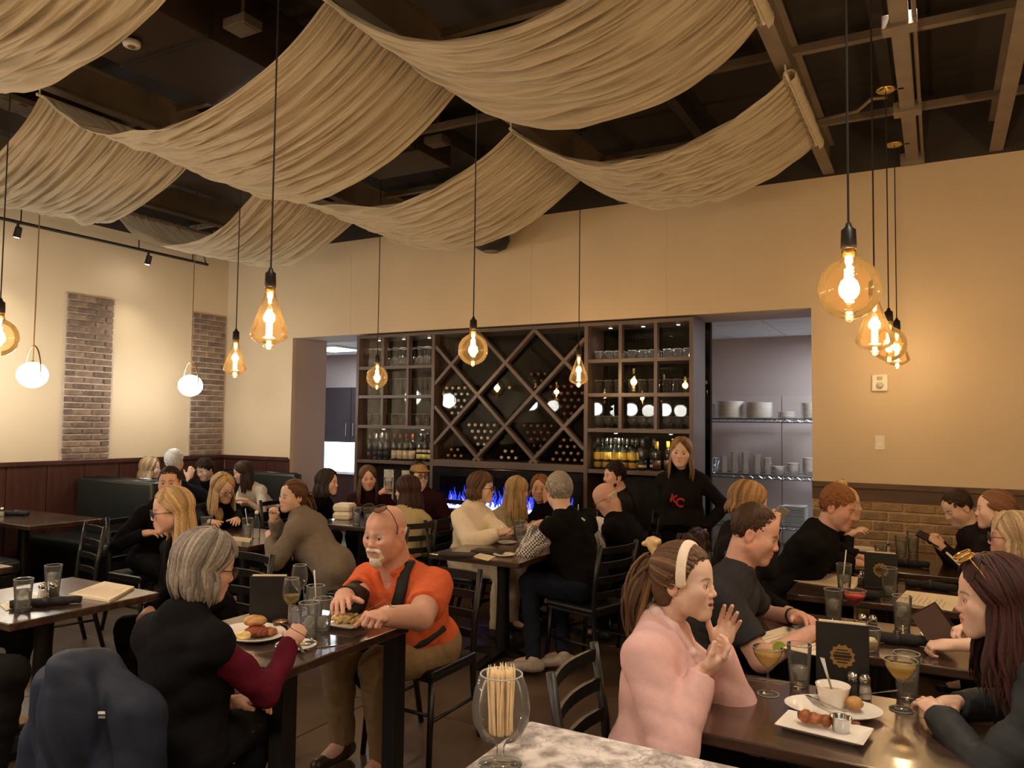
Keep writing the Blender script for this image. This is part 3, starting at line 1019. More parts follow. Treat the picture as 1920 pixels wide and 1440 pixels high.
# ------------------------------------------------------------------ downlights on the dark ceiling
def downlight(x, y, label, power, grp=None, ang=70, z=4.02, col=SOFT):
    t = thing('downlight', label, 'downlight', (x, y, z), group=grp)
    MB().lathe([(0, .3), (.06, .3), (.065, .28), (.065, 0), (.058, 0), (.05, .04), (0, .05)], 20).build('can', M_sock, t, smooth=True)
    MB().lathe([(0, .03), (.048, .03), (.044, .042), (0, .043)], 18).build('lens', emis('downlight_lens', (1, .86, .66), 12), t, smooth=True)
    l = lamp('SPOT', 'downlight_lamp', (0, 0, -.01), power, col, .05, None, ang, .7)
    l.parent = t
    return t


for x, y, pw, lb in ((.12, 2.45, 1.0, 'black can downlight over the two-seat table beside the marble counter'),
                     (-2.3, 2.38, .55, 'black can downlight above the orange-shirted diner'),
                     (-3.9, 2.4, 1.2, 'black can downlight above the unlaid table with two water glasses'),
                     (-2.62, 4.4, .5, 'black can downlight over the long centre table'),
                     (-.1, 4.35, .8, 'black can downlight over the side-by-side wall tables'),
                     (-4.5, 4.45, .6, 'black can downlight over the table of the black-blazer woman'),
                     (-1.1, 1.7, .8, 'black can downlight over the marble counter end')):
    downlight(x, y, lb, DOWN_W * pw, ang=34 if pw > 2 else 70)
for x, y in ((.8, -.6), (-1.6, -.5), (-3.6, -.2), (.9, 1.2), (-5.6, .6), (-2.4, -2.4), (.6, -2.6)):  # unseen cans added behind the camera to light the faces
    downlight(x, y, 'black can downlight added as fill on the unseen ceiling over the bar side', DOWN_W * 1.3, 'fill downlights added over the bar side', 120)
# ------------------------------------------------------------------ cream fabric swags between rods
def cloth_mat(name, col, trans=.35):
    m = mat(name, col, .8, var=.05, scale=6, bump=.15, bscale=400, spec=.1)
    nt = m.node_tree
    b = nt.nodes['Principled BSDF']
    out = nt.nodes['Material Output']
    t = nt.nodes.new('ShaderNodeBsdfTranslucent')
    for l in nt.links:
        if l.to_socket == b.inputs['Base Color']:
            nt.links.new(l.from_socket, t.inputs[0])
            break
    x = nt.nodes.new('ShaderNodeMixShader')
    x.inputs[0].default_value = trans
    nt.links.new(b.outputs[0], x.inputs[1])
    nt.links.new(t.outputs[0], x.inputs[2])
    nt.links.new(x.outputs[0], out.inputs[0])
    return m


M_drape = cloth_mat('cream_voile', srgb(198, 186, 162), .2)
RODX = (-.76, -2.62, -5.05, -7.2)
ZR = 3.74


def drape_panel(x0, x1, y0, y1, sag, seed, skew=0.):
    r = np.random.RandomState(seed)
    ns, nt_ = 80, 280
    S, T = np.meshgrid(np.linspace(0, 1, ns), np.linspace(0, 1, nt_), indexing='ij')
    env = 4 * S * (1 - S)
    Z = ZR - .02 - sag * env * (1 + .10 * np.sin(2.2 * T + r.rand() * 6) * env)
    Y = y0 + (y1 - y0) * T
    X = x0 + (x1 - x0) * S
    # gathers: fine at the rods, opening into a few long drifting folds at the belly
    dz = np.zeros_like(S)
    for k in range(9):
        f = r.uniform(2.5, 9)
        dr = r.uniform(-.9, .9)
        a = r.uniform(.010, .026)
        ph = r.rand() * 6.28
        arg = 2 * PI * f * (T + dr * .16 * (S - .5) + .05 * np.sin(3 * S + ph)) + ph
        dz += a * (np.abs(np.sin(arg)) ** .7 - .5) * (.45 + .75 * env)
    for f0 in (13, 17, 22, 27, 31):
        ph = r.rand() * 6.28
        wob = .035 * np.sin(2.5 * S + ph) + .012 * np.sin(7 * S + 2 * ph) + .02 * (r.rand() - .5) * S
        m_ = .35 + .65 * (.5 + .5 * np.sin(2 * PI * (r.uniform(1, 3) * T + r.uniform(-.6, .6) * S) + ph))
        dz += .0095 * m_ * (1 - 2 * np.abs(np.sin(PI * f0 * (T + wob) + ph)) ** .6) * (.6 + .4 * env)
    end = np.exp(-S / .07) + np.exp(-(1 - S) / .07)
    for f, a in ((37, .011), (53, .006), (23, .007)):
        ph = r.rand() * 6
        dz += a * np.sin(2 * PI * f * T + ph + 2 * np.sin(4 * S)) * (.28 + end)
    # the long edges curl and hang a little lower
    edge = np.exp(-T / .03) + np.exp(-(1 - T) / .03)
    Z = Z + dz - .012 * edge * env
    Y = Y + .02 * np.sin(6 * S + seed) * env + .5 * dz
    pin = np.exp(-S / .02) + np.exp(-(1 - S) / .02)
    Z = Z * (1 - pin * .8) + (ZR + .35 * dz) * pin * .8
    V = np.stack([X, Y, Z], -1).reshape(-1, 3)
    i = np.arange(ns - 1)[:, None] * nt_ + np.arange(nt_ - 1)[None]
    Fc = np.stack([i, i + 1, i + nt_ + 1, i + nt_], -1).reshape(-1, 4)
    return V, Fc


for n, (y0, y1, segs, lb) in enumerate((
        (4.68, 5.93, ((0, .36), (1, .42), (2, .42)), 'long cream fabric swag row strung closest to the wine cabinet'),
        (2.78, 3.98, ((0, .40), (1, .47), (2, .40)), 'middle cream fabric swag row with the deepest loop over the diners'),
        (.92, 2.13, ((0, .40), (1, .46), (2, .42)), 'cream fabric swag row hung nearest the bar counter'))):
    t = thing('fabric_drape', lb, 'drape', (0, 0, 0))
    for i, sag in segs:
        V, Fc = drape_panel(RODX[i], RODX[i + 1], y0, y1, sag, 11 * n + i + 3)
        link('fabric_panel', mesh_np('fabric_panel', V, Fc, mats=(M_drape,)), t)
    for i in range(4):
        x = RODX[i]
        rd = MB().tube([(x, y0 - .03, ZR), (x, y1 + .03, ZR)], .011, 8).build('rod', mat('white_rod', srgb(215, 205, 185), .5), t)
        for y in (y0 - .01, y1 + .01):
            MB().tube([(x, y, ZR), (x - .006, y, ZR + .075)], .006, 6).build('hook', mat('white_rod', srgb(215, 205, 185), .5), rd)
        if i in (0, 3):        # gathered heading that stands past the last rod
            rr = np.random.RandomState(n * 5 + i)
            ns, nt_ = 8, 140
            S, T = np.meshgrid(np.linspace(0, 1, ns), np.linspace(0, 1, nt_), indexing='ij')
            sg = 1 if i == 0 else -1
            ang = S * 2 * PI * .8 - 1.2
            rad = .018 + .008 * np.sin(2 * PI * 34 * T + 3 * np.sin(7 * T)) + .004 * np.sin(2 * PI * 61 * T)
            X = x + sg * (.012 + (.02 + rad) * np.cos(ang) + .012 * S)
            Z = ZR - .005 + (.022 + rad) * np.sin(ang)
            Y = y0 + (y1 - y0) * T
            V = np.stack([X, Y, Z], -1).reshape(-1, 3)
            ii = np.arange(ns - 1)[:, None] * nt_ + np.arange(nt_ - 1)[None]
            link('gathered_heading', mesh_np('gathered_heading', V, np.stack([ii, ii + 1, ii + nt_ + 1, ii + nt_], -1).reshape(-1, 4), mats=(M_drape,)), t)
# ------------------------------------------------------------------ sculpting: blended solids turned into one skin
def _n(v):
    v = np.asarray(v, float)
    return v / (np.linalg.norm(v) + 1e-9)


def cap(a, b, ra, rb=None, k=.02, op='+', flat=False):
    return ('c', np.asarray(a, float), np.asarray(b, float), ra, ra if rb is None else rb, k, op, flat)


def ell(c, r, R=None, k=.02, op='+'):
    r = (r, r, r) if np.isscalar(r) else r
    return ('e', np.asarray(c, float), np.asarray(r, float), np.eye(3) if R is None else np.asarray(R, float), k, op)


def half(n, c, k=.01):
    """keep only n.p < c"""
    return ('h', np.asarray(n, float), c, k)


def xform(prims, R, t, s=1.):
    """local solids into the world: R columns are the local axes"""
    out = []
    for p in prims:
        if p[0] == 'c':
            out.append(('c', R @ p[1] * s + t, R @ p[2] * s + t, p[3] * s, p[4] * s, p[5] * s, p[6], p[7]))
        elif p[0] == 'e':
            out.append(('e', R @ p[1] * s + t, p[2] * s, R @ p[3], p[4] * s, p[5]))
        else:
            n = R @ p[1]
            out.append(('h', n, p[2] * s + n @ t, p[3] * s))
    return out


def sculpt(prims, h, disp=None, inflate=0.):
    lo, hi = np.full(3, 1e9), np.full(3, -1e9)
    bb = []
    for p in prims:
        if p[0] == 'c':
            r = max(p[3], p[4])
            a, b = np.minimum(p[1], p[2]) - r, np.maximum(p[1], p[2]) + r
            op = p[6]
        elif p[0] == 'e':
            ex = np.sqrt(((p[3] * p[2]) ** 2).sum(1))
            a, b = p[1] - ex, p[1] + ex
            op = p[5]
        else:
            bb.append(None)
            continue
        bb.append((a, b))
        if op == '+':
            lo, hi = np.minimum(lo, a), np.maximum(hi, b)
    m = 3 * h + .012 + inflate
    lo, hi = lo - m, hi + m
    dims = np.ceil((hi - lo) / h).astype(int) + 1
    ax = [(lo[i] + h * np.arange(dims[i])).astype(np.float32) for i in range(3)]
    Fd = np.full(dims, .25, np.float32)
    for p, b in zip(prims, bb):
        if p[0] == 'h':
            d = p[1][0] * ax[0][:, None, None] + p[1][1] * ax[1][None, :, None] + p[1][2] * ax[2][None, None, :] - p[2]
            d = d.astype(np.float32)
            k = p[3]
            hh = np.maximum(k - np.abs(Fd - d), 0)
            Fd = np.maximum(Fd, d) + hh * hh / (4 * k)
            continue
        k = p[5] if p[0] == 'c' else p[4]
        mm = k + 3 * h + .012 + inflate
        i0 = np.clip(np.floor((b[0] - mm - lo) / h).astype(int), 0, dims - 1)
        i1 = np.clip(np.ceil((b[1] + mm - lo) / h).astype(int) + 1, 1, dims)
        if (i1 <= i0).any():
            continue
        sl = tuple(slice(i0[i], i1[i]) for i in range(3))
        X, Y, Z = ax[0][sl[0]][:, None, None], ax[1][sl[1]][None, :, None], ax[2][sl[2]][None, None, :]
        if p[0] == 'c':
            a, bq, ra, rb = p[1], p[2], p[3], p[4]
            ab = bq - a
            L2 = ab @ ab + 1e-9
            px, py, pz = X - np.float32(a[0]), Y - np.float32(a[1]), Z - np.float32(a[2])
            t0 = (px * np.float32(ab[0]) + py * np.float32(ab[1]) + pz * np.float32(ab[2])) / np.float32(L2)
            t = np.clip(t0, 0, 1)
            d = np.sqrt((px - t * np.float32(ab[0])) ** 2 + (py - t * np.float32(ab[1])) ** 2 + (pz - t * np.float32(ab[2])) ** 2) - (np.float32(ra) + t * np.float32(rb - ra))
            if p[7]:
                d = np.maximum(d, (t0 - 1) * np.float32(math.sqrt(L2)))
            op = p[6]
        else:
            c, r, R = p[1], p[2], p[3]
            px, py, pz = X - np.float32(c[0]), Y - np.float32(c[1]), Z - np.float32(c[2])
            k0 = k1 = 0
            for i in range(3):
                q = (px * np.float32(R[0, i]) + py * np.float32(R[1, i]) + pz * np.float32(R[2, i])) / np.float32(r[i])
                k0 = k0 + q * q
                k1 = k1 + q * q / np.float32(r[i] ** 2)
            k0 = np.sqrt(k0)
            d = k0 * (k0 - 1) / (np.sqrt(k1) + np.float32(1e-6))
            op = p[5]
        A = Fd[sl]
        k = np.float32(max(k, 1e-4))
        if op == '+':
            hh = np.maximum(k - np.abs(A - d), 0)
            Fd[sl] = np.minimum(A, d) - hh * hh / (4 * k)
        else:
            d = -d
            hh = np.maximum(k - np.abs(A - d), 0)
            Fd[sl] = np.maximum(A, d) + hh * hh / (4 * k)
    if inflate:
        Fd -= np.float32(inflate)
    if disp is not None:
        Fd += disp(ax[0][:, None, None], ax[1][None, :, None], ax[2][None, None, :]).astype(np.float32)
    return surface(Fd, lo, h)


def surface(Fd, o, h):
    Fd[0], Fd[-1], Fd[:, 0], Fd[:, -1], Fd[:, :, 0], Fd[:, :, -1] = [np.maximum(q, 1e-3) for q in (Fd[0], Fd[-1], Fd[:, 0], Fd[:, -1], Fd[:, :, 0], Fd[:, :, -1])]
    S = Fd < 0
    s8 = S.astype(np.int8)
    cnt = s8[:-1] + s8[1:]
    cnt = cnt[:, :-1] + cnt[:, 1:]
    cnt = cnt[:, :, :-1] + cnt[:, :, 1:]
    act = (cnt > 0) & (cnt < 8)
    idx = np.argwhere(act)
    ids = np.full(act.shape, -1, np.int64)
    ids[act] = np.arange(len(idx))
    acc = np.zeros((len(idx), 3), np.float32)
    w_ = np.zeros(len(idx), np.float32)
    cor = [np.array(((i >> 2) & 1, (i >> 1) & 1, i & 1)) for i in range(8)]
    val = [Fd[idx[:, 0] + c[0], idx[:, 1] + c[1], idx[:, 2] + c[2]] for c in cor]
    for a in range(8):
        for b in range(a + 1, 8):
            if np.abs(cor[a] - cor[b]).sum() != 1:
                continue
            m = (val[a] < 0) != (val[b] < 0)
            t = val[a][m] / (val[a][m] - val[b][m])
            acc[m] += cor[a] + t[:, None] * (cor[b] - cor[a])
            w_[m] += 1
    V = o + h * (idx + acc / np.maximum(w_, 1)[:, None])
    Q = []
    for axn in range(3):
        sl0 = [slice(1, -1)] * 3
        sl1 = [slice(1, -1)] * 3
        sl0[axn], sl1[axn] = slice(0, -1), slice(1, None)
        A, B = S[tuple(sl0)], S[tuple(sl1)]
        for flip, mask in ((0, A & ~B), (1, ~A & B)):
            e = np.argwhere(mask)
            if not len(e):
                continue
            e = e + np.array([0 if i == axn else 1 for i in range(3)])
            u, v = (axn + 1) % 3, (axn + 2) % 3
            du, dv = np.eye(3, dtype=int)[u], np.eye(3, dtype=int)[v]
            q = [ids[tuple((e + k).T)] for k in (-du - dv, -dv, 0 * du, -du)]
            q = np.stack(q if not flip else q[::-1], 1)
            Q.append(q)
    Q = np.concatenate(Q) if Q else np.zeros((0, 4), int)
    return V, Q


def join(parts):
    """[(V, F, cols)] -> one mesh"""
    V, Fc, Cc, n = [], [], [], 0
    for v, f, c in parts:
        V.append(v)
        Fc.append(f + n)
        Cc.append(np.broadcast_to(np.asarray(c, float), (len(v), 3)))
        n += len(v)
    return np.concatenate(V), np.concatenate(Fc), np.concatenate(Cc)


def folds(seed, amp, freq=28., n=5):
    r = np.random.RandomState(seed)
    ws = [(r.randn(3) * freq * (.5 + .9 * r.rand()), r.rand() * 6.28) for _ in range(n)]

    def f(X, Y, Z):
        o = 0
        for wv, ph in ws:
            o = o + (1 - 1.6 * np.abs(np.sin(.5 * (X * wv[0] + Y * wv[1] + Z * wv[2]) + ph + 1.1 * np.sin(Z * 11 + X * 7 + ph))))
        return o * (amp / n)
    return f
# ------------------------------------------------------------------ people
M_skin = attr_mat('skin', .5, .35, .12, 260, var=.05, vscale=60)
M_hair = attr_mat('hair', .55, .22, .0, var=.18, vscale=90)
M_cloth = attr_mat('cloth', .9, .06, .25, 500, var=.08, vscale=40)
M_knit = attr_mat('knit_cloth', .95, .05, .22, 260, var=.03, vscale=60)
M_shell = attr_mat('smooth_shell_cloth', .6, .15, .15, 120, var=.1, vscale=20)
M_leather = attr_mat('leather', .35, .5, .2, 200, var=.1)
M_eye = attr_mat('eye', .12, .6)
M_frame = mat('dark_spectacle_frame', srgb(30, 24, 24), .3)
M_goldf = mat('gold_spectacle_frame', srgb(190, 140, 60), .25, .9)
M_lens = thin_glass('spectacle_lens', (.93, .93, .93), 1.2)

C0 = np.array([0, -.012, .03])
R0 = np.array([.074, .09, .085])


def head_prims(hi=True, male=False, mouth=0., jaw=1., full=0.):
    P = [ell(C0, R0, k=.02), ell((0, .03, .035), (.06, .056, .06), k=.03),
         ell((0, .028, -.03), (.056 + .006 * full, .055, .07), k=.03)]
    j = (.054 if male else .049) * jaw
    for s in (-1, 1):
        P.append(cap((s * j, 0, -.05), (s * .02 * jaw, .062, -.094), .019 + .006 * full, .017, k=.03))
        P.append(ell((s * .04, .055, -.022), .026 + .004 * full, k=.03))
        P.append(cap((s * .004, .079, .014), (s * .042, .06, .019), .0105 if male else .0085, .009, k=.014))
    for s in (-1, 1):
        P.append(ell((s * .04, .032, -.05), (.02, .03, .03), k=.03))
    P.append(ell((0, .069, -.096), .019 if male else .0155, k=.025))
    P.append(ell((0, .064, -.06), (.033, .026, .03), k=.02))
    for s in (-1, 1):
        P.append(ell((s * .031, .093, -.002), (.0175, .0165, .0125), k=.012, op='-'))
    P.append(cap((0, .079, .012), (0, .0955, -.027), .0072 if not male else .0085, .0088 if not male else .0112, k=.012))
    P.append(ell((0, .0975, -.030), .0088 if not male else .0112, k=.008))
    for s in (-1, 1):
        P.append(ell((s * .0115, .0885, -.0345), (.0075, .0105, .0068), k=.007))
    if hi:
        for s in (-1, 1):
            P.append(ell((s * .031, .0735, -.002), .0142, k=.004))
            P.append(ell((s * .031, .0885, -.003), (.0130, .0105, .0050), k=.0015, op='-'))
            P.append(ell((s * .0065, .098, -.0435), (.0035, .006, .003), k=.002, op='-'))
    mo = mouth
    for s in (-1, 1):
        P.append(cap((s * .02, .0815, -.0595), (0, .0905, -.0545), .0045, .0058, k=.005))
        P.append(cap((s * .017, .0825, -.0635 - mo), (0, .0885, -.0675 - mo), .005, .0066, k=.005))
    P.append(cap((-.021, .089, -.0605 - mo * .4), (.021, .089, -.0605 - mo * .4), .0016 + mo * .5, k=.002, op='-'))
    for s in (-1, 1):
        P.append(ell((s * .0755, -.012, -.006), (.0085, .0185, .031), k=.008))
        if hi:
            P.append(ell((s * .0845, -.009, -.003), (.006, .0105, .0185), k=.004, op='-'))
    return P


def head_cols(L, skin, brow, lip, stubble=None, male=False, mouth=0., makeup=0.):
    """colour of the skin by place on the face, L in head space"""
    skin = np.array(skin)
    c = np.tile(skin, (len(L), 1))

    def mix(m, col):
        nonlocal c
        m = np.clip(m, 0, 1)[:, None]
        c = c * (1 - m) + np.array(col) * m
    x, y, z = L[:, 0], L[:, 1], L[:, 2]
    ax = np.abs(x)
    red = skin * np.array([1.02, .78, .74])
    mix(.55 * np.exp(-((ax - .038) ** 2 + (z + .032) ** 2) / .0007) * (y > .03), red)
    mix(.6 * np.exp(-(ax ** 2 + (z + .033) ** 2) / .0002) * (y > .08), red)
    mix(.5 * (ax > .073), red)
    if stubble is not None:
        mix(np.clip((-.045 - z) / .02, 0, 1) * (y > -.0) * np.clip((.11 + z) / .01 + 1, 0, 1) * (z > -.13) * .85, stubble)
        mix((np.abs(z + .048) < .007) * (ax < .026) * (y > .07) * .8, stubble)
    lipm = np.clip((.0225 - ax) / .004, 0, 1) * (y > .077) * np.clip((.0115 + mouth * .6 - .28 * ax - np.abs(z + .0605 + mouth * .5)) / .003, 0, 1)
    mix(lipm * .8, lip)
    if mouth:
        mix((ax < .016) * (np.abs(z + .0605 + mouth * .4) < .002 + mouth * .5) * (y > .07), np.array((.08, .02, .02)))
        mix((ax < .012) * (np.abs(z + .0575) < .0018) * (y > .07) * .8, np.array((.6, .55, .5)))
    bz = .0185 + .003 * np.sin(np.clip((ax - .012) / .036, 0, 1) * PI) - .1 * np.clip(ax - .042, 0, 1)
    bw_ = (.0042 if male else .0030) * np.clip(1.25 - (ax - .012) / .06, .3, 1)
    mix(np.clip((ax - .009) / .004, 0, 1) * np.clip((.053 - ax) / .006, 0, 1) * np.clip(1.6 - np.abs(z - bz) / bw_, 0, 1) * (y > .05) * .75, brow)
    lash = np.array(brow) * .4
    mix((np.hypot((ax - .031) / 1.15, (z - .0005) * 1.6) < .0135) * (np.hypot((ax - .031) / 1.1, (z + .003) * 2.) > .0108) * (z > -.004) * (y > .066) * (.5 + makeup), lash)
    return c


def eyes_mesh():
    prof = [(math.sin(a), math.cos(a)) for a in np.linspace(0, PI, 13)]
    V, Fc, Cc = [], [], []
    seg = 16
    return prof, seg


def eye_object(parent, hc, Rh, s, side, base, iris, look=(0, 1, 0)):
    prof = [0, .12, .24, .3, .4, .5, .54, .62, .8, 1.1, 1.5, 2.0, 2.6, PI]
    col = []
    V = []
    seg = 14
    for a in prof:
        for k in range(seg):
            t = 2 * PI * k / seg
            V.append((math.sin(a) * math.cos(t), math.cos(a), math.sin(a) * math.sin(t)))
            col.append((.006, .006, .006) if a < .25 else (iris if a < .52 else (.62, .58, .54)))
    Fc = [(i * seg + k, i * seg + (k + 1) % seg, (i + 1) * seg + (k + 1) % seg, (i + 1) * seg + k) for i in range(len(prof) - 1) for k in range(seg)]
    V = np.array(V) * .0128
    f = _n(look)
    u = np.array([0, 0, 1.])
    r = _n(np.cross(f, u))
    B = np.stack([r, f, np.cross(r, f)], 1)
    V = V @ B.T + np.array([side * .031, .0738, -.002])
    V = (V * s) @ Rh.T + hc - base
    return link('eye', mesh_np('eye', V, np.array(Fc), np.array(col), mats=(M_eye,)), parent)


# ------------------------------------------------------------------ hair
def locks(paths, wid, thick, col, cvar, seed, center, seg=6, taper=True):
    """flattened tapering strands along many paths (N,M,3)"""
    r = np.random.RandomState(seed)
    N, M, _ = paths.shape
    t = np.gradient(paths, axis=1)
    t /= np.linalg.norm(t, axis=2, keepdims=True) + 1e-9
    out = paths - center
    out = out - (out * t).sum(2, keepdims=True) * t
    out /= np.linalg.norm(out, axis=2, keepdims=True) + 1e-9
    sd = np.cross(t, out)
    u = np.linspace(0, 1, M)
    pr = np.clip(np.minimum(u / .08 + .35, (1 - u) / .22 + .12), 0, 1) if taper else np.ones(M)
    w = wid * (.6 + .8 * r.rand(N))[:, None, None] * pr[None, :, None]
    h = thick * (.7 + .6 * r.rand(N))[:, None, None] * pr[None, :, None]
    V = np.empty((N, M, seg, 3), np.float32)
    for k in range(seg):
        a = 2 * PI * k / seg
        V[:, :, k] = paths + sd * w * math.cos(a) + out * h * math.sin(a)
    base = (np.arange(N) * M * seg)[:, None, None]
    i = np.arange(M - 1)[None, :, None] * seg
    k = np.arange(seg)[None, None, :]
    k2 = (k + 1) % seg
    Fc = np.stack([base + i + k, base + i + k2, base + i + seg + k2, base + i + seg + k], -1).reshape(-1, 4)
    col = np.asarray(col, float)
    if col.ndim == 2:          # several tones
        cc = .55 * col[r.randint(0, len(col), N)] + .45 * col.mean(0)
    else:
        cc = np.tile(col, (N, 1))
    cc = np.clip(cc * (1 + cvar * r.randn(N, 1)), .002, 1)
    return V.reshape(-1, 3), Fc, np.repeat(cc, M * seg, 0)


def slerp(a, b, u):
    """a,b (N,3) unit, u (M,) -> (N,M,3)"""
    d = np.clip((a * b).sum(1), -1, 1)
    om = np.arccos(d)[:, None] + 1e-4
    return (np.sin((1 - u)[None] * om) / np.sin(om))[..., None] * a[:, None] + (np.sin(u[None] * om) / np.sin(om))[..., None] * b[:, None]


HN = np.array([0, .817, -.577])
HP = np.array([0, .074, .074])


def hair_cap(t, male, h, lowz=-.05, wave=.0, seed=0, front=0., tops=0.):
    """close layer of hair over the skull, cut along the hairline"""
    P = [ell(C0 + np.array([0, -.004, .004 + tops * .5]), R0 + t + np.array([0, 0, tops]), k=.01)]
    if not male:
        P.append(ell((0, -.045, -.035), (.06 + t, .05 + t, .06), k=.03))
    P.append(half(HN, HN @ (HP + np.array([0, front, 0])), .012))
    P.append(half((0, 0, -1), -lowz, .012))
    if male:     # clear of the ears and a low temple corner
        P.append(half(_n((0, .35, -.94)), _n((0, .35, -.94)) @ np.array([0, .01, -.028]), .01))
    d = folds(seed, wave, 160, 4) if wave else None
    return sculpt(P, h, d)


def make_hair(style, col, Rh, s, seed, res, **o):
    """returns (V,F,C) in head space"""
    r = np.random.RandomState(seed)
    col = np.array(col, float)
    c1 = col if col.ndim == 1 else col.mean(0)
    hv = {'near': .005, 'mid': .007, 'far': .009}[res]
    q = {'near': 1., 'mid': .55, 'far': .3}[res]
    wq = {'near': 1., 'mid': 1.35, 'far': 1.8}[res]
    g = Rh.T @ np.array([0, 0, -1.])
    out = []
    t = o.get('t', .010)
    Re = R0 + t
    if style in ('short', 'crop'):
        L = o.get('len', .035)
        out.append((*hair_cap(t, True, hv, o.get('low', -.062), .004, seed, o.get('front', 0), o.get('tops', .006)), c1 * .8))
        n = int(1500 * q)
        d = r.randn(n * 4, 3)
        d /= np.linalg.norm(d, axis=1, keepdims=True)
        Rs = Re + .002 + np.array([0, 0, o.get('tops', .006)])
        p = C0 + Rs * d
        ok = ((p - HP) @ HN < -.001) & (p[:, 2] > o.get('low', -.062) + .008) & ~((np.abs(p[:, 0]) > .055) & (p[:, 2] < .012) & (p[:, 1] > -.035)) & ~((p[:, 1] > -.005) & (p[:, 2] < .034))
        d = d[ok][:n]
        comb = np.array(o.get('comb', (.3, .8, .15)))
        tg = comb + .18 * r.randn(len(d), 3) + np.array([0, 0, -.8]) * np.clip(.55 - d[:, 2:3], 0, 1)
        tg = _nrows(tg - (tg * d).sum(1, keepdims=True) * d)
        topw = np.clip(.35 + 1.1 * d[:, 2], .3, 1)[:, None, None]
        u = np.linspace(0, 1, 6)
        lift = o.get('lift', .25)
        P = (C0 + Rs * d)[:, None] + L * topw * u[None, :, None] * tg[:, None]
        e = (P - C0) / Rs
        nn = np.linalg.norm(e, axis=2, keepdims=True)
        P = C0 + Rs * e / nn + (L * lift * topw * (u * (1 - .3 * u))[None, :, None]) * d[:, None] - .003 * d[:, None] * (1 - u)[None, :, None]
        out.append(locks(P, .0030 * wq, .0016, col, .25, seed + 1, C0, seg=4))
    elif style == 'bald':
        P = [ell(C0, R0 + .004, k=.01), half((0, 0, 1), .02, .012), half((0, 1, 0), -.0, .02), half((0, 0, -1), .06, .01)]
        P.append(half(_n((0, .35, -.94)), _n((0, .35, -.94)) @ np.array([0, .01, -.03]), .01))
        out.append((*sculpt(P, hv, folds(seed, .003, 200)), c1))
    else:
        out.append((*hair_cap(t - .003, False, hv, o.get('caplow', -.09), .003, seed, o.get('front', 0)), c1 * .8))
        if style in ('long', 'bob'):
            n = int(o.get('n', 330) * q)
            th0 = math.radians(o.get('th0', 62))
            side = np.where(r.rand(n) < .5, 1, -1)
            f = r.rand(n) ** .85
            th = (th0 + (PI - th0) * f)
            ys = .072 - .15 * f + .012 * r.randn(n)
            ps = o.get('part', .012)
            ds = np.stack([(ps + .004 * side) / Re[0], ys / Re[1], np.sqrt(np.clip(1 - (ys / Re[1]) ** 2, .05, 1))], 1)
            ds = _nrows(ds)
            low = o.get('eq', -.35)
            de = _nrows(np.stack([np.sin(th) * side, np.cos(th), np.full(n, low)], 1))
            lay = .8 + .45 * r.rand(n)
            u = np.linspace(0, 1, 9)
            D = slerp(ds, de, u)
            Rl = R0[None] + t * lay[:, None]
            A = C0 + D * Rl[:, None]
            zend = o.get('zend', -.12)
            ln = np.maximum(A[:, -1] @ -g * 0 + (A[:, -1, 2] - zend), .01) * (1 + .08 * r.randn(n))
            v = np.linspace(0, 1, 10)[1:]
            outw = A[:, -1] - C0
            outw[:, 2] = 0
            outw = _nrows(outw)
            flare = o.get('flare', .02)
            curl = o.get('curl', 0.)
            wav = o.get('wave', .006)
            ph = r.rand(n) * 6.28
            fx = flare * np.sin(v * PI * .55)[None, :] - curl * (v ** 3)[None, :]
            B = A[:, -1][:, None] + ln[:, None, None] * v[None, :, None] * g + fx[..., None] * outw[:, None]
            B += (wav * np.sin(v[None] * 7 + ph[:, None]) * v[None])[..., None] * np.cross(outw, g)[:, None]
            dr = np.array(o.get('drift', (0, 0, 0)), float)
            B += (v ** 1.5)[None, :, None] * dr * (1 + .4 * r.randn(n))[:, None, None]
            B += .35 * (v[None] ** 2)[..., None] * (.012 * r.randn(n, 3))[:, None]
            out.append(locks(np.concatenate([A, B], 1), .0085 * wq, .0042, col, .2, seed + 2, C0))
            # crown and hairline cover
            if o.get('bangs'):
                nb = int(90 * q)
                xs = r.uniform(-.055, .055, nb)
                sw = o.get('sweep', .03)
                ds = _nrows(np.stack([xs * .4 / Re[0], np.full(nb, .35), np.full(nb, .93)], 1))
                de = _nrows(np.stack([(xs + sw * np.sign(xs + .001)) / Re[0], np.full(nb, 1.02), np.full(nb, o.get('bz', .2)) + .06 * r.randn(nb)], 1))
                out.append(locks(C0 + slerp(ds, de, np.linspace(0, 1, 9)) * (Re + .006), .008 * wq, .0035, col, .2, seed + 3, C0))
        else:      # drawn back to a gather point: tail, bun, updo
            gp = np.array(o.get('gather', (0, -.095, .03)))
            n = int(560 * q)
            gd = _n((gp - C0) / Re)
            a = r.rand(n) * 2 * PI
            # ring of the hairline: forehead, temples, nape
            ring = np.stack([np.sin(a) * .98, np.cos(a) * .62 + .12, .42 * np.cos(a) + .16 - .75 * np.clip(-np.cos(a), 0, 1)], 1)
            ds = _nrows(ring + .12 * r.randn(n, 3))
            pp = C0 + Re * ds
            bad = (pp - HP) @ HN > .0
            ds[bad] = _nrows(ds[bad] + np.array([0, -.35, .5]))
            D = slerp(ds, np.tile(gd, (n, 1)), np.linspace(0, 1, 10))
            lay = .6 + .6 * r.rand(n)
            A = C0 + D * (R0[None] + t * lay[:, None])[:, None]
            if o.get('loose'):
                A += (np.sin(np.linspace(0, PI, 10))[None, :, None] * .006 * r.randn(n, 1, 3))
            out.append(locks(A, .0055 * wq, .003, col, o.get('cvar', .12), seed + 4, C0, taper=False))
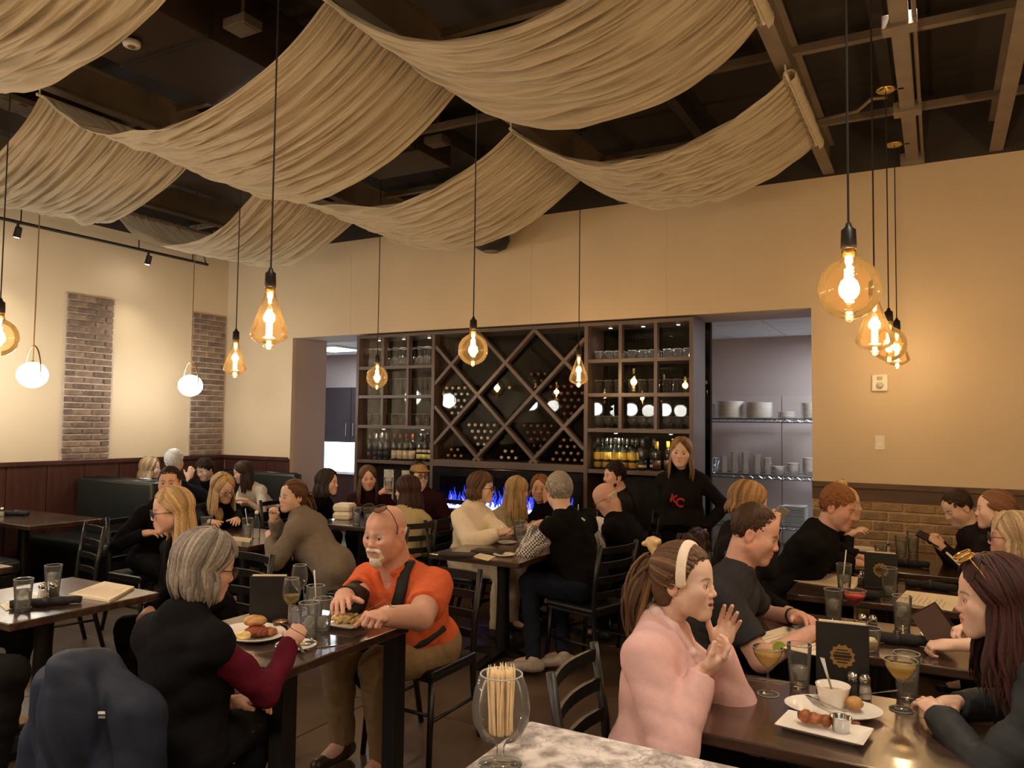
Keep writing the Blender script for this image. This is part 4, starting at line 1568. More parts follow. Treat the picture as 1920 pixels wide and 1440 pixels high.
            if style == 'tail':
                m = int(70 * q) + 12
                st = gp + .012 * r.randn(m, 3)
                Lt = o.get('tlen', .2) * (1 + .1 * r.randn(m))
                v = np.linspace(0, 1, 12)
                back = np.array(o.get('tdir', (0, -1, .15)))
                P = st[:, None] + (Lt[:, None] * .28 * np.sin(v * 1.7)[None])[..., None] * back + (Lt[:, None] * (v ** 1.35)[None])[..., None] * g
                P += ((.018 * np.sin(v * PI))[None, :, None] * r.randn(m, 1, 3))
                out.append(locks(P, .0085 * wq, .005, col, .2, seed + 5, gp))
            if style == 'bun':
                br = o.get('brad', .042)
                m = int(80 * q) + 20
                cb = gp + gd * br * .8
                ax_ = _nrows(r.randn(m, 3))
                e1 = _nrows(np.cross(ax_, r.randn(m, 3)))
                e2 = np.cross(ax_, e1)
                v = np.linspace(0, 4.2, 14)
                rad = br * (.75 + .35 * r.rand(m))
                P = cb + rad[:, None, None] * (np.cos(v)[None, :, None] * e1[:, None] + np.sin(v)[None, :, None] * e2[:, None])
                out.append((*sculpt([ell(cb, br * .8, k=.01)], hv), c1 * .75))
                out.append(locks(P, .008 * wq, .005, col, .22, seed + 6, cb))
    return join(out)


def _nrows(a):
    return a / (np.linalg.norm(a, axis=-1, keepdims=True) + 1e-9)


# ------------------------------------------------------------------ hands and limbs
def hand_prims(W, D, N, right, pose='rest', s=1., curl=None):
    D, N = _n(D), np.asarray(N, float)
    N = _n(N - (N @ D) * D)
    T = np.cross(D, N) * (1 if right else -1)
    c = {'rest': (.22, .3, .25), 'flat': (.06, .08, .06), 'grip': (.95, 1.0, .6), 'fist': (1.25, 1.5, 1.0), 'pinch': (.6, .7, .5), 'relax': (.4, .5, .35), 'open': (.12, .2, .15)}[pose]
    P = [ell(W + s * .048 * D, (.037 * s, .0155 * s, .052 * s), np.stack([T, N, D], 1), k=.012),
         cap(W - .02 * s * D, W + .03 * s * D, .026 * s, .024 * s, k=.02),
         ell(W + s * (.038 * D + .022 * T + .008 * N), (.017 * s, .015 * s, .03 * s), np.stack([T, N, D], 1), k=.012)]
    for i, (off, ln) in enumerate(((.0285, .068), (.0095, .077), (-.0098, .071), (-.028, .056))):
        b = W + s * ((.088 - .006 * abs(i - 1)) * D + off * T)
        d = _n(D + T * off * (3.2 if pose in ('open', 'rest') else 1.2))
        ang = 0
        extra = 0
        if pose == 'pinch' and i == 0:
            extra = -.1
        if pose == 'point' and i == 0:
            extra = -.9
        rr = (.0088, .0092, .0088, .0078)[i]
        for j, fr in enumerate((.45, .3, .25)):
            ang += c[j] + extra + .05 * i
            v = d * math.cos(ang) + N * math.sin(ang)
            e = b + v * ln * fr * s
            P.append(cap(b, e, rr * s * (1 - .07 * j), rr * s * (1 - .07 * (j + 1)), k=.004))
            b = e
    b = W + s * (.026 * D + .03 * T + .006 * N)
    td = {'fist': (.75, .25, .55), 'grip': (.7, .45, .6), 'pinch': (.8, .35, .5)}.get(pose, (.72, .62, .25))
    v = _n(td[0] * D + td[1] * T + td[2] * N)
    e = b + v * .042 * s
    P.append(cap(b, e, .0125 * s, .0105 * s, k=.012))
    v2 = _n(v + .35 * D + (.5 * N if pose in ('fist', 'grip', 'pinch') else 0 * N))
    P.append(cap(e, e + v2 * .034 * s, .0105 * s, .0085 * s, k=.004))
    return P


def ik(S, W, a, b, hint):
    d = W - S
    L = np.linalg.norm(d)
    if L > (a + b) * .985:
        W = S + d / L * (a + b) * .985
        d = W - S
        L = np.linalg.norm(d)
    L = max(L, .12)
    u = d / np.linalg.norm(d)
    x = (a * a - b * b + L * L) / (2 * L)
    h = math.sqrt(max(a * a - x * x, 0))
    p = _n(hint - (hint @ u) * u)
    return S + u * x + p * h, W


def frame(fwd, pitch=0., tilt=0.):
    """columns right, forward, up; pitch > 0 looks down, tilt > 0 leans to the right shoulder"""
    f = _n((fwd[0], fwd[1], 0))
    r = np.cross(f, [0, 0, 1.])
    u = np.array([0, 0, 1.])
    cp, sp = math.cos(pitch), math.sin(pitch)
    f2, u2 = f * cp - u * sp, u * cp + f * sp
    ct, st = math.cos(tilt), math.sin(tilt)
    r3, u3 = r * ct - u2 * st, u2 * ct + r * st
    return np.stack([r3, f2, u3], 1)


SKIN = {'fair': srgb(216, 182, 164), 'pink': srgb(210, 168, 150), 'tan': srgb(188, 148, 122), 'warm': srgb(202, 160, 136), 'ruddy': srgb(206, 160, 142)}
GREY_N = [0]


def point(sp):
    """(x, y, 'z', height) or (x, y, 'd', depth) or (x, y, z) world"""
    if len(sp) == 4 and sp[2] == 'z':
        return atz(sp[0], sp[1], sp[3])
    if len(sp) == 4 and sp[2] == 'd':
        return atd(sp[0], sp[1], sp[3])
    return np.array(sp, float)


def person(label, head, d, face=0, body=None, pitch=0, tilt=0, s=1., sex='f', skin='fair', res='mid', build=0., seat=.46, lean=0, lt=.47,
           hair=None, brow=None, lip=None, beard=None, glasses=None, mouth=0., jaw=1., full=0., iris=(.05, .035, .02), look=(0, 1, 0),
           top=(.01, .01, .011), sleeve='long', topmat=None, neck='crew', under=None, vest=None, legs=(.012, .012, .014), shoes=(.02, .02, .02),
           L=None, R=None, Lh=None, Rh_=None, Lpose='rest', Rpose='rest', LN=None, RN=None, LD=None, RD=None, knees=None, ankles=None,
           back=.02, stand=False, coat=0., fold=.012, seed=None, sole=None, pelvis=None, head3=None, thick=.012, shw=None, extra=None, hairdy=0., hips=None, sleevemat=None, seated_on='chair'):
    male = sex == 'm'
    GREY_N[0] += 1
    seed = seed or GREY_N[0] * 13
    hc = atd(head[0], head[1], d) if head3 is None else np.array(head3, float)
    vd = _n((hc[0], hc[1], 0))
    rd = np.array([vd[1], -vd[0], 0])
    dirf = lambda a: -math.cos(math.radians(a)) * vd + math.sin(math.radians(a)) * rd
    body = face if body is None else body
    Ff, Fb = dirf(face), dirf(body)
    Rh = frame(Ff, math.radians(pitch), math.radians(tilt))
    lv = np.array([0, 0, 1.])
    nb = hc + s * (-.05 * Fb - .165 * lv) - s * .02 * Ff
    if stand:
        pel = np.array([nb[0], nb[1], .585 * hc[2]]) - .03 * Fb
        pel[:2] += np.array(hips if hips else (0, 0))
    elif pelvis is not None:
        pel = np.array(pelvis, float)
    else:
        pz = seat + .10
        dz = min(nb[2] - pz, lt * s * .995)
        off = math.sqrt(max((lt * s) ** 2 - dz * dz, .0004))
        ld = dirf(body + lean)
        pel = nb - off * ld
        pel[2] = nb[2] - dz
    base = np.array([pel[0], pel[1], 0.])
    root = thing('person', label, 'person', tuple(base))
    U = _n(nb - pel)
    Bx = _n(np.cross(Fb, U))
    By = np.cross(U, Bx)
    B3 = np.stack([Bx, By, U], 1)
    Lt = np.linalg.norm(nb - pel)
    sw = (shw or (.178 if male else .152)) * s
    hv = {'near': .0034, 'mid': .0052, 'far': .0075}[res]
    bv = {'near': .0095, 'mid': .013, 'far': .017}[res]
    gv = {'near': .0085, 'mid': .0115, 'far': .015}[res]
    # ---- skeleton
    sh = {}
    el = {}
    wr = {}
    hip = {}
    kn = {}
    an = {}
    for sd, tg, hint in ((-1, L, Lh), (1, R, Rh_)):
        S_ = nb - .075 * s * U + sd * sw * Bx - .005 * By
        if tg is None:
            T_ = pel + .30 * s * Fb + sd * .1 * Bx + np.array([0, 0, .06])
            if stand:
                T_ = S_ + np.array([0, 0, -.5 * s]) + .06 * Fb + sd * .05 * Bx
        else:
            T_ = point(tg)
        hn = np.array(hint, float) if hint is not None else (-.75 * lv + .5 * sd * Bx - .35 * Fb)
        E_, W_ = ik(S_, T_, (.285 if male else .265) * s, (.255 if male else .24) * s, hn)
        sh[sd], el[sd], wr[sd] = S_, E_, W_
        hp = pel + sd * .085 * s * Bx - .01 * U
        if stand:
            K_ = hp + np.array([0, 0, -.42 * s]) + .02 * Fb
            A_ = np.array([K_[0], K_[1], .09])
        else:
            K_ = hp + .40 * s * Fb + sd * .05 * Bx
            K_[2] = max(seat + .07, .5)
            if knees is not None:
                K_ = point(knees[0 if sd < 0 else 1])
            A_ = K_ - .05 * Fb
            A_[2] = .09
            if ankles is not None:
                A_ = point(ankles[0 if sd < 0 else 1])
        hip[sd], kn[sd], an[sd] = hp, K_, A_
    # ---- solids shared by skin and clothes
    bw = build
    def torso(f=0.):
        P = [ell(nb - .155 * s * U + .008 * By, ((.158 if male else .138) * s + .03 * bw + f, .105 * s + .03 * bw + f, .175 * s + f), B3, k=.05),
             ell(pel + .16 * s * U + (.015 + .05 * bw) * By, (.128 * s + .055 * bw + f, .1 * s + .075 * bw + f, .15 * s + f), B3, k=.06),
             ell(pel + .02 * U, ((.155 if male else .165) * s + .03 * bw + f, .125 * s + .03 * bw + f, .115 * s + f), B3, k=.05)]
        for sd in (-1, 1):
            P.append(cap(nb - .075 * s * U + sd * .04 * Bx, sh[sd], .062 * s + f, .047 * s + f, k=.05))
            P.append(cap(nb + .012 * U + sd * .015 * Bx - .01 * By, sh[sd] - .1 * sd * sw * Bx, .036 * s + f, .034 * s + f, k=.06))
            if not male:
                P.append(ell(nb - .2 * s * U + .075 * s * By + sd * .062 * s * Bx, .062 * s + f, k=.05))
        return P
    ra = ((.050, .043, .041, .029) if male else (.043, .036, .035, .0245))
    ra = [v * s * (1 + .25 * bw) for v in ra]

    def arm(sd, f=0., upto=2., flat=False):
        P = []
        if upto <= 1:
            q = sh[sd] + (el[sd] - sh[sd]) * upto
            return [cap(sh[sd], q, ra[0] + f, ra[0] + (ra[1] - ra[0]) * upto + f, k=.03, flat=flat)]
        P.append(cap(sh[sd], el[sd], ra[0] + f, ra[1] + f, k=.03))
        q = el[sd] + (wr[sd] - el[sd]) * (upto - 1)
        P.append(cap(el[sd], q, ra[2] + f, ra[2] + (ra[3] - ra[2]) * (upto - 1) + min(f, .02), k=.02, flat=flat))
        return P
    rl = [v * s * (1 + .2 * bw) for v in (.085, .060, .056, .037)]

    def leg(sd, f=0.):
        return [cap(hip[sd], kn[sd], rl[0] + f, rl[1] + f, k=.04), cap(kn[sd], an[sd], rl[2] + f, rl[3] + f, k=.03, flat=True)]
    # ---- skin
    sk = SKIN[skin] if isinstance(skin, str) else skin
    ntop = hc + Rh @ (np.array([0, -.022, -.065]) * s)
    nr = (.056 if male else .046) * s * (1 + .25 * bw)
    hp_ = xform(head_prims(res != 'far', male, mouth, jaw, full), Rh, hc, s)
    hp_.append(cap(ntop, nb - .01 * U, nr, nr * 1.08, k=.03))
    V, Fc = sculpt(hp_, hv)
    Lc = (V - hc) @ Rh / s
    br = np.array(brow if brow is not None else (hair[1] if hair is not None and np.ndim(hair[1]) == 1 else (.08, .05, .03))) * .7
    lp = np.array(lip if lip is not None else np.array(sk) * (.92, .52, .5))
    parts = [(V, Fc, head_cols(Lc, sk, br, lp, beard[1] if beard is not None and beard[0] == 'stubble' else None, male, mouth))]
    core = torso(-.012)
    for sd in (-1, 1):
        core += arm(sd, 0. if sleeve in ('short', 'push') else -.006) + leg(sd, -.012)
        core.append(cap(an[sd], an[sd] + .14 * s * Fb + np.array([0, 0, -.05]), .034 * s, .028 * s, k=.02))
    core.append(cap(ntop, nb - .04 * U, nr * .9, nr, k=.03))
    V, Fc = sculpt(core, bv)
    parts.append((V, Fc, np.array(sk) * .98))
    hres = {'near': .0036, 'mid': .0056, 'far': .008}[res]
    for sd, pose, NN, DD in ((-1, Lpose, LN, LD), (1, Rpose, RN, RD)):
        if pose is None:
            continue
        D = _n(wr[sd] - el[sd]) if DD is None else np.array(DD, float)
        if pose in ('rest', 'flat') and DD is None:
            D = _n(D * (1, 1, .35))
        N = np.array(NN, float) if NN is not None else -lv - .3 * sd * Bx
        V, Fc = sculpt(hand_prims(wr[sd], D, N, sd > 0, pose, s * (1.02 if male else .92)), hres)
        cc = np.tile(np.array(sk) * (1., .95, .93), (len(V), 1))
        parts.append((V, Fc, cc))
    V, Fc, Cc = join(parts)
    link('body', mesh_np('body', V - base, Fc, Cc, mats=(M_skin,)), root)
    if res != 'far' or abs(face) < 100:
        for sd in (-1, 1):
            eye_object(root, hc, Rh, s, sd, base, iris, look)
    # ---- clothes
    fo_a, fo_b = folds(seed, fold * 1.15, 24, 5), folds(seed + 1, fold * .4, 75, 4)
    fo = lambda X, Y, Z: fo_a(X, Y, Z) + fo_b(X, Y, Z)
    tm = topmat or M_cloth

    def cloth(name, P, col, m, disp=fo, g=gv):
        V, Fc = sculpt(P, g, disp)
        cc = col((V, hc, nb, U, Bx, By)) if callable(col) else np.array(col)
        o = link(name, mesh_np(name, V - base, Fc, np.broadcast_to(cc, (len(V), 3)), mats=(m,)), root)
        return o
    P = torso(thick)
    up = {'long': 1.97, 'short': .72, 'push': 1.35, 'none': .0, 'puff': 1.97}[sleeve]
    slf = thick * (1.0 if sleeve != 'puff' else 2.2)
    if up and vest is None:
        for sd in (-1, 1):
            P += arm(sd, slf if sleeve != 'short' else thick * 1.4, up, True)
    if neck == 'turtle':
        P.append(cap(nb - .03 * U, ntop - .02 * U, nr + .022, nr + .02, k=.03, flat=True))
        P.append(cap(nb - .0 * U, nb + .03 * U + .01 * By, nr + .035, nr + .03, k=.02))
    elif neck == 'collar':
        P.append(cap(nb - .03 * U, nb + .045 * U, nr + .013, nr + .016, k=.015, flat=True))
        P.append(ell(nb + .03 * U + .09 * By, (.03, .06, .07), B3, k=.015, op='-'))
    elif neck == 'hood':
        P.append(cap(nb - .03 * U, nb + .02 * U, nr + .02, nr + .024, k=.03, flat=True))
        P.append(ell(nb - .02 * U - .085 * By, (.1, .055, .06), B3, k=.04))
    elif neck == 'vee':
        P.append(cap(nb - .03 * U, nb + .02 * U, nr + .012, nr + .012, k=.02, flat=True))
        P.append(ell(nb - .02 * U + .1 * By, (.035, .075, .14), B3, k=.015, op='-'))
    elif neck == 'band':
        P.append(cap(nb - .03 * U, nb + .05 * U, nr + .012, nr + .014, k=.02, flat=True))
    else:
        P.append(cap(nb - .03 * U, nb + .012 * U, nr + .011, nr + .011, k=.02, flat=True))
    if coat:      # skirts of a coat or a long top below the hip
        P.append(cap(pel + .05 * U, pel - coat * .6 * lv + .05 * Fb, .16 * s, .17 * s, k=.06, flat=True))
    nm = 'vest' if vest is not None else ('shirt' if coat == 0 else 'coat')
    if vest is not None:
        for sd in (-1, 1):
            P.append(cap(sh[sd], sh[sd] + .1 * (el[sd] - sh[sd]), ra[0] + thick + .006, ra[0] + thick + .004, k=.03, flat=True))
        shirt_o = cloth('vest', P, vest, tm)
        for sd in (-1, 1):
            cloth('sleeve', arm(sd, .013, 1.95, True), top, sleevemat or M_cloth)
    else:
        shirt_o = cloth(nm, P, top, tm)
    if under is not None:      # shirt front that shows inside an open jacket or neckline
        cloth('undershirt', [ell(nb - .17 * s * U + .05 * By, ((.05) * s, .079 * s + thick, .15 * s), B3, k=.02),
                             cap(nb - .03 * U, nb + .0 * U, nr + .006, nr + .007, k=.02, flat=True)], under, M_cloth, folds(seed + 3, .003, 40))
    P = [ell(pel + .01 * U, ((.155 if male else .165) * s + .03 * bw + .01, .125 * s + .03 * bw + .01, .11 * s), B3, k=.05)]
    for sd in (-1, 1):
        P += leg(sd, .009)
    cloth('trousers', P, legs, M_cloth)
    for sd in (-1, 1):
        a = an[sd].copy()
        f2 = _n(a * (1, 1, 0) - kn[sd] * (1, 1, 0) + .6 * Fb)
        a[2] = max(a[2], .07)
        P = [cap(a, a - np.array([0, 0, .03]), .042 * s, .042 * s, k=.02), cap(a + np.array([0, 0, -.035]) - .04 * f2, a + .15 * s * f2 + np.array([0, 0, -.045]), .036 * s, .03 * s, k=.02)]
        if an[sd][2] < .12:
            P.append(half((0, 0, -1), -.002, .004))
        cloth('shoe', P, shoes, M_leather, None, max(gv * .8, .007))
    # ---- hair
    hobj = None
    if hair is not None:
        st, hcol = hair[0], hair[1]
        kw = hair[2] if len(hair) > 2 else {}
        V, Fc, Cc = make_hair(st, hcol, Rh, s, seed, res, **kw)
        V = (V * s) @ Rh.T + hc
        hobj = link('hair', mesh_np('hair', V - base, Fc, Cc, mats=(M_hair,)), root)
    if beard is not None and beard[0] != 'stubble':
        bp = []
        if 'tache' in beard[0]:
            for sd in (-1, 1):
                bp += [cap((0, .0945, -.0465), (sd * .03, .084, -.056), .0105, .008, k=.006), cap((sd * .03, .084, -.056), (sd * .036, .074, -.084), .008, .0065, k=.006)]
        if 'goatee' in beard[0]:
            bp += [ell((0, .074, -.098), (.03, .022, .024), k=.012), cap((-.03, .068, -.082), (.03, .068, -.082), .009, k=.01), ell((0, .066, -.115), (.022, .018, .018), k=.015)]
            bp.append(cap((-.02, .09, -.0645), (.02, .09, -.0645), .007, k=.004, op='-'))
        if 'full' in beard[0]:
            for sd in (-1, 1):
                bp += [cap((sd * .06, .01, -.02), (sd * .052, .025, -.07), .014, .016, k=.02), cap((sd * .052, .025, -.07), (0, .072, -.1), .016, .02, k=.02), cap((0, .093, -.047), (sd * .028, .082, -.06), .006, k=.006)]
            bp.append(cap((-.018, .095, -.062), (.018, .095, -.062), .008, k=.004, op='-'))
        V, Fc = sculpt(xform(bp, Rh, hc, s), hv, folds(seed + 9, .0022, 420, 5))
        link('beard', mesh_np('beard', V - base, Fc, np.broadcast_to(np.array(beard[1]), (len(V), 3)), mats=(M_hair,)), root)
    if glasses is not None:
        hl = lambda p: Vector(Rh @ (np.array(p) * s) + hc - base)
        raised = glasses.startswith('head')
        mt = M_goldf if 'gold' in glasses else M_frame
        g = MB()
        lens = MB()
        oy, oz, rr = (.1, -.004, .0215) if not raised else (.07, .122, .028)
        tl = 0 if not raised else 1.05
        ct, st_ = math.cos(tl), math.sin(tl)
        def gp(x, y, z):       # tilt about the lens line when pushed up on the head
            return hl((x, oy + (y) * ct - z * st_, oz + y * st_ + z * ct))
        for sd in (-1, 1):
            ring = [gp(sd * .034 + rr * 1.12 * math.cos(a), -.006 * math.cos(a) * sd * 0, rr * .88 * math.sin(a)) for a in np.linspace(0, 2 * PI, 21)]
            g.tube(ring, .0021 if 'thick' not in glasses else .0032, 6, cap=False)
            lens.add([gp(sd * .034, .0, 0)] + ring[:-1], [(0, i + 1, (i + 1) % 20 + 1) for i in range(20)])
            g.tube([gp(sd * (.034 + rr * 1.1), 0, .006), gp(sd * .077, -.04, .008), gp(sd * .08, -.1, .004), gp(sd * .077, -.125, -.016)], .002, 6)
        g.tube([gp(-.012, 0, .004), gp(0, .004, .008), gp(.012, 0, .004)], .002, 6)
        go = g.build('glasses', mt, root, smooth=True)
        lens.build('lens', thin_glass('tinted_lens', (.35, .3, .25), 1.5) if raised else M_lens, go)
    info = dict(shirt=shirt_o, root=root, base=base, hc=hc, Rh=Rh, s=s, nb=nb, U=U, Bx=Bx, By=By, Fb=Fb, pel=pel, sh=sh, el=el, wr=wr, kn=kn, an=an, ra=ra, B3=B3, cloth=cloth, nr=nr, ntop=ntop)
    if extra:
        extra(info)
    if not stand and seated_on:
        chair(pel[0] - back * Fb[0], pel[1] - back * Fb[1], Fb, seated_on)
    return info


def collar(i, col, r_=.012, drop=.07, up=.05, m=None, name='collar'):
    nb, U, By, Bx, w_ = i['nb'], i['U'], i['By'], i['Bx'], i['nr'] + .012
    P = []
    for sx in (-1, 1):
        q = [nb + up * U - (w_ - .004) * By, nb + (up - .008) * U + sx * w_ * Bx - .005 * By, nb + (up - .045) * U + sx * w_ * .95 * Bx + .04 * By, nb - drop * U + sx * .028 * Bx + .1 * By]
        for a, b in zip(q[:-1], q[1:]):
            P.append(cap(a, b, r_, r_, k=.01))
    V, Fc = sculpt(P, .005)
    return link(name, mesh_np(name, V - i['base'], Fc, np.broadcast_to(np.array(col), (len(V), 3)), mats=(m or M_cloth,)), i['root'])


def stick(i, p, dirn, off=.004):
    """point of the garment surface met when coming from outside along -dirn (person space)"""
    if 'bvh' not in i:
        me = i['shirt'].data
        co = np.empty(len(me.vertices) * 3, np.float32)
        me.vertices.foreach_get('co', co)
        i['bvh'] = BVHTree.FromPolygons(co.reshape(-1, 3).tolist(), [tuple(q.vertices) for q in me.polygons])
    d = _n(dirn)
    o = np.asarray(p) - i['base']
    h = i['bvh'].ray_cast(Vector(o + d * .6), Vector(-d), .9)
    q = np.array(h[0]) if h[0] is not None else o
    return q + d * off
# ------------------------------------------------------------------ furniture
M_top = mat('dark_wood_table_top', srgb(62, 43, 34), .24, var=.45, scale=3.2, stretch=(1, 9, 9), bump=.1, bscale=40, coat=.7, spec=.7)
M_iron = mat('black_iron', srgb(15, 14, 13), .38, var=.1)
M_vinyl = mat('black_vinyl', srgb(20, 20, 19), .3, var=.12, bump=.08, bscale=120)
M_booth = mat('green_black_vinyl', srgb(30, 33, 31), .3, var=.12, bump=.08, bscale=90)


def table(x0, x1, y0, y1, label, kind='pedestal', z=.75):
    cx, cy = (x0 + x1) / 2, (y0 + y1) / 2
    hx_, hy = (x1 - x0) / 2, (y1 - y0) / 2
    t = thing('dining_table', label, 'table', (cx, cy, 0))
    MB().box((-hx_, -hy, z - .036), (hx_, hy, z)).build('table_top', M_top, t, bevel=.005)
    if kind == 'legs':
        for sx in (-1, 1):
            for sy in (-1, 1):
                MB().box((sx * (hx_ - .045) - .036, sy * (hy - .045) - .036, 0), (sx * (hx_ - .045) + .036, sy * (hy - .045) + .036, z - .036)).build('leg', M_iron, t, bevel=.004)
        for sy in (-1, 1):
            MB().box((-hx_ + .09, sy * (hy - .04) - .01, z - .1), (hx_ - .09, sy * (hy - .04) + .01, z - .036)).build('apron', M_iron, t)
    else:
        pts = [(.055, .03), (.05, .2), (.042, .5), (.05, z - .06), (.13, z - .05), (.13, z - .037)]
        sharp_smooth(MB().lathe([(0, .02)] + pts, 16).build('column', M_iron, t))
        for a in (0, 1):
            b = MB()
            e = hx_ * .85 if a == 0 else hy * .9
            pr_ = [(-e, .012), (-.06, .05), (.06, .05), (e, .012)]
            for (pa, za), (pb, zb2) in zip(pr_[:-1], pr_[1:]):
                P = [(pa, -.035, 0), (pb, -.035, 0), (pb, .035, 0), (pa, .035, 0), (pa, -.035, za), (pb, -.035, zb2), (pb, .035, zb2), (pa, .035, za)]
                if a:
                    P = [(-y, x, q) for x, y, q in P]
                b.add(P, [(0, 3, 2, 1), (4, 5, 6, 7), (0, 1, 5, 4), (1, 2, 6, 5), (2, 3, 7, 6), (3, 0, 4, 7)])
            b.build('foot', M_iron, t)
    return t


TB = {
    'T1': table(-2.86, -2.10, 2.10, 2.86, 'dark wood table on square legs between the grey-bobbed woman and orange-shirted man', 'legs'),
    'TL': table(-4.36, -3.59, 1.94, 2.69, 'dark wood pedestal table with two water glasses and unread menus'),
    'TL2': table(-5.85, -4.96, 1.94, 2.69, 'bare dark wood table next to the one with unread menus'),
    'BT': table(-8.0, -6.66, 3.72, 4.38, 'dark wood booth table under the brass-looped white lantern'),
    'TC': table(-3.11, -2.40, 4.45, 5.30, 'dark wood table with check folders in front of the white turtleneck woman'),
    'TC2': table(-3.11, -2.40, 5.32, 6.08, 'dark wood table pushed against the check-folder table near the fire'),
    'TT': table(-5.2, -4.36, 3.97, 4.68, 'dark wood table of the taupe-coat and black-blazer women'),
    'TB': table(-4.98, -4.30, 5.22, 5.92, 'dark wood table with stacked foam boxes near the cabinet'),
    'R1': table(-.66, .14, 2.32, 2.94, 'dark wood table with soup cup and fried chicken plates', 'pedestal'),
    'R2': table(-.74, .14, 3.42, 4.04, 'dark wood table with the red cocktail, where the polo-shirt man leans'),
    'R3': table(-.74, .14, 4.46, 5.08, 'dark wood table with straw-filled tumbler where the red-haired man sits'),
    'R4': table(-.74, .14, 5.47, 6.42, 'dark wood table against the brick dado by the phone-reading youth'),
}


def chair_proto():
    t = thing('dining_chair', 'x', 'chair')
    MB().box((-.21, -.2, .425), (.21, .21, .465)).build('seat', M_vinyl, t, bevel=.016, seg=3)
    MB().box((-.2, -.19, .405), (.2, .2, .425)).build('seat_frame', M_iron, t, bevel=.004)
    for sx in (-1, 1):
        MB().tube([(sx * .185, .18, .41), (sx * .2, .215, 0)], [.017, .014], 8).build('leg', M_iron, t, smooth=True)
        MB().tube([(sx * .19, -.27, 0), (sx * .187, -.205, .25), (sx * .187, -.19, .43), (sx * .19, -.205, .62), (sx * .192, -.25, .88)], [.015, .017, .018, .017, .016], 8).build('back_post', M_iron, t, smooth=True)
        MB().tube([(sx * .19, .19, .22), (sx * .187, -.21, .22)], .009, 6).build('stretcher', M_iron, t, smooth=True)
    MB().tube([(-.187, .19, .25), (.187, .19, .25)], .009, 6).build('stretcher', M_iron, t, smooth=True)
    for k in range(4):
        z = .545 + k * .098
        yb = -.198 - .052 * max(0, (z - .6) / .28)
        n = 8
        b = MB()
        V = []
        for i in range(n + 1):
            u = -1 + 2 * i / n
            yy = yb - .028 * (1 - u * u)
            V += [(u * .185, yy - .007, z - .02), (u * .185, yy + .007, z - .02), (u * .185, yy + .007, z + .022), (u * .185, yy - .007, z + .022)]
        Fc = []
        for i in range(n):
            for j in range(4):
                Fc.append((i * 4 + j, i * 4 + (j + 1) % 4, i * 4 + 4 + (j + 1) % 4, i * 4 + 4 + j))
        b.add(V, Fc + [(0, 1, 2, 3), (n * 4 + 3, n * 4 + 2, n * 4 + 1, n * 4)])
        b.build('slat', M_iron, t)
    return t


CHAIR = chair_proto()
CH_USED = [False]


def chair(x, y, f, label):
    o = CHAIR if not CH_USED[0] else copy_tree(CHAIR)
    CH_USED[0] = True
    o.location = (x, y, 0)
    o.rotation_euler = (0, 0, math.atan2(f[1], f[0]) - PI / 2)
    tag(o, label, 'chair', 'black ladder-back chairs')
    return o


# empty chair tucked at the table with the menus, and one behind
p = atz(88, 1108, .46)
chair(p[0] - .1, p[1] + .12, (-.25, -1), 'empty black ladder-back chair behind the two water glasses')
chair(-5.4, 1.5, (0, 1), 'empty black ladder-back chair facing the bare table')

# ------------------------------------------------------------------ booths along the left wall
def booth(y_back, face, x1, label, x0=XL + .06, zt=1.03):
    """bench whose padded back stands at y_back; face +1 looks away from the camera"""
    t = thing('booth_bench', label, 'booth', ((x0 + x1) / 2, y_back, 0))
    hw_ = (x1 - x0) / 2
    s_ = face
    a = lambda y: y * s_
    def bx_(y0, y1, z0, z1, nm, m, bev, dx=0.):
        ya, yb2 = sorted((a(y0), a(y1)))
        sharp_smooth(MB().box((-hw_ - dx, ya, z0), (hw_ + dx, yb2, z1)).build(nm, m, t, bevel=bev, seg=3), 60)
    bx_(.0, .13, .1, zt - .0, 'back_cushion', M_booth, .03)
    bx_(.12, .6, .36, .48, 'seat_cushion', M_booth, .035)
    bx_(.12, .56, 0, .36, 'base', M_vinyl, .004, -.01)
    n = 12
    MB().tube([(-hw_ + .03, a(.065), zt), (hw_ - .03, a(.065), zt)], .012, 8).build('piping', M_vinyl, t, smooth=True)
    return t


booth(5.07, -1, -6.78, 'black vinyl booth bench facing the empty booth table')
booth(5.08, 1, -6.78, 'black vinyl booth bench carrying the white-haired man')
booth(6.84, -1, -6.62, 'black vinyl booth bench against the corner wall under the dado')
booth(3.1, 1, -6.7, 'black vinyl booth bench on the near side of the empty booth table')

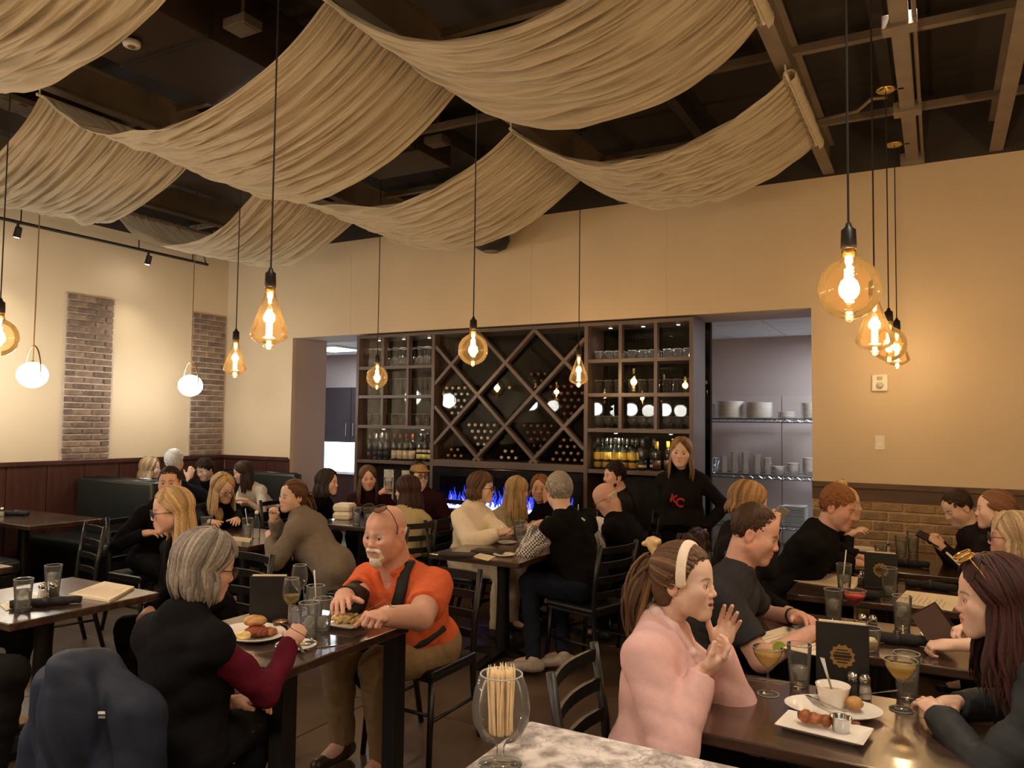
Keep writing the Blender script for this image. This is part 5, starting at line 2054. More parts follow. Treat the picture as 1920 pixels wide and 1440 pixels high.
# ------------------------------------------------------------------ marble counter in the foreground
def marble():
    m = bpy.data.materials.new('white_veined_marble')
    m.use_nodes = True
    nt = m.node_tree
    b = nt.nodes['Principled BSDF']
    b.inputs['Roughness'].default_value = .12
    tc = nt.nodes.new('ShaderNodeTexCoord')
    n1 = nt.nodes.new('ShaderNodeTexNoise')
    n1.inputs['Scale'].default_value = 26
    n1.inputs['Detail'].default_value = 5
    nt.links.new(tc.outputs['Object'], n1.inputs['Vector'])
    r1 = nt.nodes.new('ShaderNodeValToRGB')
    e = r1.color_ramp.elements
    e[0].position, e[0].color = .36, (*srgb(150, 140, 136), 1)
    e[1].position, e[1].color = .62, (*srgb(224, 214, 208), 1)
    nt.links.new(n1.outputs['Fac'], r1.inputs[0])
    # crackled dark veins
    n2 = nt.nodes.new('ShaderNodeTexNoise')
    n2.inputs['Scale'].default_value = 7
    n2.inputs['Detail'].default_value = 8
    n2.inputs['Roughness'].default_value = .7
    nt.links.new(tc.outputs['Object'], n2.inputs['Vector'])
    r2 = nt.nodes.new('ShaderNodeValToRGB')
    q = r2.color_ramp.elements
    q[0].position, q[0].color = .485, (0, 0, 0, 1)
    q[1].position, q[1].color = .5, (1, 1, 1, 1)
    x = q.new(.515)
    x.color = (0, 0, 0, 1)
    nt.links.new(n2.outputs['Fac'], r2.inputs[0])
    n3 = nt.nodes.new('ShaderNodeTexNoise')
    n3.inputs['Scale'].default_value = 15
    nt.links.new(tc.outputs['Object'], n3.inputs['Vector'])
    ml = nt.nodes.new('ShaderNodeMath')
    ml.operation = 'MULTIPLY'
    nt.links.new(r2.outputs[0], ml.inputs[0])
    nt.links.new(n3.outputs['Fac'], ml.inputs[1])
    mx = nt.nodes.new('ShaderNodeMixRGB')
    nt.links.new(ml.outputs[0], mx.inputs[0])
    nt.links.new(r1.outputs[0], mx.inputs[1])
    mx.inputs[2].default_value = (*srgb(70, 64, 62), 1)
    nt.links.new(mx.outputs[0], b.inputs['Base Color'])
    return m


t = thing('bar_counter', 'white grey-veined marble bar counter holding the toothpick glass', 'counter', (.8, .9, 0))
MB().box((-1.52, -.35, 1.035), (1.6, .49, 1.07)).build('counter_top', marble(), t, bevel=.006)
MB().box((-1.40, -.25, 0.08), (1.55, .38, 1.035)).build('counter_base', M_wood_dk, t)
MB().box((-1.36, -.2, 0), (1.5, .34, .08)).build('kick_plate', M_iron, t)

# ------------------------------------------------------------------ tableware
def glass_mat(name, tint, refl=3.0): return thin_glass(name, tint, refl, .01)


M_gls = liquid('table_glass', (.86, .87, .86), .045)  # faint whiteness mixed in where highlights would brighten the glass
M_water = liquid('iced_water', (.80, .80, .76), .10)
M_ice = liquid('ice', (.86, .87, .86), .22)
M_china = mat('white_china', srgb(232, 226, 216), .15, var=.03, spec=.6)
M_chrome = mat('bright_steel', srgb(205, 205, 208), .16, 1., var=.03)
M_paper = mat('printed_menu_paper', srgb(226, 210, 180), .7, var=.06, scale=14, stretch=(1, 6, 1))
M_blkcard = mat('black_menu_board', srgb(22, 21, 21), .5, var=.1)
M_napkin = mat('black_napkin', srgb(24, 22, 24), .85, var=.2, bump=.3, bscale=200)
M_straw = mat('white_straw', srgb(225, 222, 215), .5)
MESH = {}


def cached(key, f):
    if key not in MESH:
        MESH[key] = f()
    return MESH[key]


def ice_lumps(r_, z0, z1, n, seed):
    q = random.Random(seed)
    b = MB()
    for _ in range(n):
        a, rr = q.uniform(0, 6.28), q.uniform(0, r_ * .55)
        M_ = Matrix.Translation((rr * math.cos(a), rr * math.sin(a), q.uniform(z0, z1))) @ Matrix.Rotation(q.uniform(0, 3), 4, (q.random(), q.random(), 1))
        b.box((-.011, -.011, -.011), (.011, .011, .011), M_)
    return b


M_rim_glint = liquid('rim_glint', (.93, .93, .9), .4)  # pale ring colour that paints a bright highlight on lips and feet


def rim(t, r_, z, w_=.0011):
    link('rim', cached(('rim', r_, z), lambda: MB().tube([(r_ * math.cos(a), r_ * math.sin(a), z) for a in np.linspace(0, 2 * PI, 29)], w_, 5, cap=False).mesh('rim', M_rim_glint, smooth=True)), t)


def tumbler(p, label, level=.1, straw=False, h=.148, grp=None, wide=1.):
    t = thing('water_glass', label, 'glass', tuple(p), RND.uniform(0, 6), grp)
    k = ('tum', h, wide)
    link('glass_body', cached(k, lambda: MB().lathe([(.0395 * wide, h - .003), (.0412 * wide, h), (.042 * wide, h - .002), (.032 * wide, .004), (.03 * wide, 0), (0, 0)], 24).mesh('glass_body', M_gls, smooth=True)), t)
    rim(t, .0412 * wide, h)
    if level:
        link('water', cached(k + ('w', level), lambda: MB().lathe([(0, .014), (.0265 * wide, .014), ((.0265 + .0118 * level / h) * wide, level), (0, level)], 20).mesh('water', M_water, smooth=True)), t)
        for j in range(5):
            q = random.Random(j + int(p[0] * 100))
            a, rr = q.uniform(0, 6.28), q.uniform(.004, .016)
            o = link('ice_cube', cached('ice', lambda: MB().box((-.0115, -.0115, -.0115), (.0115, .0115, .0115)).mesh('ice_cube', M_ice, bevel=.002)), t, (rr * math.cos(a), rr * math.sin(a), level - .012 - .02 * (j // 3)))
            o.rotation_euler = (q.uniform(0, 3), q.uniform(0, 3), 0)
    if straw:
        MB().tube([(-.015, 0, .015), (.024, .01, h + .075)], .0032, 8).build('straw', M_straw, t, smooth=True)
    return t


def wine_glass(p, label, wine=None, level=.3):
    t = thing('wine_glass', label, 'glass', tuple(p))
    link('glass_body', cached('wine', lambda: MB().lathe([(0, 0), (.034, 0), (.034, .003), (.008, .009), (.0038, .02), (.0038, .085), (.012, .094), (.034, .12), (.04, .15), (.037, .185), (.031, .212), (.0298, .2125), (.0298, .21)], 28).mesh('glass_body', M_gls, smooth=True)), t)
    rim(t, .0305, .2125)
    rim(t, .0335, .002, .0016)
    if wine:
        MB().lathe([(0, .098), (.03, .12), (.0365, .14), (0, .14)], 20).build('wine', wine, t, smooth=True)
    return t


def coupe(p, label, drink, garnish=None):
    t = thing('cocktail_glass', label, 'glass', tuple(p))
    link('glass_body', cached('coupe', lambda: MB().lathe([(0, 0), (.036, 0), (.036, .003), (.01, .01), (.0042, .022), (.0042, .085), (.012, .092), (.026, .105), (.044, .13), (.051, .158), (.0495, .1585), (.0495, .156)], 28).mesh('glass_body', M_gls, smooth=True)), t)
    rim(t, .0503, .1585)
    rim(t, .0355, .002, .0016)
    MB().lathe([(0, .096), (.024, .107), (.0405, .13), (.0445, .139), (0, .139)], 24).build('cocktail', drink, t, smooth=True)
    if garnish:
        w_ = MB()
        n = 10
        V = [(0, -.004, 0), (0, .004, 0)] + [(.024 * math.cos(a), y, .024 * math.sin(a)) for a in np.linspace(0, PI, n) for y in (-.004, .004)]
        Fc = [(0, 2 + 2 * i, 4 + 2 * i) for i in range(n - 1)] + [(1, 5 + 2 * i, 3 + 2 * i) for i in range(n - 1)] + [(2 + 2 * i, 3 + 2 * i, 5 + 2 * i, 4 + 2 * i) for i in range(n - 1)] + [(0, 1, 3, 2), (0, 2 * n, 2 * n + 1, 1)]
        w_.add(V, Fc).xf(Matrix.Translation((.038, .01, .157)) @ Matrix.Rotation(-.5, 4, 'Y'))
        w_.build('lime_wedge', mat('lime', srgb(150, 170, 70), .4, var=.2), t)
    return t


M_yel_drink = liquid('pale_gold_drink', srgb(226, 196, 110), .5)
M_red_drink = mat('red_cocktail', srgb(205, 60, 55), .15, var=.05)


def shaker(p, label, fillm):
    t = thing('shaker', label, 'shaker', tuple(p), RND.uniform(0, 1))
    link('glass_jar', cached('shk', lambda: MB().lathe([(0, 0), (.02, 0), (.022, .004), (.021, .03), (.0165, .05), (.0165, .056), (0, .056)], 8).mesh('glass_jar', M_gls)), t)
    link('filling', cached('shf' + fillm.name, lambda: MB().lathe([(0, .003), (.0195, .003), (.0185, .028), (.016, .042), (0, .042)], 8).mesh('filling', fillm)), t)
    link('steel_cap', cached('shc', lambda: MB().lathe([(.0175, .054), (.0185, .056), (.018, .07), (.012, .08), (0, .083)], 16).mesh('steel_cap', M_chrome, smooth=True)), t)
    return t


M_salt = mat('salt', srgb(235, 232, 225), .8)
M_pepper = mat('ground_pepper', srgb(60, 50, 42), .9, var=.5, scale=200)


def round_plate(p, label, r=.1, h=.02, name='plate'):
    t = thing(name, label, 'plate', tuple(p))
    MB().lathe([(0, .004), (r * .6, .004), (r * .68, .006), (r * .97, h), (r, h), (r, h - .003), (r * .66, 0), (0, 0)], 40).build('plate_body', M_china, t, smooth=True)
    return t


def cutlery(kind, p, ang, parent=None, label=None, tilt=0.):
    b = MB()
    if kind == 'knife':
        b.prism([(-.11, -.005), (-.02, -.006), (0, -.005), (.1, -.008), (.115, .004), (0, .006), (-.02, .006), (-.11, .006)], 0, .003)
    elif kind == 'fork':
        b.prism([(-.1, -.008), (-.06, -.006), (.0, -.0032), (.04, -.004), (.06, -.012), (.075, -.0125), (.075, .0125), (.06, .012), (.04, .004), (0, .0032), (-.06, .006), (-.1, .008)], 0, .0025)
        for k in (-1.5, -.5, .5, 1.5):
            b.box((.074, k * .0065 - .0018, 0), (.108, k * .0065 + .0018, .0025))
    else:
        b.prism([(-.1, -.008), (-.05, -.005), (.03, -.0032), (.03, .0032), (-.05, .005), (-.1, .008)], 0, .0025)
        b.ball((.055, 0, .0), (.03, .02, .006), 14, 8)
    M_ = Matrix.Translation(Vector(p)) @ Matrix.Rotation(ang, 4, 'Z') @ Matrix.Rotation(tilt, 4, 'Y')
    if parent is None:
        o = b.build(kind, M_chrome, None, bevel=.0008, seg=1)
        o.matrix_world = M_
        tag(o, label, kind)
    else:
        o = b.build(kind, M_chrome, parent)
        o.matrix_local = M_
    return o


def sheet(corners, label, m=None, name='menu_sheet', th=.003, backing=False):
    """flat card through four points lying on a table"""
    P = [np.array(c) for c in corners]
    c = sum(P) / 4
    t = thing(name, label, 'menu', tuple(c))
    L_ = [p - c for p in P]
    b = MB().add([(*l[:2], 0) for l in L_] + [(*l[:2], th) for l in L_], [(3, 2, 1, 0), (4, 5, 6, 7), (0, 1, 5, 4), (1, 2, 6, 5), (2, 3, 7, 6), (3, 0, 4, 7)])
    b.build('paper', m or M_paper, t)
    # faint lines of print
    u, v = L_[1] - L_[0], L_[3] - L_[0]
    ln = MB()
    for k in range(9):
        a = .12 + .085 * k
        q0, q1 = L_[0] + v * a + u * .12, L_[0] + v * a + u * (.5 + .35 * ((k * 7) % 5) / 5)
        w_ = v * .018
        ln.add([(q0[0], q0[1], th + .0004), (q1[0], q1[1], th + .0004), (q1[0] + w_[0], q1[1] + w_[1], th + .0004), (q0[0] + w_[0], q0[1] + w_[1], th + .0004)], [(0, 1, 2, 3)])
    o = ln.build('print_lines', mat('faint_print', srgb(176, 158, 128), .7), t)
    o['kind'] = 'stuff'
    return t


def roll(p, ang, label, L_=.24, r_=.024):
    t = thing('napkin_roll', label, 'napkin', tuple(p), ang)
    n = 14
    pts = [(-L_ / 2 + L_ * i / n, .004 * math.sin(i * 1.7), r_ * (.95 + .08 * math.sin(i * 2.1))) for i in range(n + 1)]
    rs = [r_ * (.96 + .07 * math.sin(i * 1.3 + 1)) * (.88 if i in (0, n) else 1) for i in range(n + 1)]
    b = MB().tube(pts, rs, 12)
    b.v = [(x, y * 1.25, max(z, 0)) for x, y, z in b.v]
    b.build('rolled_cloth', M_napkin, t, smooth=True)
    MB().tube([(-.012, 0, r_), (.012, 0, r_)], r_ * 1.28, 14).clampz().build('paper_band', M_blkcard, t, smooth=True)
    return t


def emblem(parent, y, zc_, rad):
    """gold sun-shaped badge printed on the menu board"""
    gm = mat('dull_gold_print', srgb(150, 118, 62), .4, .3, var=.2, scale=60)
    n = 24
    P = [(rad * (1 if i % 2 else .84) * math.cos(2 * PI * i / n), rad * (1 if i % 2 else .84) * math.sin(2 * PI * i / n)) for i in range(n)]
    b = MB().add([(x, y, zc_ + q) for x, q in P], [tuple(range(n))])
    e = b.build('emblem', gm, parent)
    for k, (wd, hh) in enumerate(((.42, .05), (.6, .07), (.7, .12), (.6, .06), (.4, .05))):
        zz_ = zc_ + rad * (.5 - .25 * k)
        MB().add([(-rad * wd, y - .0006, zz_ - rad * hh), (rad * wd, y - .0006, zz_ - rad * hh), (rad * wd, y - .0006, zz_ + rad * hh), (-rad * wd, y - .0006, zz_ + rad * hh)], [(0, 1, 2, 3)]).build('emblem_line', M_blkcard, e)
    return e


def menu_stand(p, rz, label, w_=.17, h=.215, mark=True):
    t = thing('menu_stand', label, 'menu', tuple(p), rz)
    MB().box((-w_ / 2, -.004, .004), (w_ / 2, .004, h)).build('board', M_blkcard, t, bevel=.002)
    MB().box((-w_ / 2, -.03, 0), (w_ / 2, .03, .012)).build('foot', M_blkcard, t, bevel=.003)
    MB().box((-w_ / 2 + .01, -.002, h - .002), (w_ / 2 - .01, .006, h + .006)).build('paper_insert', M_paper, t)
    if mark:
        emblem(t, -.0047, h * .52, .042)
    return t


def lump(name, c, r, colr, parent=None, seed=1, amp=.006, f=120, m=None, h=.004, base=None):
    V, Fc = sculpt([ell(c, r, k=.01)], h, folds(seed, amp, f, 4))
    rr = np.random.RandomState(seed)
    cc = np.array(colr) * (1 + .25 * np.sin(V @ (rr.randn(3) * 90)))[:, None]
    return link(name, mesh_np(name, V, Fc, np.clip(cc, 0, 1), mats=(m or attr_mat('food', .5, .4, .3, 90, var=.25, vscale=60),)), parent)


def on(x, y, z=.75):
    p = atz(x, y, z)
    return np.array([p[0], p[1], z + .0006])


# ---- table R1, nearest on the right
coupe(on(1440, 1302), 'pale gold cocktail in a coupe with a lime wedge on the rim', M_yel_drink, True)
tumbler(on(1499, 1289), 'half-full water glass beside the lime-topped cocktail', .07, h=.15)
tumbler(on(1701, 1309), 'water glass standing just behind the plain gold cocktail', .1, h=.15)
coupe(on(1690, 1331), 'pale gold cocktail without garnish beside the dark-haired woman', M_yel_drink)
shaker(on(1599, 1306), 'pepper shaker with steel cap behind the soup cup', M_pepper)
shaker(on(1622, 1311), 'salt shaker with steel cap behind the soup cup', M_salt)
menu_stand(on(1580, 1297), .12, 'black menu stand with gold sun emblem by the soup cup', .17, .232)
op = thing('plate', 'white oval plate carrying the soup cup and a bitten fritter', 'plate', tuple(on(1562, 1337)), .25)
MB().lathe([(0, .004), (.075, .004), (.085, .007), (.125, .022), (.128, .022), (.128, .019), (.084, 0), (0, 0)], 40, sx=1.15, sy=.8).build('plate_body', M_china, op, smooth=True)
cp = thing('soup_cup', 'white china soup cup with a spoon standing in it', 'cup', tuple(on(1562, 1326) + (0, 0, .005)))
MB().lathe([(0, 0), (.034, 0), (.036, .006), (.045, .03), (.053, .064), (.054, .067), (.051, .066), (.043, .03), (.033, .008), (0, .007)], 36).build('cup_body', M_china, cp, smooth=True)
MB().lathe([(0, .044), (.046, .044), (.044, .04), (0, .04)], 24).build('soup', mat('cream_soup', srgb(170, 150, 110), .3, var=.3, scale=80), cp)
cutlery('spoon', (-.01, .0, .07), 1.2, cp, tilt=1.1)
fr = lump('fritter', (0, 0, .022), (.028, .024, .021), srgb(172, 128, 74), seed=4)
fr.location = tuple(on(1602, 1337) + (0, 0, .01))
tag(fr, 'round golden bitten fritter on the oval plate', 'food')
cutlery('fork', on(1628, 1322) + np.array([0, 0, .035]), 2.9, None, 'steel fork resting its tines on the fritter', tilt=.35)
cutlery('knife', on(1540, 1330) + np.array([0, 0, .022]), 2.4, None, 'steel knife lying across the oval plate rim', tilt=0.05)
cutlery('knife', on(1436, 1276), .95 - .8, None, 'steel knife on the wood near the lime-topped cocktail')
rp = thing('plate', 'white rectangular plate with fried chicken and a steel sauce cup', 'plate', tuple(on(1545, 1374)), -.12)
rb = MB()
def rect_loop(hx_, hy, z): return [(-hx_, -hy, z), (hx_, -hy, z), (hx_, hy, z), (-hx_, hy, z)]
V = rect_loop(.125, .075, .02) + rect_loop(.098, .05, .006) + rect_loop(.094, .046, 0) + rect_loop(.123, .073, .016)
Fc = [(4, 5, 6, 7), (11, 10, 9, 8)] + [(i, (i + 1) % 4, 4 + (i + 1) % 4, 4 + i) for i in range(4)] + [(8 + i, 8 + (i + 1) % 4, 12 + (i + 1) % 4, 12 + i) for i in range(4)] + [(12 + i, 12 + (i + 1) % 4, (i + 1) % 4, i) for i in range(4)]
rb.add(V, Fc).build('plate_body', M_china, rp, bevel=.003)
fc = lump('fried_chicken', (0, 0, .024), (.05, .026, .02), srgb(136, 78, 42), seed=7, amp=.012)
fc.location = tuple(on(1528, 1366) + (0, 0, .006))
tag(fc, 'crisp brown piece of fried chicken on the rectangular plate', 'food')
fc2 = lump('chicken_scrap', (0, 0, .01), (.016, .01, .008), srgb(120, 66, 38), seed=8, amp=.008)
fc2.location = tuple(on(1602, 1368) + (0, 0, .006))
tag(fc2, 'small brown scrap of chicken beside the steel sauce cup', 'food')
rk = thing('sauce_cup', 'small ribbed steel sauce cup on the rectangular plate', 'cup', tuple(on(1577, 1376) + (0, 0, .006)))
MB().lathe([(0, 0), (.022, 0), (.023, .003), (.03, .042), (.032, .044), (.0285, .043), (.021, .005), (0, .005)], 28).build('cup_body', M_chrome, rk, smooth=True)
MB().lathe([(0, .03), (.0265, .03), (0, .029)], 20).build('sauce', mat('white_sauce', srgb(200, 196, 186), .3), rk)
# ---- table R2
sheet((on(1392, 1199), on(1470, 1176), on(1548, 1186), on(1540, 1232)), 'printed menu sheet under the forearms of the polo-shirt man')
tumbler(on(1563, 1166), 'tall iced water glass beside the red cocktail', .1, h=.15)
coupe(on(1603, 1172), 'bright red cocktail in a stemmed coupe', M_red_drink)
shaker(on(1617, 1186), 'salt shaker with steel cap beside the red cocktail', M_salt)
shaker(on(1637, 1189), 'pepper shaker with steel cap beside the red cocktail', M_pepper)
gl = tumbler(on(1632, 1222), 'short glass with a pale votive candle behind the gold-emblem stand', 0, h=.095)
MB().lathe([(0, .014), (.026, .014), (.028, .04), (.018, .055), (0, .056)], 16).build('candle', mat('ivory_wax', srgb(214, 196, 150), .5), gl, smooth=True)
roll(on(1682, 1208), .15, 'black rolled napkin behind the votive glass')
tumbler(on(1692, 1180), 'iced water glass beside the held leather menu', .1, h=.15)
sheet((on(1725, 1188), on(1745, 1180), on(1762, 1196), on(1738, 1206)), 'small white paper slip on a black tray', mat('white_slip', srgb(225, 215, 190), .6), 'bill_tray', .006)
# ---- table R3
sheet((on(1488, 1089), on(1530, 1074), on(1618, 1084), on(1600, 1106)), 'printed menu sheet in front of the red-haired man')
tumbler(on(1583, 1109), 'iced water glass with a straw by the red-haired man', .09, True, h=.15)
shaker(on(1615, 1098), 'pepper shaker with steel cap by the strawed water glass', M_pepper)
shaker(on(1636, 1098), 'salt shaker with steel cap by the strawed water glass', M_salt)
menu_stand(on(1652, 1104), .05, 'black menu stand with dull emblem facing the red-haired man', .17, .2)
tumbler(on(1668, 1117), 'empty water glass beside the long blank placemat menu', .05, h=.15)
sheet((on(1680, 1128), on(1700, 1108), on(1800, 1120), on(1785, 1147)), 'long printed placemat menu opposite the red-haired man')
roll(on(1608, 1122), .1, 'black rolled napkin before the red-haired man', .22)
roll(on(1745, 1106), -.1, 'black rolled napkin beyond the long placemat menu', .26)
cutlery('knife', on(1652, 1119), .7, None, 'steel knife beside the empty water glass')
# ---- table R4
round_plate(on(1614, 1033), 'round white plate in front of the bun-haired woman', .12)
shaker(on(1664, 1036), 'salt shaker with steel cap on the table by the brick dado', M_salt)
tumbler(on(1690, 1044), 'water glass on the table by the brick dado', .1, h=.15)
tumbler(on(1712, 1040), 'taller water glass next to the phone-reading youth', .11, h=.17)
tumbler(on(1652, 1050), 'short glass near the salt shaker by the brick dado', .05, h=.1)
roll(on(1700, 1062), -.1, 'black rolled napkin on the table by the brick dado', .26)
# ---- table T1
bp = thing('plate', 'large white oval plate with a toasted sandwich', 'plate', tuple(on(474, 1194)), -.3)
MB().lathe([(0, .004), (.085, .004), (.095, .007), (.145, .024), (.148, .024), (.148, .02), (.094, 0), (0, 0)], 40, sx=1.1, sy=.85).build('plate_body', M_china, bp, smooth=True)
bun = lump('toasted_bun', (0, 0, .05), (.055, .045, .022), srgb(176, 132, 80), seed=11, amp=.004, f=50)
bun.location = tuple(on(478, 1190) + (0, 0, .008))
tag(bun, 'golden toasted bun top on the oval plate', 'food')
mt_ = lump('meat_filling', (0, 0, .022), (.055, .045, .02), srgb(120, 52, 30), seed=12, amp=.012)
mt_.location = tuple(on(482, 1196) + (0, 0, .006))
tag(mt_, 'dark saucy meat filling under the toasted bun', 'food')
fr2 = lump('potato_side', (0, 0, .014), (.04, .03, .012), srgb(214, 186, 120), seed=13, amp=.01)
fr2.location = tuple(on(455, 1203) + (0, 0, .008))
tag(fr2, 'pale heap of potato beside the sandwich', 'food')
fr3 = lump('orange_fries', (0, 0, .016), (.035, .025, .014), srgb(160, 98, 52), seed=14, amp=.014)
fr3.location = tuple(on(505, 1194) + (0, 0, .008))
tag(fr3, 'orange heap of fries beside the sandwich', 'food')
sp = round_plate(on(555, 1214), 'small round white plate with spoons and butter', .082, .014)
cutlery('spoon', (-.01, .0, .012), .9, sp)
cutlery('knife', (.02, -.01, .014), -.6, sp)
lump('butter_pat', (.01, .02, .014), (.02, .014, .01), srgb(220, 205, 160), sp, 15, .003)
wine_glass(on(545, 1176), 'stemmed glass of white wine near the sandwich plate', liquid('white_wine', srgb(220, 200, 130), .3))
wine_glass(on(560, 1143), 'empty stemmed wine glass behind the white wine')
tumbler(on(578, 1198), 'iced water glass near the hand of the grey-bobbed woman', .09, h=.15)
tumbler(on(605, 1183), 'tumbler half full of water next to the iced glass', .06, h=.14)
tumbler(on(590, 1160), 'water glass with a white straw by the orange-shirted man', .09, True, h=.15)
rc = thing('sauce_ramekin', 'small brown sauce ramekin beside the black menu stand', 'cup', tuple(on(526, 1180)))
MB().lathe([(0, 0), (.026, 0), (.034, .035), (.035, .037), (.031, .036), (.024, .005), (0, .005)], 24).build('cup_body', mat('brown_glaze', srgb(92, 62, 44), .3), rc, smooth=True)
MB().lathe([(0, .029), (.03, .029), (0, .028)], 20).build('sauce', mat('pink_sauce', srgb(196, 150, 120), .3), rc)
menu_stand(on(503, 1172), .55, 'plain black menu stand between the two elderly diners', .17, .215, False)
sqp = thing('plate', 'square white plate of pale pasta before the orange-shirted man', 'plate', tuple(on(648, 1170)), .1)
V = rect_loop(.11, .11, .02) + rect_loop(.085, .085, .006) + rect_loop(.08, .08, 0) + rect_loop(.108, .108, .016)
MB().add(V, Fc).build('plate_body', M_china, sqp, bevel=.003)
ps = lump('pasta', (0, 0, .02), (.075, .06, .017), srgb(226, 196, 130), seed=17, amp=.016, f=150)
ps.location = tuple(on(646, 1168) + (0, 0, .006))
tag(ps, 'heap of pale pasta on the square plate', 'food')
cutlery('knife', on(618, 1212), 1.0, None, 'steel knife lying beside the small round plate')
# ---- table TL
tumbler(on(42, 1146), 'iced water glass closest to the table edge by the napkin roll', .1, h=.15)
tumbler(on(98, 1115), 'iced water glass behind the salt and pepper of the unread menus', .11, h=.15)
shaker(on(79, 1124), 'salt shaker with steel cap between two water glasses', M_salt)
shaker(on(99, 1120), 'pepper shaker with steel cap between two water glasses', M_pepper)
sheet((on(128, 1118), on(196, 1094), on(252, 1104), on(205, 1130)), 'pale folded menu lying near the table corner', th=.012)
sheet((on(0, 1135), on(60, 1116), on(75, 1120), on(12, 1146)), 'white sheet partly under the black napkin roll', mat('white_slip', srgb(225, 215, 190), .6))
roll(on(86, 1136), .95, 'long black napkin roll by the water glass', .3, .02)
# ---- booth table and centre
roll(on(30, 967), .4, 'dark napkin roll on the booth table')
shaker(on(3, 968), 'white shaker on the booth table', M_salt)
for i, (c4, lb) in enumerate((((832, 1042), 'black leather check folder at the corner of the centre table'), ((893, 1036), 'second black check folder before the white turtleneck woman'))):
    p = on(c4[0] + 25, c4[1])
    t = thing('check_folder', lb, 'folder', tuple(p), .35 if i == 0 else .1)
    MB().box((-.12, -.065, 0), (.12, .065, .006)).build('back_cover', M_blkcard, t, bevel=.002)
    MB().box((-.12, -.065, .009), (.12, .065, .016)).build('front_cover', M_blkcard, t, bevel=.002)
    MB().box((-.11, -.055, .006), (.11, .055, .009)).build('receipt', mat('white_slip', srgb(225, 215, 190), .6), t)
sheet((on(885, 1044), on(900, 1038), on(930, 1044), on(915, 1052)), 'white receipt slip on the centre table edge', mat('white_slip', srgb(225, 215, 190), .6))
round_plate(on(945, 1042), 'small white plate with a lemon rind on the centre table', .075, .014)
round_plate(on(950, 1019), 'small white plate under the hands of the turtleneck woman', .075, .014)
tumbler(on(978, 1032), 'metal-rimmed water glass before the blonde in grey knit', .1, h=.15)
tumbler(on(972, 1012), 'water glass between turtleneck woman and knit sweater', .1, h=.15)
tumbler(on(1032, 1004), 'clear water glass before the grey-haired man in a vest', .1, h=.15)
tumbler(on(1084, 996), 'dark cola glass with a straw by the bald man', .1, True, h=.15)
# ---- taupe-coat table
tumbler(on(463, 1008), 'water glass with a straw on the table of the black-blazer woman', .1, True, h=.15)
wb_ = thing('water_bottle', 'slim clear water bottle beside the strawed glass', 'bottle', tuple(on(480, 1010)))
MB().lathe([(0, 0), (.028, 0), (.029, .01), (.029, .12), (.013, .17), (.012, .2), (0, .2)], 18).build('bottle_body', M_gls, wb_, smooth=True)
MB().lathe([(.014, .19), (.014, .212), (0, .213)], 14).build('cap', M_salt, wb_, smooth=True)
tumbler(on(386, 1000), 'water glass beside the elbow of the black-blazer woman', .08, h=.13)
sheet((on(420, 1012), on(430, 1006), on(472, 1010), on(468, 1017)), 'pale card lying before the black-blazer woman')
# ---- far table
M_foam = mat('white_foam', srgb(232, 222, 200), .6)
for i, lb in enumerate(('lower white foam takeout box of the stack of two', 'upper white foam takeout box of the stack of two')):
    p = np.array([*atz(646, 973, .75)[:2], .7506 + i * .075])
    t = thing('takeout_box', lb, 'box', tuple(p), .3)
    for nm, z0, z1, a, b_ in (('tray', 0, .036, .075, .088), ('lid', .038, .072, .088, .07)):
        V = rect_loop(a, a, z0) + rect_loop(b_, b_, z1)
        MB().add(V, [(3, 2, 1, 0), (4, 5, 6, 7)] + [(k, (k + 1) % 4, 4 + (k + 1) % 4, 4 + k) for k in range(4)]).build(nm, M_foam, t, bevel=.008)
for i, (x, y, lb) in enumerate(((690, 986, 'water glass on the far table beside the foam boxes'), (668, 984, 'second water glass on the far table in front of the purple sweater'))):
    tumbler(on(x, y), lb, .1, h=.15)

# ---- toothpick glass on the counter
sn = thing('snifter', 'large clear snifter packed with wooden toothpicks on the marble', 'glass', tuple(on(938, 1436, 1.07)))
MB().lathe([(0, 0), (.04, 0), (.04, .003), (.012, .008), (.0065, .014), (.0065, .032), (.012, .04), (.035, .05), (.048, .075), (.051, .1), (.046, .13), (.037, .155), (.0355, .1555), (.0355, .153)], 40).build('glass_body', M_gls, sn, smooth=True)
rim(sn, .0362, .1555, .0014)
rim(sn, .0395, .002, .002)
tp = [MB().tube([(0, 0, 0), (0, 0, .004), (0, 0, .1), (0, 0, .112)], [.0004, .0012, .0012, .0003], 5).mesh('toothpick', mat('pale_wood_pick', srgb(226, 200, 156), .6, var=.1, scale=40), smooth=True)]
rt_ = random.Random(5)
for i in range(110):
    a, r1 = rt_.uniform(0, 6.28), .024 * math.sqrt(rt_.random())
    b_ = (r1 * math.cos(a) * .9, r1 * math.sin(a) * .9, .048 + r1 * .35)
    q = (b_[0] * 1.1 + rt_.uniform(-.006, .006), b_[1] * 1.1 + rt_.uniform(-.006, .006), b_[2] + .112)
    o = link('toothpick', tp[0], sn, b_)
    o.rotation_euler = (Vector(q) - Vector(b_)).to_track_quat('Z', 'Y').to_euler()

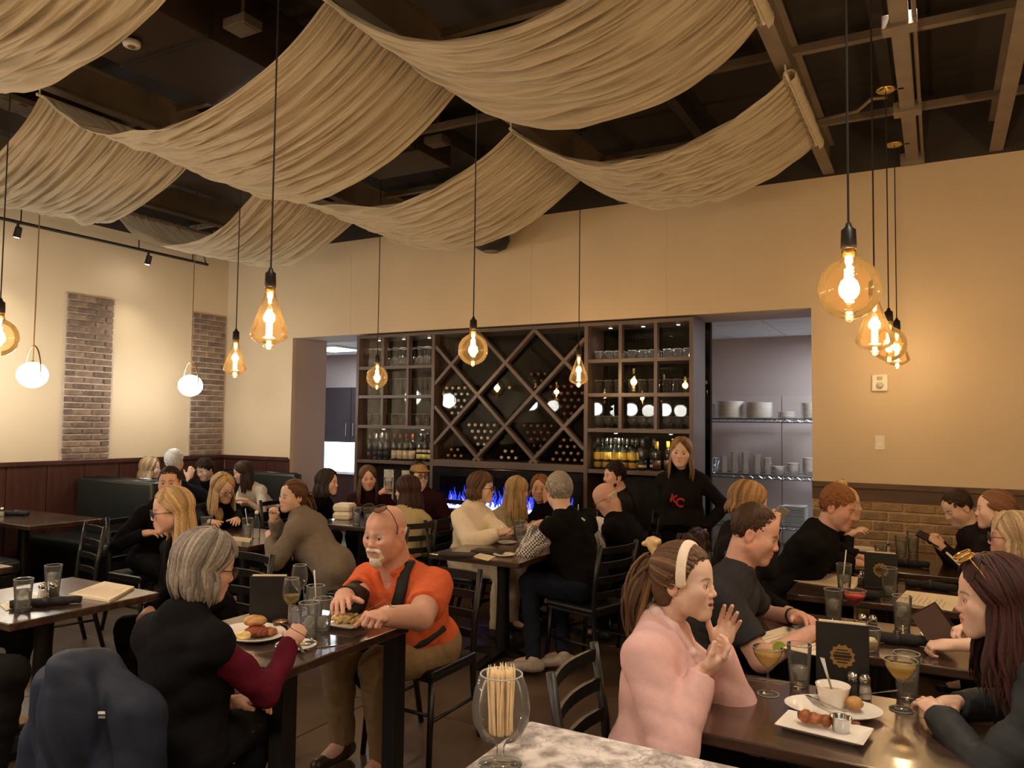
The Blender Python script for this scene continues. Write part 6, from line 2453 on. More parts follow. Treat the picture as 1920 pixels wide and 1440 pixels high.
# ------------------------------------------------------------------ plate racks in the side room
def rack_shelf(z, t):
    wires = MB()
    for x in np.arange(-2.45, .62, .05):
        wires.bar((x, 8.82, z), (x, 9.34, z), .005, .005)
    o = wires.build('wire_deck', M_steel, t)
    o['kind'] = 'stuff'
    for y in (8.8, 9.36):
        MB().tube([(-2.5, y, z + .012), (.66, y, z + .012)], .006, 6).build('shelf_rail', M_steel, t)
        MB().tube([(-2.5, y, z - .025), (.66, y, z - .025)], .006, 6).build('shelf_rail', M_steel, t)
    tr_ = []
    for k in range(64):
        tr_.append((-2.5 + k * .05, 8.8, z + (.012 if k % 2 else -.025)))
    MB().tube(tr_, .004, 5).build('truss_wire', M_steel, t)


rk_ = thing('wire_rack', 'tall chrome wire rack stacked with white crockery', 'shelf', (0, 0, 0))
ZS = (1.69, 1.10, .62)
ZS = tuple(atY(1420, y, 8.8)[2] for y in (787, 893, 985))
for z in ZS + (.15,):
    rack_shelf(z, rk_)
for x in (-2.5, .66):
    for y in (8.8, 9.36):
        MB().tube([(x, y, 0), (x, y, 1.95)], .0125, 8).build('upright', M_steel, rk_)


def stack(px, z, n, r, dz, me, name, lab, cat, grp, Y=9.0):
    p = atY(px, 800, Y)
    for k in range(n):
        o = link(name, me, None, (p[0] + RND.uniform(-.0012, .0012), Y + RND.uniform(-.0012, .0012), z + .015 + k * dz))
        tag(o, lab, cat, grp)


pl_l = MB().lathe([(0, .003), (.1, .003), (.15, .02), (.155, .02), (.1, 0), (0, 0)], 24).mesh('plate', M_china, smooth=True)
pl_s = MB().lathe([(0, .003), (.06, .003), (.105, .018), (.108, .018), (.062, 0), (0, 0)], 20).mesh('plate', M_china, smooth=True)
pl_q = MB().add(rect_loop(.12, .12, .018) + rect_loop(.078, .078, .004) + rect_loop(.08, .08, 0) + rect_loop(.122, .122, .0165), Fc).mesh('plate', M_china)
bw = MB().lathe([(0, 0), (.04, 0), (.07, .05), (.074, .052), (.068, .05), (.037, .006), (0, .006)], 18).mesh('bowl', M_china, smooth=True)
cu = MB().lathe([(0, 0), (.03, 0), (.045, .055), (.047, .056), (.043, .054), (.028, .005), (0, .005)], 16).mesh('cup', M_china, smooth=True)
stack(1370, ZS[0], 13, .15, .0145, pl_l, 'dinner_plate', 'round white dinner plate in the tall stack beside the printed carton', 'plate', 'first stack of dinner plates')
stack(1423, ZS[0], 12, .15, .0145, pl_l, 'dinner_plate', 'round white dinner plate in the tall stack beside the low side plates', 'plate', 'second stack of dinner plates')
stack(1475, ZS[0], 5, .1, .0145, pl_s, 'side_plate', 'small round white plate in the low stack on the top rack shelf', 'plate', 'low stack of side plates')
stack(1520, ZS[0], 11, .1, .0155, pl_s, 'side_plate', 'small round white plate in the stack beside the tan wall edge', 'plate', 'stack of side plates by the wall edge')
for px, n, wh in ((1358, 6, 'in the cup stack beside the silver basket'), (1378, 8, 'in the second cup stack from the silver basket'), (1398, 8, 'in the third cup stack from the silver basket'), (1420, 7, 'in the fourth cup stack from the silver basket'), (1439, 6, 'in the cup stack beside the bowls')):
    stack(px, ZS[1], n, .05, .027, cu, 'soup_cup', 'white soup cup ' + wh, 'cup', 'soup cups ' + wh, 8.98)
for px, n, wh in ((1460, 3, 'in the lowest bowl stack beside the soup cups'), (1487, 5, 'in the middle bowl stack of the wire rack'), (1516, 8, 'in the tallest bowl stack by the tan wall edge')):
    stack(px, ZS[1], n, .07, .021, bw, 'bowl', 'white bowl ' + wh, 'bowl', 'bowls ' + wh, 9.0)
for px, n in ((1363, 14), (1489, 15)):
    stack(px, ZS[2], n, .12, .0135, pl_q, 'square_plate', 'square white plate in the %s on the low rack shelf' % ('stack beside the waitress' if px < 1400 else 'stack behind the red-haired man'), 'plate', 'square plates on the low shelf %d' % (1 if px < 1400 else 2))
t = thing('storage_box', 'white printed carton at the end of the top rack shelf', 'box', (atY(1322, 800, 9.0)[0], 9.0, ZS[0] + .014))
MB().box((-.1, -.1, 0), (.1, .1, .17)).build('carton', mat('white_card', srgb(225, 225, 228), .6), t, bevel=.003)
MB().box((-.06, -.1015, .03), (.06, -.1, .14)).build('print_panel', mat('pale_blue_print', srgb(190, 196, 214), .6), t)
t = thing('wire_basket', 'crumpled silver basket of bags on the middle rack shelf', 'basket', (atY(1336, 800, 8.95)[0], 8.95, ZS[1] + .014))
for k in range(10):
    a = k * 2 * PI / 10
    MB().tube([(.05 * math.cos(a), .05 * math.sin(a), 0), (.085 * math.cos(a), .085 * math.sin(a), .17)], .005, 6).build('basket_wire', M_steel, t)
for z_, r_ in ((.0, .05), (.085, .068), (.17, .085)):
    MB().tube([(r_ * math.cos(a), r_ * math.sin(a), z_) for a in np.linspace(0, 2 * PI, 17)], .005, 6, cap=False).build('basket_ring', M_steel, t)
# ------------------------------------------------------------------ the guests
BLK = srgb(17, 16, 18)
NAVY = srgb(26, 29, 38)
B_BLOND = [srgb(176, 146, 102), srgb(152, 122, 84), srgb(190, 164, 124)]
B_GREY = [srgb(178, 166, 150), srgb(140, 128, 114), srgb(205, 196, 182)]
B_BROWN = srgb(84, 58, 40)
B_DARK = srgb(44, 30, 24)
CH = 'black ladder-back chair under the %s'


def P_(i, p):          # world -> offset in the person's space
    return tuple(np.asarray(p) - i['base'])


def hloc(i, p):
    return Vector(i['Rh'] @ (np.array(p) * i['s']) + i['hc'] - i['base'])


def band_solid(i, name, pts, wid, thick, col, m=None, h=.006):
    """flat strap through points, part of the person"""
    P = []
    for a, b in zip(pts[:-1], pts[1:]):
        P.append(cap(a, b, wid, wid, k=.01))
    V, Fc = sculpt(P, h)
    return link(name, mesh_np(name, V - i['base'], Fc, np.broadcast_to(np.array(col), (len(V), 3)), mats=(m or M_shell,)), i['root'])


# ---- orange polo man with a sling
def orange_extra(i):
    collar(i, srgb(206, 100, 64), .013, .06)
    nb, U, Bx, By, pel = i['nb'], i['U'], i['Bx'], i['By'], i['pel']
    # sling strap from the left shoulder across the chest to the right elbow
    fr = lambda x, u: nb + x * Bx - u * U
    pts, nrms = [], []
    for x, u, du, dy in ((-.1, -.05, .6, -1), (-.1, -.03, 1, -.5), (-.1, .0, 1, .2), (-.1, .03, .8, .8), (-.095, .07, .3, 1), (-.08, .12, 0, 1), (-.06, .17, 0, 1), (-.035, .22, 0, 1), (-.01, .27, 0, 1), (.03, .32, -.1, 1), (.07, .35, -.1, 1)):
        dv = _n(du * U + dy * By)
        pts.append(stick(i, fr(x, u), dv, .006))
        nrms.append(dv)
    V = []
    n_ = len(pts)
    for k, p in enumerate(pts):
        t_ = _n(pts[min(k + 1, n_ - 1)] - pts[max(k - 1, 0)])
        w_ = _n(np.cross(t_, nrms[k])) * .03
        for s1, s2 in ((-1, -1), (1, -1), (1, 1), (-1, 1)):
            V.append(p + s1 * w_ + s2 * nrms[k] * .007)
    Fc = [(k * 4 + j, k * 4 + (j + 1) % 4, k * 4 + 4 + (j + 1) % 4, k * 4 + 4 + j) for k in range(n_ - 1) for j in range(4)] + [(3, 2, 1, 0), (4 * n_ - 4, 4 * n_ - 3, 4 * n_ - 2, 4 * n_ - 1)]
    MB().add(V, Fc).build('sling_strap', mat('black_webbing', srgb(22, 22, 24), .8, bump=.2, bscale=200), i['root'], smooth=True)
    sd = 1
    e, w_ = i['el'][sd], i['wr'][sd]
    P = [cap(i['sh'][sd] + .55 * (e - i['sh'][sd]), e, .066, .066, k=.03), cap(e, e + .88 * (w_ - e), .066, .052, k=.03, flat=True)]
    V, Fc = sculpt(P, .009, folds(3, .008, 30))
    link('arm_sling', mesh_np('arm_sling', V - i['base'], Fc, np.broadcast_to(np.array(srgb(26, 25, 27)), (len(V), 3)), mats=(M_shell,)), i['root'])
    MB().tube([stick(i, fr(-.0, .27), By), stick(i, fr(-.06, .28), By), stick(i, fr(-.12, .28), By - .4 * Bx), stick(i, fr(-.15, .28), By - 1.5 * Bx)], .018, 8).build('chest_strap', MATS['black_webbing'], i['root'], smooth=True)
    # black napkin spread over the right thigh
    k0, k1 = i['pel'] + .12 * i['Fb'] + .06 * Bx, i['kn'][1]
    P = [cap(k0 + (0, 0, .05), k1 + (0, 0, .03), .075, .07, k=.05), cap(k0 * .4 + k1 * .6 + .03 * Bx, k0 * .4 + k1 * .6 - .06 * Bx + (0, 0, -.16), .075, .05, k=.05), cap(k1, k1 + .03 * Bx + (0, 0, -.2), .07, .03, k=.05)]
    V, Fc = sculpt(P, .009, folds(8, .02, 30))
    link('lap_napkin', mesh_np('lap_napkin', V - i['base'], Fc, np.broadcast_to(np.array(srgb(20, 19, 20)), (len(V), 3)), mats=(M_cloth,)), i['root'])
    # watch on the left wrist
    d = _n(i['wr'][-1] - i['el'][-1])
    c = i['wr'][-1] - .025 * d
    ax_ = Vector(d)
    q = ax_.to_track_quat('Z', 'Y').to_matrix().to_4x4()
    wt = MB().lathe([(.035, -.014), (.039, -.014), (.039, .014), (.035, .014)], 24, close=True).xf(Matrix.Translation(Vector(P_(i, c))) @ q).build('watch', M_chrome, i['root'], smooth=True)
    up = _n(np.array([0, -.6, .8]) - np.dot([0, -.6, .8], d) * d)
    MB().lathe([(0, .0), (.022, 0), (.023, .006), (.018, .011), (0, .011)], 20).xf(Matrix.Translation(Vector(P_(i, c + up * .034))) @ Vector(up).to_track_quat('Z', 'Y').to_matrix().to_4x4()).build('watch_face', M_chrome, wt, smooth=True)


person('bald white-bearded man in an orange polo shirt with a black arm sling', (724, 1000), 3.75, face=-40, body=-38, pitch=6, sex='m', skin='ruddy', res='near', build=1.0, s=1.15, full=1.,
       hair=('bald', srgb(225, 220, 210)), brow=srgb(200, 190, 176), beard=('tache goatee', srgb(222, 214, 200)), glasses='head thin', top=srgb(206, 100, 64), sleeve='short', neck='collar',
       legs=srgb(138, 116, 88), shoes=srgb(60, 42, 30), L=(722, 1156, 'z', .86), R=(642, 1122, 'z', .90), Lpose='fist', Rpose='rest', LN=(-.3, .2, -1), iris=(.08, .12, .16), look=(-.2, 1, 0), extra=orange_extra, pelvis=atd(788, 1206, 3.95), knees=((-2.29, 2.88, .53), (-2.57, 2.92, .53)), thick=.015,
       Lh=(.6, -.1, -.8), seated_on=CH % 'man in orange')
cutlery('fork', point((686, 1146, 'z', .84)), 3.7, None, 'steel fork held by the man in orange', tilt=.5)

# ---- grey-bobbed woman in vest
def jacket(i):
    f = i['Fb']
    rt_ = np.cross(f, [0, 0, 1.])
    z = np.array([0, 0, 1.])
    c = i['pel'] * (1, 1, 0) - .31 * f + .885 * z + .02 * rt_
    A3 = np.stack([rt_, f, z], 1)
    P = [cap(c, c - .2 * rt_ - .06 * z, .06, .055, k=.05), cap(c, c + .21 * rt_ - .07 * z, .06, .055, k=.05), ell(c - .03 * f - .33 * z, (.22, .075, .3), A3, k=.08),
         ell(c - .085 * f - .1 * z, (.135, .05, .16), A3, k=.02), ell(c - .06 * f + .035 * z - .03 * rt_, (.085, .06, .045), A3, k=.04),
         cap(c - .2 * rt_ - .07 * z, c - .27 * rt_ - .05 * f - .5 * z, .068, .06, k=.04), cap(c + .21 * rt_ - .08 * z, c + .3 * rt_ - .03 * f - .52 * z, .07, .06, k=.04),
         ell(c + .05 * f - .3 * z, (.2, .04, .2), A3, k=.06)]
    fa = folds(21, .006, 40, 5)

    def drape_folds(X, Y, Z):
        w_ = X * rt_[0] + Y * rt_[1]
        return fa(X, Y, Z) + .0055 * np.sin(w_ * 62 + 2.2 * np.sin(Z * 9) + Z * 8) * np.clip((c[2] - Z) / .2, 0, 1)
    V, Fc = sculpt(P, .006, drape_folds)
    b = np.array([c[0], c[1], 0])
    t = thing('rain_jacket', 'navy hooded rain jacket hung over a chair back', 'jacket', tuple(b))
    link('jacket_shell', mesh_np('jacket_shell', V - b, Fc, np.broadcast_to(np.array(srgb(34, 40, 56)), (len(V), 3)), mats=(M_shell,)), t)
    # white reflective tag under the hood edge
    bv_ = BVHTree.FromPolygons(V.tolist(), Fc.tolist())
    hit = bv_.ray_cast(Vector(CAMP), Vector(_n(ray(190, 1338))))
    q = (np.array(hit[0]) if hit[0] is not None else c - .147 * f - .17 * z) - .004 * FW - b
    e1, e2 = RT * .02, np.array([0, 0, 1.])
    for k, (zz_, m_) in enumerate(((.004, M_salt), (-.008, mat('grey_reflective', srgb(130, 132, 138), .4)))):
        MB().bar(tuple(q - e1 + e2 * zz_), tuple(q + e1 + e2 * zz_), .004, .007).build('reflective_tag', m_, t)


person('woman with a grey bob in a black vest and maroon sleeves, eating', (385, 1062), 2.7, face=103, body=129, pitch=14, s=1.0, res='near', skin='pink',
       hair=('bob', [srgb(134, 126, 118), srgb(112, 104, 98), srgb(150, 142, 132)], dict(zend=-.115, curl=.03, t=.017, th0=70, bangs=True, sweep=.02, bz=.32, flare=.012)), glasses='thin',
       top=srgb(88, 24, 40), vest=srgb(21, 20, 22), neck='band', back=.05, legs=srgb(24, 24, 26), R=(548, 1204, 'd', 2.88), L=(440, 1316, 'd', 2.72), pelvis=atd(335, 1400, 2.6), knees=((-2.52, 2.12, .53), (-2.27, 2.13, .53)), Rpose='grip', Lpose='relax', RN=(-.5, .3, -.6), Rh_=(.5, -.3, -1), extra=jacket, thick=.018,
       seated_on='black ladder-back chair under the rain jacket')
cutlery('fork', point((566, 1190, 'd', 2.86)), 1.2, None, 'steel fork in the raised hand of the grey-bobbed woman', tilt=.6)

# ---- woman in pink
def pink_extra(i):
    P = []
    b = []
    for a in np.linspace(-1.8, 1.8, 22):
        d_ = _n(np.array([math.sin(a), .3, math.cos(a)]))
        p = C0 + (R0 + .014) * d_
        tg = _n(np.array([math.cos(a), 0, -math.sin(a)]))
        wd = _n(np.cross(d_, tg) + .5 * tg * math.sin(a * 9))
        b.append(ell(p, (.016, .0085, .017), np.stack([_n(tg), d_, np.cross(_n(tg), d_)], 1), k=.005))
    V, Fc = sculpt(xform(b, i['Rh'], i['hc'], i['s']), .004)
    link('headband', mesh_np('headband', V - i['base'], Fc, np.broadcast_to(np.array(srgb(232, 216, 198)), (len(V), 3)), mats=(M_cloth,)), i['root'])
    b = []
    for sx in (-1, 1):
        for k in range(3):
            b.append(cap((sx * .022, -.085 - .012 * k, .06 + .02 * k), (sx * .012, -.105 - .005 * k, .115 + .004 * k), .008, .012, k=.008))
        b.append(cap((sx * .012, -.095, .118), (sx * .012, -.135, .11), .011, .009, k=.01))
    V, Fc = sculpt(xform(b, i['Rh'], i['hc'], i['s']), .004)
    link('hair_clip', mesh_np('hair_clip', V - i['base'], Fc, np.broadcast_to(np.array(srgb(196, 160, 112)), (len(V), 3)), mats=(M_leather,)), i['root'])
    nb, U, By, Bx = i['nb'], i['U'], i['By'], i['Bx']
    cl_ = []
    for sx in (-1, 1):
        q_ = [nb + .062 * U - .045 * By, nb + .055 * U + sx * .058 * Bx - .01 * By, nb + .015 * U + sx * .06 * Bx + .05 * By, nb - .05 * U + sx * .03 * Bx + .1 * By, nb - .1 * U + sx * .008 * Bx + .115 * By]
        for a_, b_ in zip(q_[:-1], q_[1:]):
            cl_.append(cap(a_, b_, .019, .017, k=.012))
    V, Fc = sculpt(cl_, .005, folds(77, .004, 120))
    link('fleece_collar', mesh_np('fleece_collar', V - i['base'], Fc, np.broadcast_to(np.array(srgb(220, 188, 184)), (len(V), 3)), mats=(M_knit,)), i['root'])
    # falling lock in front of the far shoulder, small earring, fleece collar edge
    MB().ball(hloc(i, (.079, -.008, -.042)), .0032, 8, 6).build('earring', M_goldf, i['root'], smooth=True)
    nb, U, By, Bx = i['nb'], i['U'], i['By'], i['Bx']
    sp = MB()
    q = nb - .13 * U + .03 * Bx
    for k in range(5):
        MBp = [stick(i, q + Bx * .01 * math.cos(k * 1.2) + U * .01 * math.sin(k * 1.2), By, .002), stick(i, q - U * (.024 + .005 * k), By, .002)]
        sp.tube(MBp, .0018, 5)
    o = sp.build('embroidery', mat('black_thread', srgb(40, 28, 26), .7), i['root'])
    o['kind'] = 'stuff'


person('woman in a pink fleece with a white braided headband, gesturing', (1283, 1090), 2.5, face=70, body=76, pitch=0, s=1.0, res='near', skin='fair', mouth=.0045,
       hair=('tail', [srgb(92, 66, 47), srgb(76, 54, 40), srgb(124, 94, 66)], dict(gather=(0, -.095, .05), tlen=.26, t=.013)), brow=srgb(80, 55, 40), top=srgb(212, 172, 168), topmat=M_knit, sleeve='puff', neck='band',
       legs=srgb(30, 30, 34), R=(1318, 1258, 'd', 2.33), L=(1348, 1214, 'd', 2.5), Rpose='pinch', Lpose='open', RN=(.2, .3, .8), RD=(.75, .3, .55), LD=(.35, .1, .95), LN=(.2, -1, 0), Rh_=(-.2, -.6, -1), Lh=(.1, .5, -1), extra=pink_extra, pelvis=atd(1222, 1425, 2.45), ankles=((-.52, 2.84, .09), (-.52, 2.42, .09)), thick=.016, fold=.006,
       seated_on=CH % 'woman in pink')

# ---- man in charcoal polo
person('man in a charcoal polo shirt with folded bare forearms', (1415, 1000), 3.4, face=84, body=80, pitch=18, sex='m', s=1.05, res='near', skin='ruddy', jaw=1.03, full=.6, build=.35,
       hair=('short', srgb(70, 50, 38), dict(len=.02, t=.004, lift=.08, tops=.004)), top=srgb(54, 53, 56), sleeve='short', neck='collar', legs=srgb(28, 30, 36), R=(1522, 1186, 'z', .79), L=(1492, 1156, 'z', .80), Rpose='rest', Lpose='relax',
       Rh_=(-.7, -.6, -.1), Lh=(-.5, .6, -.2), seated_on=CH % 'polo-shirt man',
       extra=lambda i: collar(i, srgb(58, 56, 58), .012, .07) and MB().lathe([(.036, -.006), (.039, -.006), (.039, .006), (.036, .006)], 24, close=True).xf(Matrix.Translation(Vector(P_(i, i['wr'][-1] - .02 * _n(i['wr'][-1] - i['el'][-1])))) @ Vector(_n(i['wr'][-1] - i['el'][-1])).to_track_quat('Z', 'Y').to_matrix().to_4x4()).build('bracelet', M_iron, i['root'], smooth=True))

# ---- woman with sunglasses on her head
person('dark-haired woman with red ends and sunglasses pushed onto her head', (1866, 1122), 2.25, face=-80, body=-86, pitch=4, res='near', skin='fair', lip=srgb(190, 90, 86),
       hair=('long', [srgb(52, 34, 31), srgb(46, 30, 28), srgb(58, 34, 32), srgb(70, 34, 33)], dict(zend=-.27, t=.016, th0=66, wave=.014, flare=.03, part=.0, bangs=True, sweep=.045, bz=.45)), brow=srgb(50, 32, 28), glasses='head gold thick',
       top=srgb(48, 51, 53), topmat=M_shell, thick=.022, fold=.012, neck='band', legs=BLK, L=(1762, 1340, 'z', .80), R=(1790, 1318, 'z', .80), Lpose='rest', Rpose='rest', pelvis=(.5, 2.74, .56), Lh=(.3, -.8, -.5), Rh_=(.3, .7, -.5), seated_on=CH % 'woman with sunglasses')

# ---- blonde with glasses at the left
person('blonde woman with dark glasses in a black cardigan over white', (322, 958), 4.2, face=-82, body=-60, pitch=6, res='near', skin='pink', full=.5,
       hair=('long', B_BLOND, dict(zend=-.28, t=.015, th0=86, bangs=True, sweep=.055, bz=.5, flare=.03)), glasses='thick', top=BLK, neck='vee', under=srgb(220, 210, 196), legs=BLK,
       seated_on=CH % 'blonde with dark glasses')
person('man in black at the edge, only his knee showing below the table', None, 0, head3=(-4.42, 1.86, 1.2), face=70, body=70, sex='m', res='far', hair=('short', B_DARK), top=BLK, legs=srgb(26, 25, 25), knees=((-4.24, 2.36, .53), tuple(atz(22, 1262, .53))), seated_on=CH % 'man whose knee shows')

# ---- taupe-coat table
person('woman in a long taupe coat with her chin on her hand', (549, 930), 5.7, face=-58, body=-118, pitch=2, tilt=-6, res='mid', skin='fair',
       hair=('tail', srgb(96, 68, 48), dict(gather=(0, -.09, -.01), tlen=.17, t=.011)), top=srgb(128, 117, 106), coat=.62, thick=.03, back=.24, neck='band', legs=BLK, R=(512, 972, 'd', 5.62), L=(508, 1010, 'z', .79), Rpose='fist', Lpose='relax', RD=(.3, -.2, 1), Rh_=(-.5, .4, -1), Lh=(-.3, -.5, -1), seated_on=CH % 'taupe-coat woman')
person('blonde woman in a black blazer over a yellow top', (418, 915), 6.75, s=1.05, face=38, body=18, pitch=20, tilt=8, res='mid', skin='fair',
       hair=('long', B_BLOND, dict(zend=-.2, t=.014, th0=58, drift=(0, 0, 0))), glasses='thin', top=BLK, neck='vee', under=srgb(206, 172, 84), legs=BLK, R=(432, 1005, 'z', .8), L=(452, 1006, 'z', .8), seated_on=CH % 'black-blazer woman')
person('dark-haired man in black looking towards the bar', (318, 905), 6.0, face=-12, body=37, sex='m', res='mid', skin='warm', hair=('short', B_DARK, dict(len=.022, t=.006, lift=.15)), beard=('stubble', srgb(150, 105, 82)), top=BLK, legs=BLK, R=(272, 1000, 'd', 5.75), seated_on=CH % 'man in black by the booth')

# ---- corner booth
person('woman with a grey-blond bob and white top in the corner booth', (283, 878), 8.65, face=72, body=120, tilt=12, res='far', hair=('bob', [srgb(176, 150, 116), srgb(140, 118, 92)], dict(zend=-.1, t=.02)), top=srgb(226, 222, 216), legs=NAVY, seated_on=None, pelvis=(-7.68, 5.40, .585), knees=((-7.76, 5.80, .55), (-7.6, 5.80, .55)), ankles=((-7.76, 5.82, .09), (-7.6, 5.82, .09)))
person('white-haired man in navy seen from behind in the corner booth', (327, 866), 8.08, face=150, body=126, sex='m', res='far', hair=('short', srgb(222, 222, 222), dict(t=.014, low=-.08)), top=NAVY, legs=NAVY, R=(354, 898, 'd', 8.05), Rpose='relax', RD=(0, .3, 1), seated_on=None, pelvis=(-7.0, 5.40, .585), knees=((-7.1, 5.82, .55), (-6.92, 5.82, .55)), ankles=((-7.1, 5.83, .09), (-6.92, 5.83, .09)))
person('dark-haired youth in black looking down in the corner booth', (384, 880), 9.0, face=-45, body=-50, pitch=25, sex='m', res='far', hair=('short', B_DARK, dict(t=.014, len=.04)), top=BLK, legs=BLK, ankles=((-7.42, 6.07, .09), (-7.62, 6.07, .09)), seated_on=None, seat=.48)


def tee_print(i):
    nb, U, Bx, By = i['nb'], i['U'], i['Bx'], i['By']
    for k, (w_, h_) in enumerate(((.06, .008), (.075, .022), (.07, .01), (.06, .02))):
        c = nb - (.17 + .03 * k) * U
        MB().bar(stick(i, c - w_ * Bx, By), stick(i, c + w_ * Bx, By), .012, h_).build('printed_line', mat('charcoal_print', srgb(60, 60, 62), .8), i['root'])


person('young woman with long dark hair in a printed white tee', (455, 885), 8.7, face=-72, body=-48, pitch=14, res='far', hair=('long', srgb(58, 42, 34), dict(zend=-.22, t=.014, th0=60)), top=srgb(212, 204, 192), sleeve='short', legs=NAVY, L=(460, 938, 'd', 8.5), R=(448, 942, 'd', 8.5), ankles=((-6.78, 6.07, .09), (-6.98, 6.07, .09)), seated_on=None, seat=.48, extra=tee_print)

# ---- far table by the cabinet
person('dark-haired woman in a black jacket turned towards her companions', (614, 905), 7.4, face=68, body=50, res='mid', hair=('bob', srgb(46, 34, 30), dict(zend=-.13, t=.02, th0=64, wave=.01)), top=BLK, legs=BLK, fold=.016, seated_on=CH % 'woman in the black jacket')
person('long-haired brunette in a plum sweater holding up a glass', (690, 896), 7.7, face=8, body=-5, pitch=8, tilt=4, res='mid', skin='pink', hair=('long', srgb(86, 64, 46), dict(zend=-.24, t=.012, th0=52, part=.0)), top=srgb(50, 24, 36), legs=BLK, L=(717, 922, 'd', 7.45), R=(700, 955, 'd', 7.4), Lpose='grip', LD=(.5, .2, .4), LN=(.4, .6, 0), seated_on=CH % 'brunette in plum')
tumbler(atd(728, 922, 7.42), 'dark drink glass held up by the brunette in plum', .1, h=.14)


def capman(i):
    P = [ell((0, -.008, .05), (.086, .1, .082), k=.01), half((0, -.25, -.97), -.035, .008), cap((-.04, .085, .052), (.04, .085, .052), .012, k=.02), ell((0, .105, .05), (.07, .06, .01), k=.015)]
    V, Fc = sculpt(xform(P, i['Rh'], i['hc'], i['s']), .007)
    link('flat_cap', mesh_np('flat_cap', V - i['base'], Fc, np.broadcast_to(np.array(srgb(158, 124, 88)), (len(V), 3)), mats=(M_cloth,)), i['root'])


person('man in a tan cap and dark plum jacket by the cabinet', (786, 892), 7.5, face=25, body=-40, sex='m', res='far', hair=('crop', B_DARK), glasses='thick', top=srgb(48, 24, 28), legs=BLK, build=.3, extra=capman, seated_on=CH % 'man in the tan cap')
person('woman with dark wavy hair in a beige sweater seen from behind', (763, 919), 6.5, s=.97, pelvis=(-3.86, 5.12, .55), face=-105, body=-160, pitch=4, tilt=-8, res='mid', hair=('long', srgb(60, 36, 28), dict(zend=-.2, t=.02, th0=60, wave=.016, flare=.03)), top=srgb(190, 176, 140), topmat=M_knit, legs=BLK, seated_on=CH % 'beige-sweater woman')

# ---- centre table
person('woman in a white turtleneck with a brown bob and glasses, smiling', (903, 915), 6.15, pelvis=(-3.33, 5.28, .56), face=72, body=60, res='mid', skin='fair', mouth=.003, hair=('bob', srgb(78, 54, 36), dict(zend=-.085, t=.018, th0=70, bangs=True, curl=.02)), glasses='thick', top=srgb(226, 214, 192), topmat=M_knit, sleeve='puff', neck='turtle', thick=.02, legs=srgb(210, 200, 180), R=(938, 1000, 'z', .835), L=(946, 997, 'z', .835), Rpose='fist', Lpose='fist', seated_on=CH % 'white-turtleneck woman')
person('long-haired blonde in an open-knit grey sweater', (970, 920), 6.7, pelvis=(-3.38, 5.86, .56), face=118, body=60, pitch=6, tilt=6, res='mid', hair=('long', [srgb(162, 132, 94), srgb(140, 112, 78), srgb(180, 152, 112)], dict(zend=-.24, t=.013, th0=58)), top=srgb(160, 150, 130), topmat=M_knit, legs=BLK, L=(1002, 984, 'z', .82), R=(990, 988, 'z', .82), seated_on=CH % 'blonde in grey knit')
person('auburn-haired woman covering part of her face with one hand', (1013, 916), 7.0, pelvis=(-2.98, 6.5, .56), knees=((-2.9, 6.22, .53), (-3.07, 6.24, .53)), face=-8, body=-20, res='mid', skin='warm', hair=('bob', srgb(120, 78, 48), dict(zend=-.08, t=.014)), top=BLK, legs=BLK, L=(1024, 938, 'd', 6.85), Lpose='relax', LD=(0, .1, 1), LN=(-.3, .8, 0), Lh=(.6, -.3, -1), R=(1005, 985, 'z', .79), seated_on=CH % 'auburn-haired woman')


def check_cloth():
    m = bpy.data.materials.new('checked_shirt_cloth')
    m.use_nodes = True
    nt = m.node_tree
    b = nt.nodes['Principled BSDF']
    b.inputs['Roughness'].default_value = .85
    tc = nt.nodes.new('ShaderNodeTexCoord')
    ck = nt.nodes.new('ShaderNodeTexChecker')
    ck.inputs['Scale'].default_value = 75
    ck.inputs[1].default_value = (*srgb(214, 208, 202), 1)
    ck.inputs[2].default_value = (*srgb(60, 60, 74), 1)
    nt.links.new(tc.outputs['Object'], ck.inputs[0])
    nt.links.new(ck.outputs[0], b.inputs['Base Color'])
    return m


def vest_mark(i):
    c = i['nb'] - .06 * i['U'] + .05 * i['Bx']
    MB().bar(stick(i, c - .008 * i['Bx'] + .012 * i['U'], -i['By']), stick(i, c + .008 * i['Bx'] - .012 * i['U'], -i['By']), .008, .012).build('stitched_mark', M_salt, i['root'])


person('grey-haired man in a black vest with checked sleeves seen from behind', (1048, 922), 5.5, face=-163, body=-132, pitch=10, sex='m', s=1.04, res='mid', build=.3, hair=('short', [srgb(156, 150, 140), srgb(134, 128, 119), srgb(172, 166, 156)], dict(t=.016, low=-.085, len=.075, lift=.06, comb=(0, -.4, -.6))), top=srgb(200, 194, 188), sleevemat=check_cloth(), vest=srgb(20, 18, 19), neck='band', thick=.018,
       legs=srgb(30, 34, 46), shoes=srgb(176, 164, 150), L=(1004, 988, 'd', 5.5), R=(1075, 985, 'd', 5.9), Lh=(-.5, -.5, -1), ankles=(tuple(atz(1000, 1238, .11)), tuple(atz(1058, 1228, .12))), extra=vest_mark, seated_on=CH % 'grey-haired man in the vest')
bald = person('bald man in glasses and black vest bent over his plate', (1136, 934), 6.05, face=-92, body=-112, pitch=32, sex='m', res='mid', build=.5, skin='pink', hair=('bald', srgb(210, 205, 196)), glasses='thick', top=srgb(206, 204, 206), vest=srgb(20, 18, 19), neck='collar', thick=.018, legs=BLK, L=(1092, 985, 'z', .8), R=(1100, 978, 'z', .8), seated_on=CH % 'bald man in the vest')
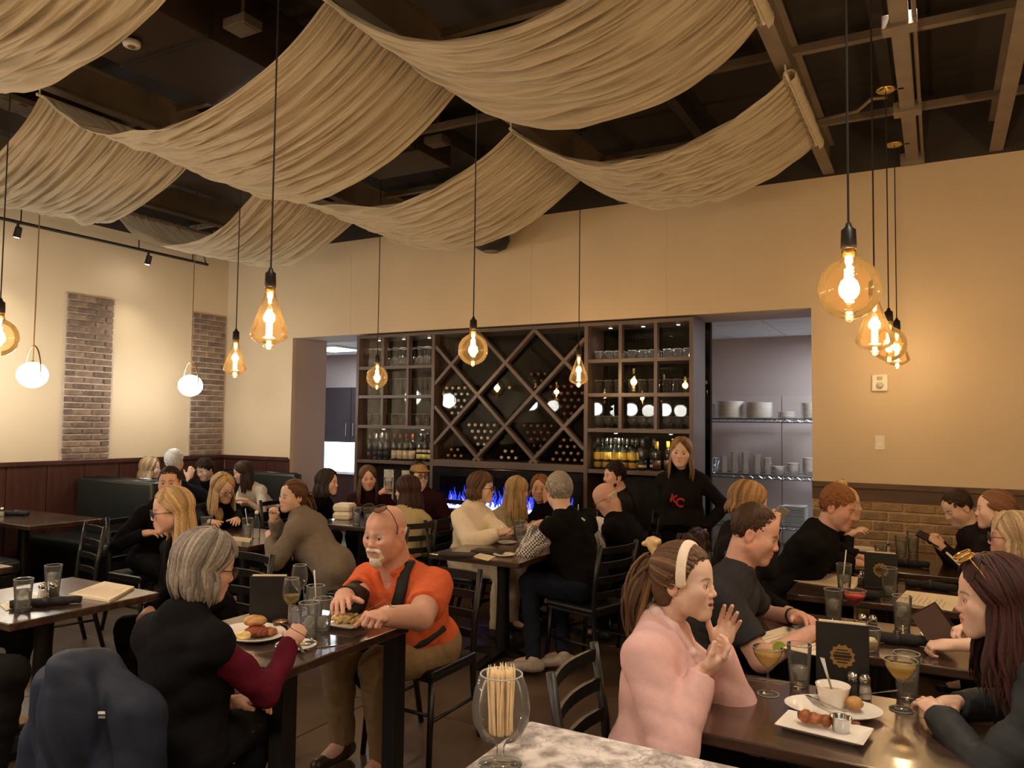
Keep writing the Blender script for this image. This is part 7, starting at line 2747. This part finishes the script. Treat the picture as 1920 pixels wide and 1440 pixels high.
person('bearded dark-haired man in a dark jacket beyond the bald man', (1152, 893), 6.9, face=-62, body=-85, sex='m', res='mid', skin='pink', hair=('short', B_DARK, dict(len=.035)), beard=('full', srgb(64, 44, 34)), top=srgb(34, 30, 30), legs=BLK, knees=((-2.62, 6.32, .53), (-2.6, 6.52, .53)), build=.4, seated_on=CH % 'bearded man')
# brown coat over the chair back behind the bald man
f_ = bald['Fb']
r_ = np.cross(f_, [0, 0, 1.])
c = bald['pel'] * (1, 1, 0) - .31 * f_ + (0, 0, .84)
A3 = np.stack([r_, f_, np.array([0, 0, 1.])], 1)
V, Fc = sculpt([cap(c - .16 * r_, c + .16 * r_, .04, k=.04), ell(c - .045 * f_ - (0, 0, .22), (.19, .04, .26), A3, k=.05), cap(c - .19 * r_ - .03 * f_ - (0, 0, .02), c - .21 * r_ - .05 * f_ - (0, 0, .42), .045, k=.04), cap(c + .19 * r_ - .03 * f_ - (0, 0, .02), c + .21 * r_ - .05 * f_ - (0, 0, .42), .045, k=.04)], .011, folds(5, .018, 26))
b = np.array([c[0], c[1], 0])
t = thing('coat', 'dark brown coat hung on the chair behind the vested men', 'coat', tuple(b))
link('coat_cloth', mesh_np('coat_cloth', V - b, Fc, np.broadcast_to(np.array(srgb(60, 42, 32)), (len(V), 3)), mats=(M_shell,)), t)
V, Fc = sculpt([cap(c - .08 * r_ - .02 * f_ + (0, 0, .04), c + .08 * r_ - .02 * f_ + (0, 0, .04), .024, k=.03)], .009)
link('coat_collar', mesh_np('coat_collar', V - b, Fc, np.broadcast_to(np.array(srgb(52, 36, 28)), (len(V), 3)), mats=(M_shell,)), t)


# ---- waitress
def kc(i):
    nb, U, Bx, By = i['nb'], i['U'], i['Bx'], i['By']
    red = mat('red_print', srgb(176, 34, 44), .7)
    for ch, dx, dz, sz in (('K', .045, .0, .085), ('C', -.005, -.03, .1)):
        cu_ = bpy.data.curves.new('monogram', 'FONT')
        cu_.body = ch
        cu_.size = sz
        cu_.extrude = .004
        cu_.align_x = 'CENTER'
        cu_.align_y = 'CENTER'
        cu_.offset = .003
        o = bpy.data.objects.new('monogram', cu_)
        COL.objects.link(o)
        dg = bpy.context.evaluated_depsgraph_get()
        me = bpy.data.meshes.new_from_object(o.evaluated_get(dg))
        bpy.data.objects.remove(o)
        me.materials.clear()
        me.materials.append(red)
        link('monogram', me, i['root'])
        c = nb - (.2 - dz) * U + dx * Bx
        cs, sn_ = math.cos(-.25), math.sin(-.25)
        for v in me.vertices:
            x, y = v.co.x * cs - v.co.y * sn_, v.co.x * sn_ + v.co.y * cs
            v.co = Vector(stick(i, c - x * Bx + y * U, By, .006 + v.co.z))
    MB().tube([hloc(i, (.03, .0, -.19)), hloc(i, (.0, .045, -.225)), hloc(i, (-.03, .0, -.19))], .0015, 5).build('necklace', M_chrome, i['root'])


person('standing waitress in a black sweatshirt with a red monogram', (1277, 848), 6.4, face=-6, body=-10, pitch=4, tilt=-4, res='mid', skin='fair', stand=True, s=1.03, hair=('long', [srgb(120, 90, 62), srgb(92, 66, 46), srgb(158, 122, 84)], dict(zend=-.2, t=.011, th0=54, part=.004)), top=srgb(26, 24, 25), legs=srgb(24, 23, 24), coat=.1, fold=.01, thick=.016,
       L=(1322, 990, 'd', 6.35), R=(1250, 1025, 'd', 6.48), Lpose='relax', Lh=(.7, .4, -.2), Rh_=(-.3, .9, -.2), extra=kc, seated_on=None)

# ---- window-side tables
person('woman with short fair hair behind the polo-shirt man', (1404, 944), 4.05, s=.97, face=112, body=85, pitch=10, res='mid', hair=('bob', [srgb(150, 118, 82), srgb(120, 92, 62)], dict(zend=-.06, t=.012, n=260)), top=srgb(30, 28, 30), legs=BLK, R=(1450, 988, 'd', 4.05), Rpose='grip', seated_on=CH % 'short fair-haired woman')
ph = MB().box((-.036, -.004, -.06), (.036, .004, .06)).build('phone', mat('grey_phone', srgb(150, 148, 150), .3), None, bevel=.003)
ph.location = tuple(atd(1458, 968, 4.08))
ph.rotation_euler = (.5, .5, .9)
tag(ph, 'pale phone held up by the short fair-haired woman', 'phone')
person('red-haired man in a black hoodie leaning over the table', (1571, 952), 4.6, face=72, body=84, pitch=16, sex='m', s=1.04, res='mid', skin='ruddy', build=.3, hair=('short', srgb(140, 92, 58), dict(len=.03, tops=.012, lift=.16, t=.007)), top=srgb(24, 23, 24), neck='hood', thick=.022, fold=.016, legs=BLK, pelvis=(-.97, 4.98, .56), R=(1600, 1056, 'z', .82), L=(1608, 1046, 'z', .82), Rh_=(-.9, -.4, .1), Lh=(-.8, .5, .1), seated_on=CH % 'red-haired man')
person('blonde woman with a high bun behind the red-haired man', (1586, 946), 5.5, pelvis=(-.97, 5.95, .56), face=84, body=84, res='mid', skin='fair', hair=('bun', [srgb(214, 178, 116), srgb(186, 148, 90)], dict(gather=(0, -.025, .112), brad=.036, t=.012)), top=srgb(28, 26, 28), legs=BLK, R=(1592, 1004, 'd', 5.4), Rpose='relax', RD=(.7, 0, .5), seated_on=CH % 'bun-haired woman')


def stripe(i):
    sd = -1
    pts = [i['sh'][sd] + (0, 0, .05), i['sh'][sd] + .5 * (i['el'][sd] - i['sh'][sd]) - .058 * _n(i['Fb'] * 0 + (0, 1, 0)), i['el'][sd] - .05 * np.array((0, 1, 0)), i['el'][sd] + .9 * (i['wr'][sd] - i['el'][sd]) - .04 * np.array((0, 1, 0))]
    MB().tube([P_(i, p) for p in pts], .008, 6).build('sleeve_stripe', M_salt, i['root'], smooth=True)


person('youth in a dark track jacket with a white stripe reading his phone', (1796, 952), 5.2, face=-58, body=-82, pitch=28, sex='m', res='mid', skin='fair', hair=('short', srgb(60, 44, 34), dict(len=.026, t=.006, lift=.1)), top=srgb(34, 28, 30), neck='hood', legs=BLK, L=(1768, 1028, 'd', 4.95), R=(1760, 1018, 'd', 5.1), Lpose='grip', Rpose='grip', extra=stripe, seated_on=CH % 'youth with the phone')
ph = MB().box((-.038, -.075, -.004), (.038, .075, .004)).build('phone', mat('black_phone', srgb(26, 26, 30), .15), None, bevel=.003)
ph.location = tuple(atd(1742, 1010, 5.0))
ph.rotation_euler = (.5, -.35, 1.2)
tag(ph, 'black phone in the hands of the striped-jacket youth', 'phone')
person('woman with sleek drawn-back brown hair in profile', (1866, 956), 4.6, face=-84, body=-86, res='mid', skin='fair', hair=('tail', srgb(120, 84, 58), dict(gather=(0, -.1, -.02), tlen=.1, t=.009)), top=srgb(40, 34, 34), legs=BLK, seated_on=CH % 'sleek-haired woman')
person('woman with a fair fringed bob and dark glasses in profile', (1899, 1008), 3.8, face=-84, body=-86, res='mid', skin='pink', hair=('bob', [srgb(166, 142, 110), srgb(140, 118, 92), srgb(182, 162, 134)], dict(zend=-.13, t=.017, bangs=True, th0=66)), glasses='thick', top=srgb(48, 40, 38), legs=BLK, seated_on=CH % 'fair woman with the fringe')
person('person in a dark top holding an open menu, mostly hidden', None, 0, head3=(.44, 3.72, 1.2), face=-86, body=-88, res='mid', hair=('long', B_BROWN, dict(zend=-.2)), top=srgb(40, 36, 38), sleeve='push', legs=BLK, L=(1770, 1212, 'z', .80), R=(1762, 1190, 'z', .84), Lpose='grip', Rpose='grip', Lh=(.3, -.6, -.7), Rh_=(.3, .6, -.7), seated_on=CH % 'menu holder')
mt2 = thing('menu_folder', 'dark leather menu folder held open at the red-cocktail table', 'menu', tuple(atd(1752, 1170, 3.2)), 0)
for sg in (-1, 1):
    MB().box((-.075, -.004, -.055), (.075, 0, .055), Matrix.Translation((0, sg * .045, 0)) @ Matrix.Rotation(.95, 4, 'Y') @ Matrix.Rotation(sg * .35, 4, 'Z')).build('cover', mat('brown_leather', srgb(70, 48, 40), .35), mt2)
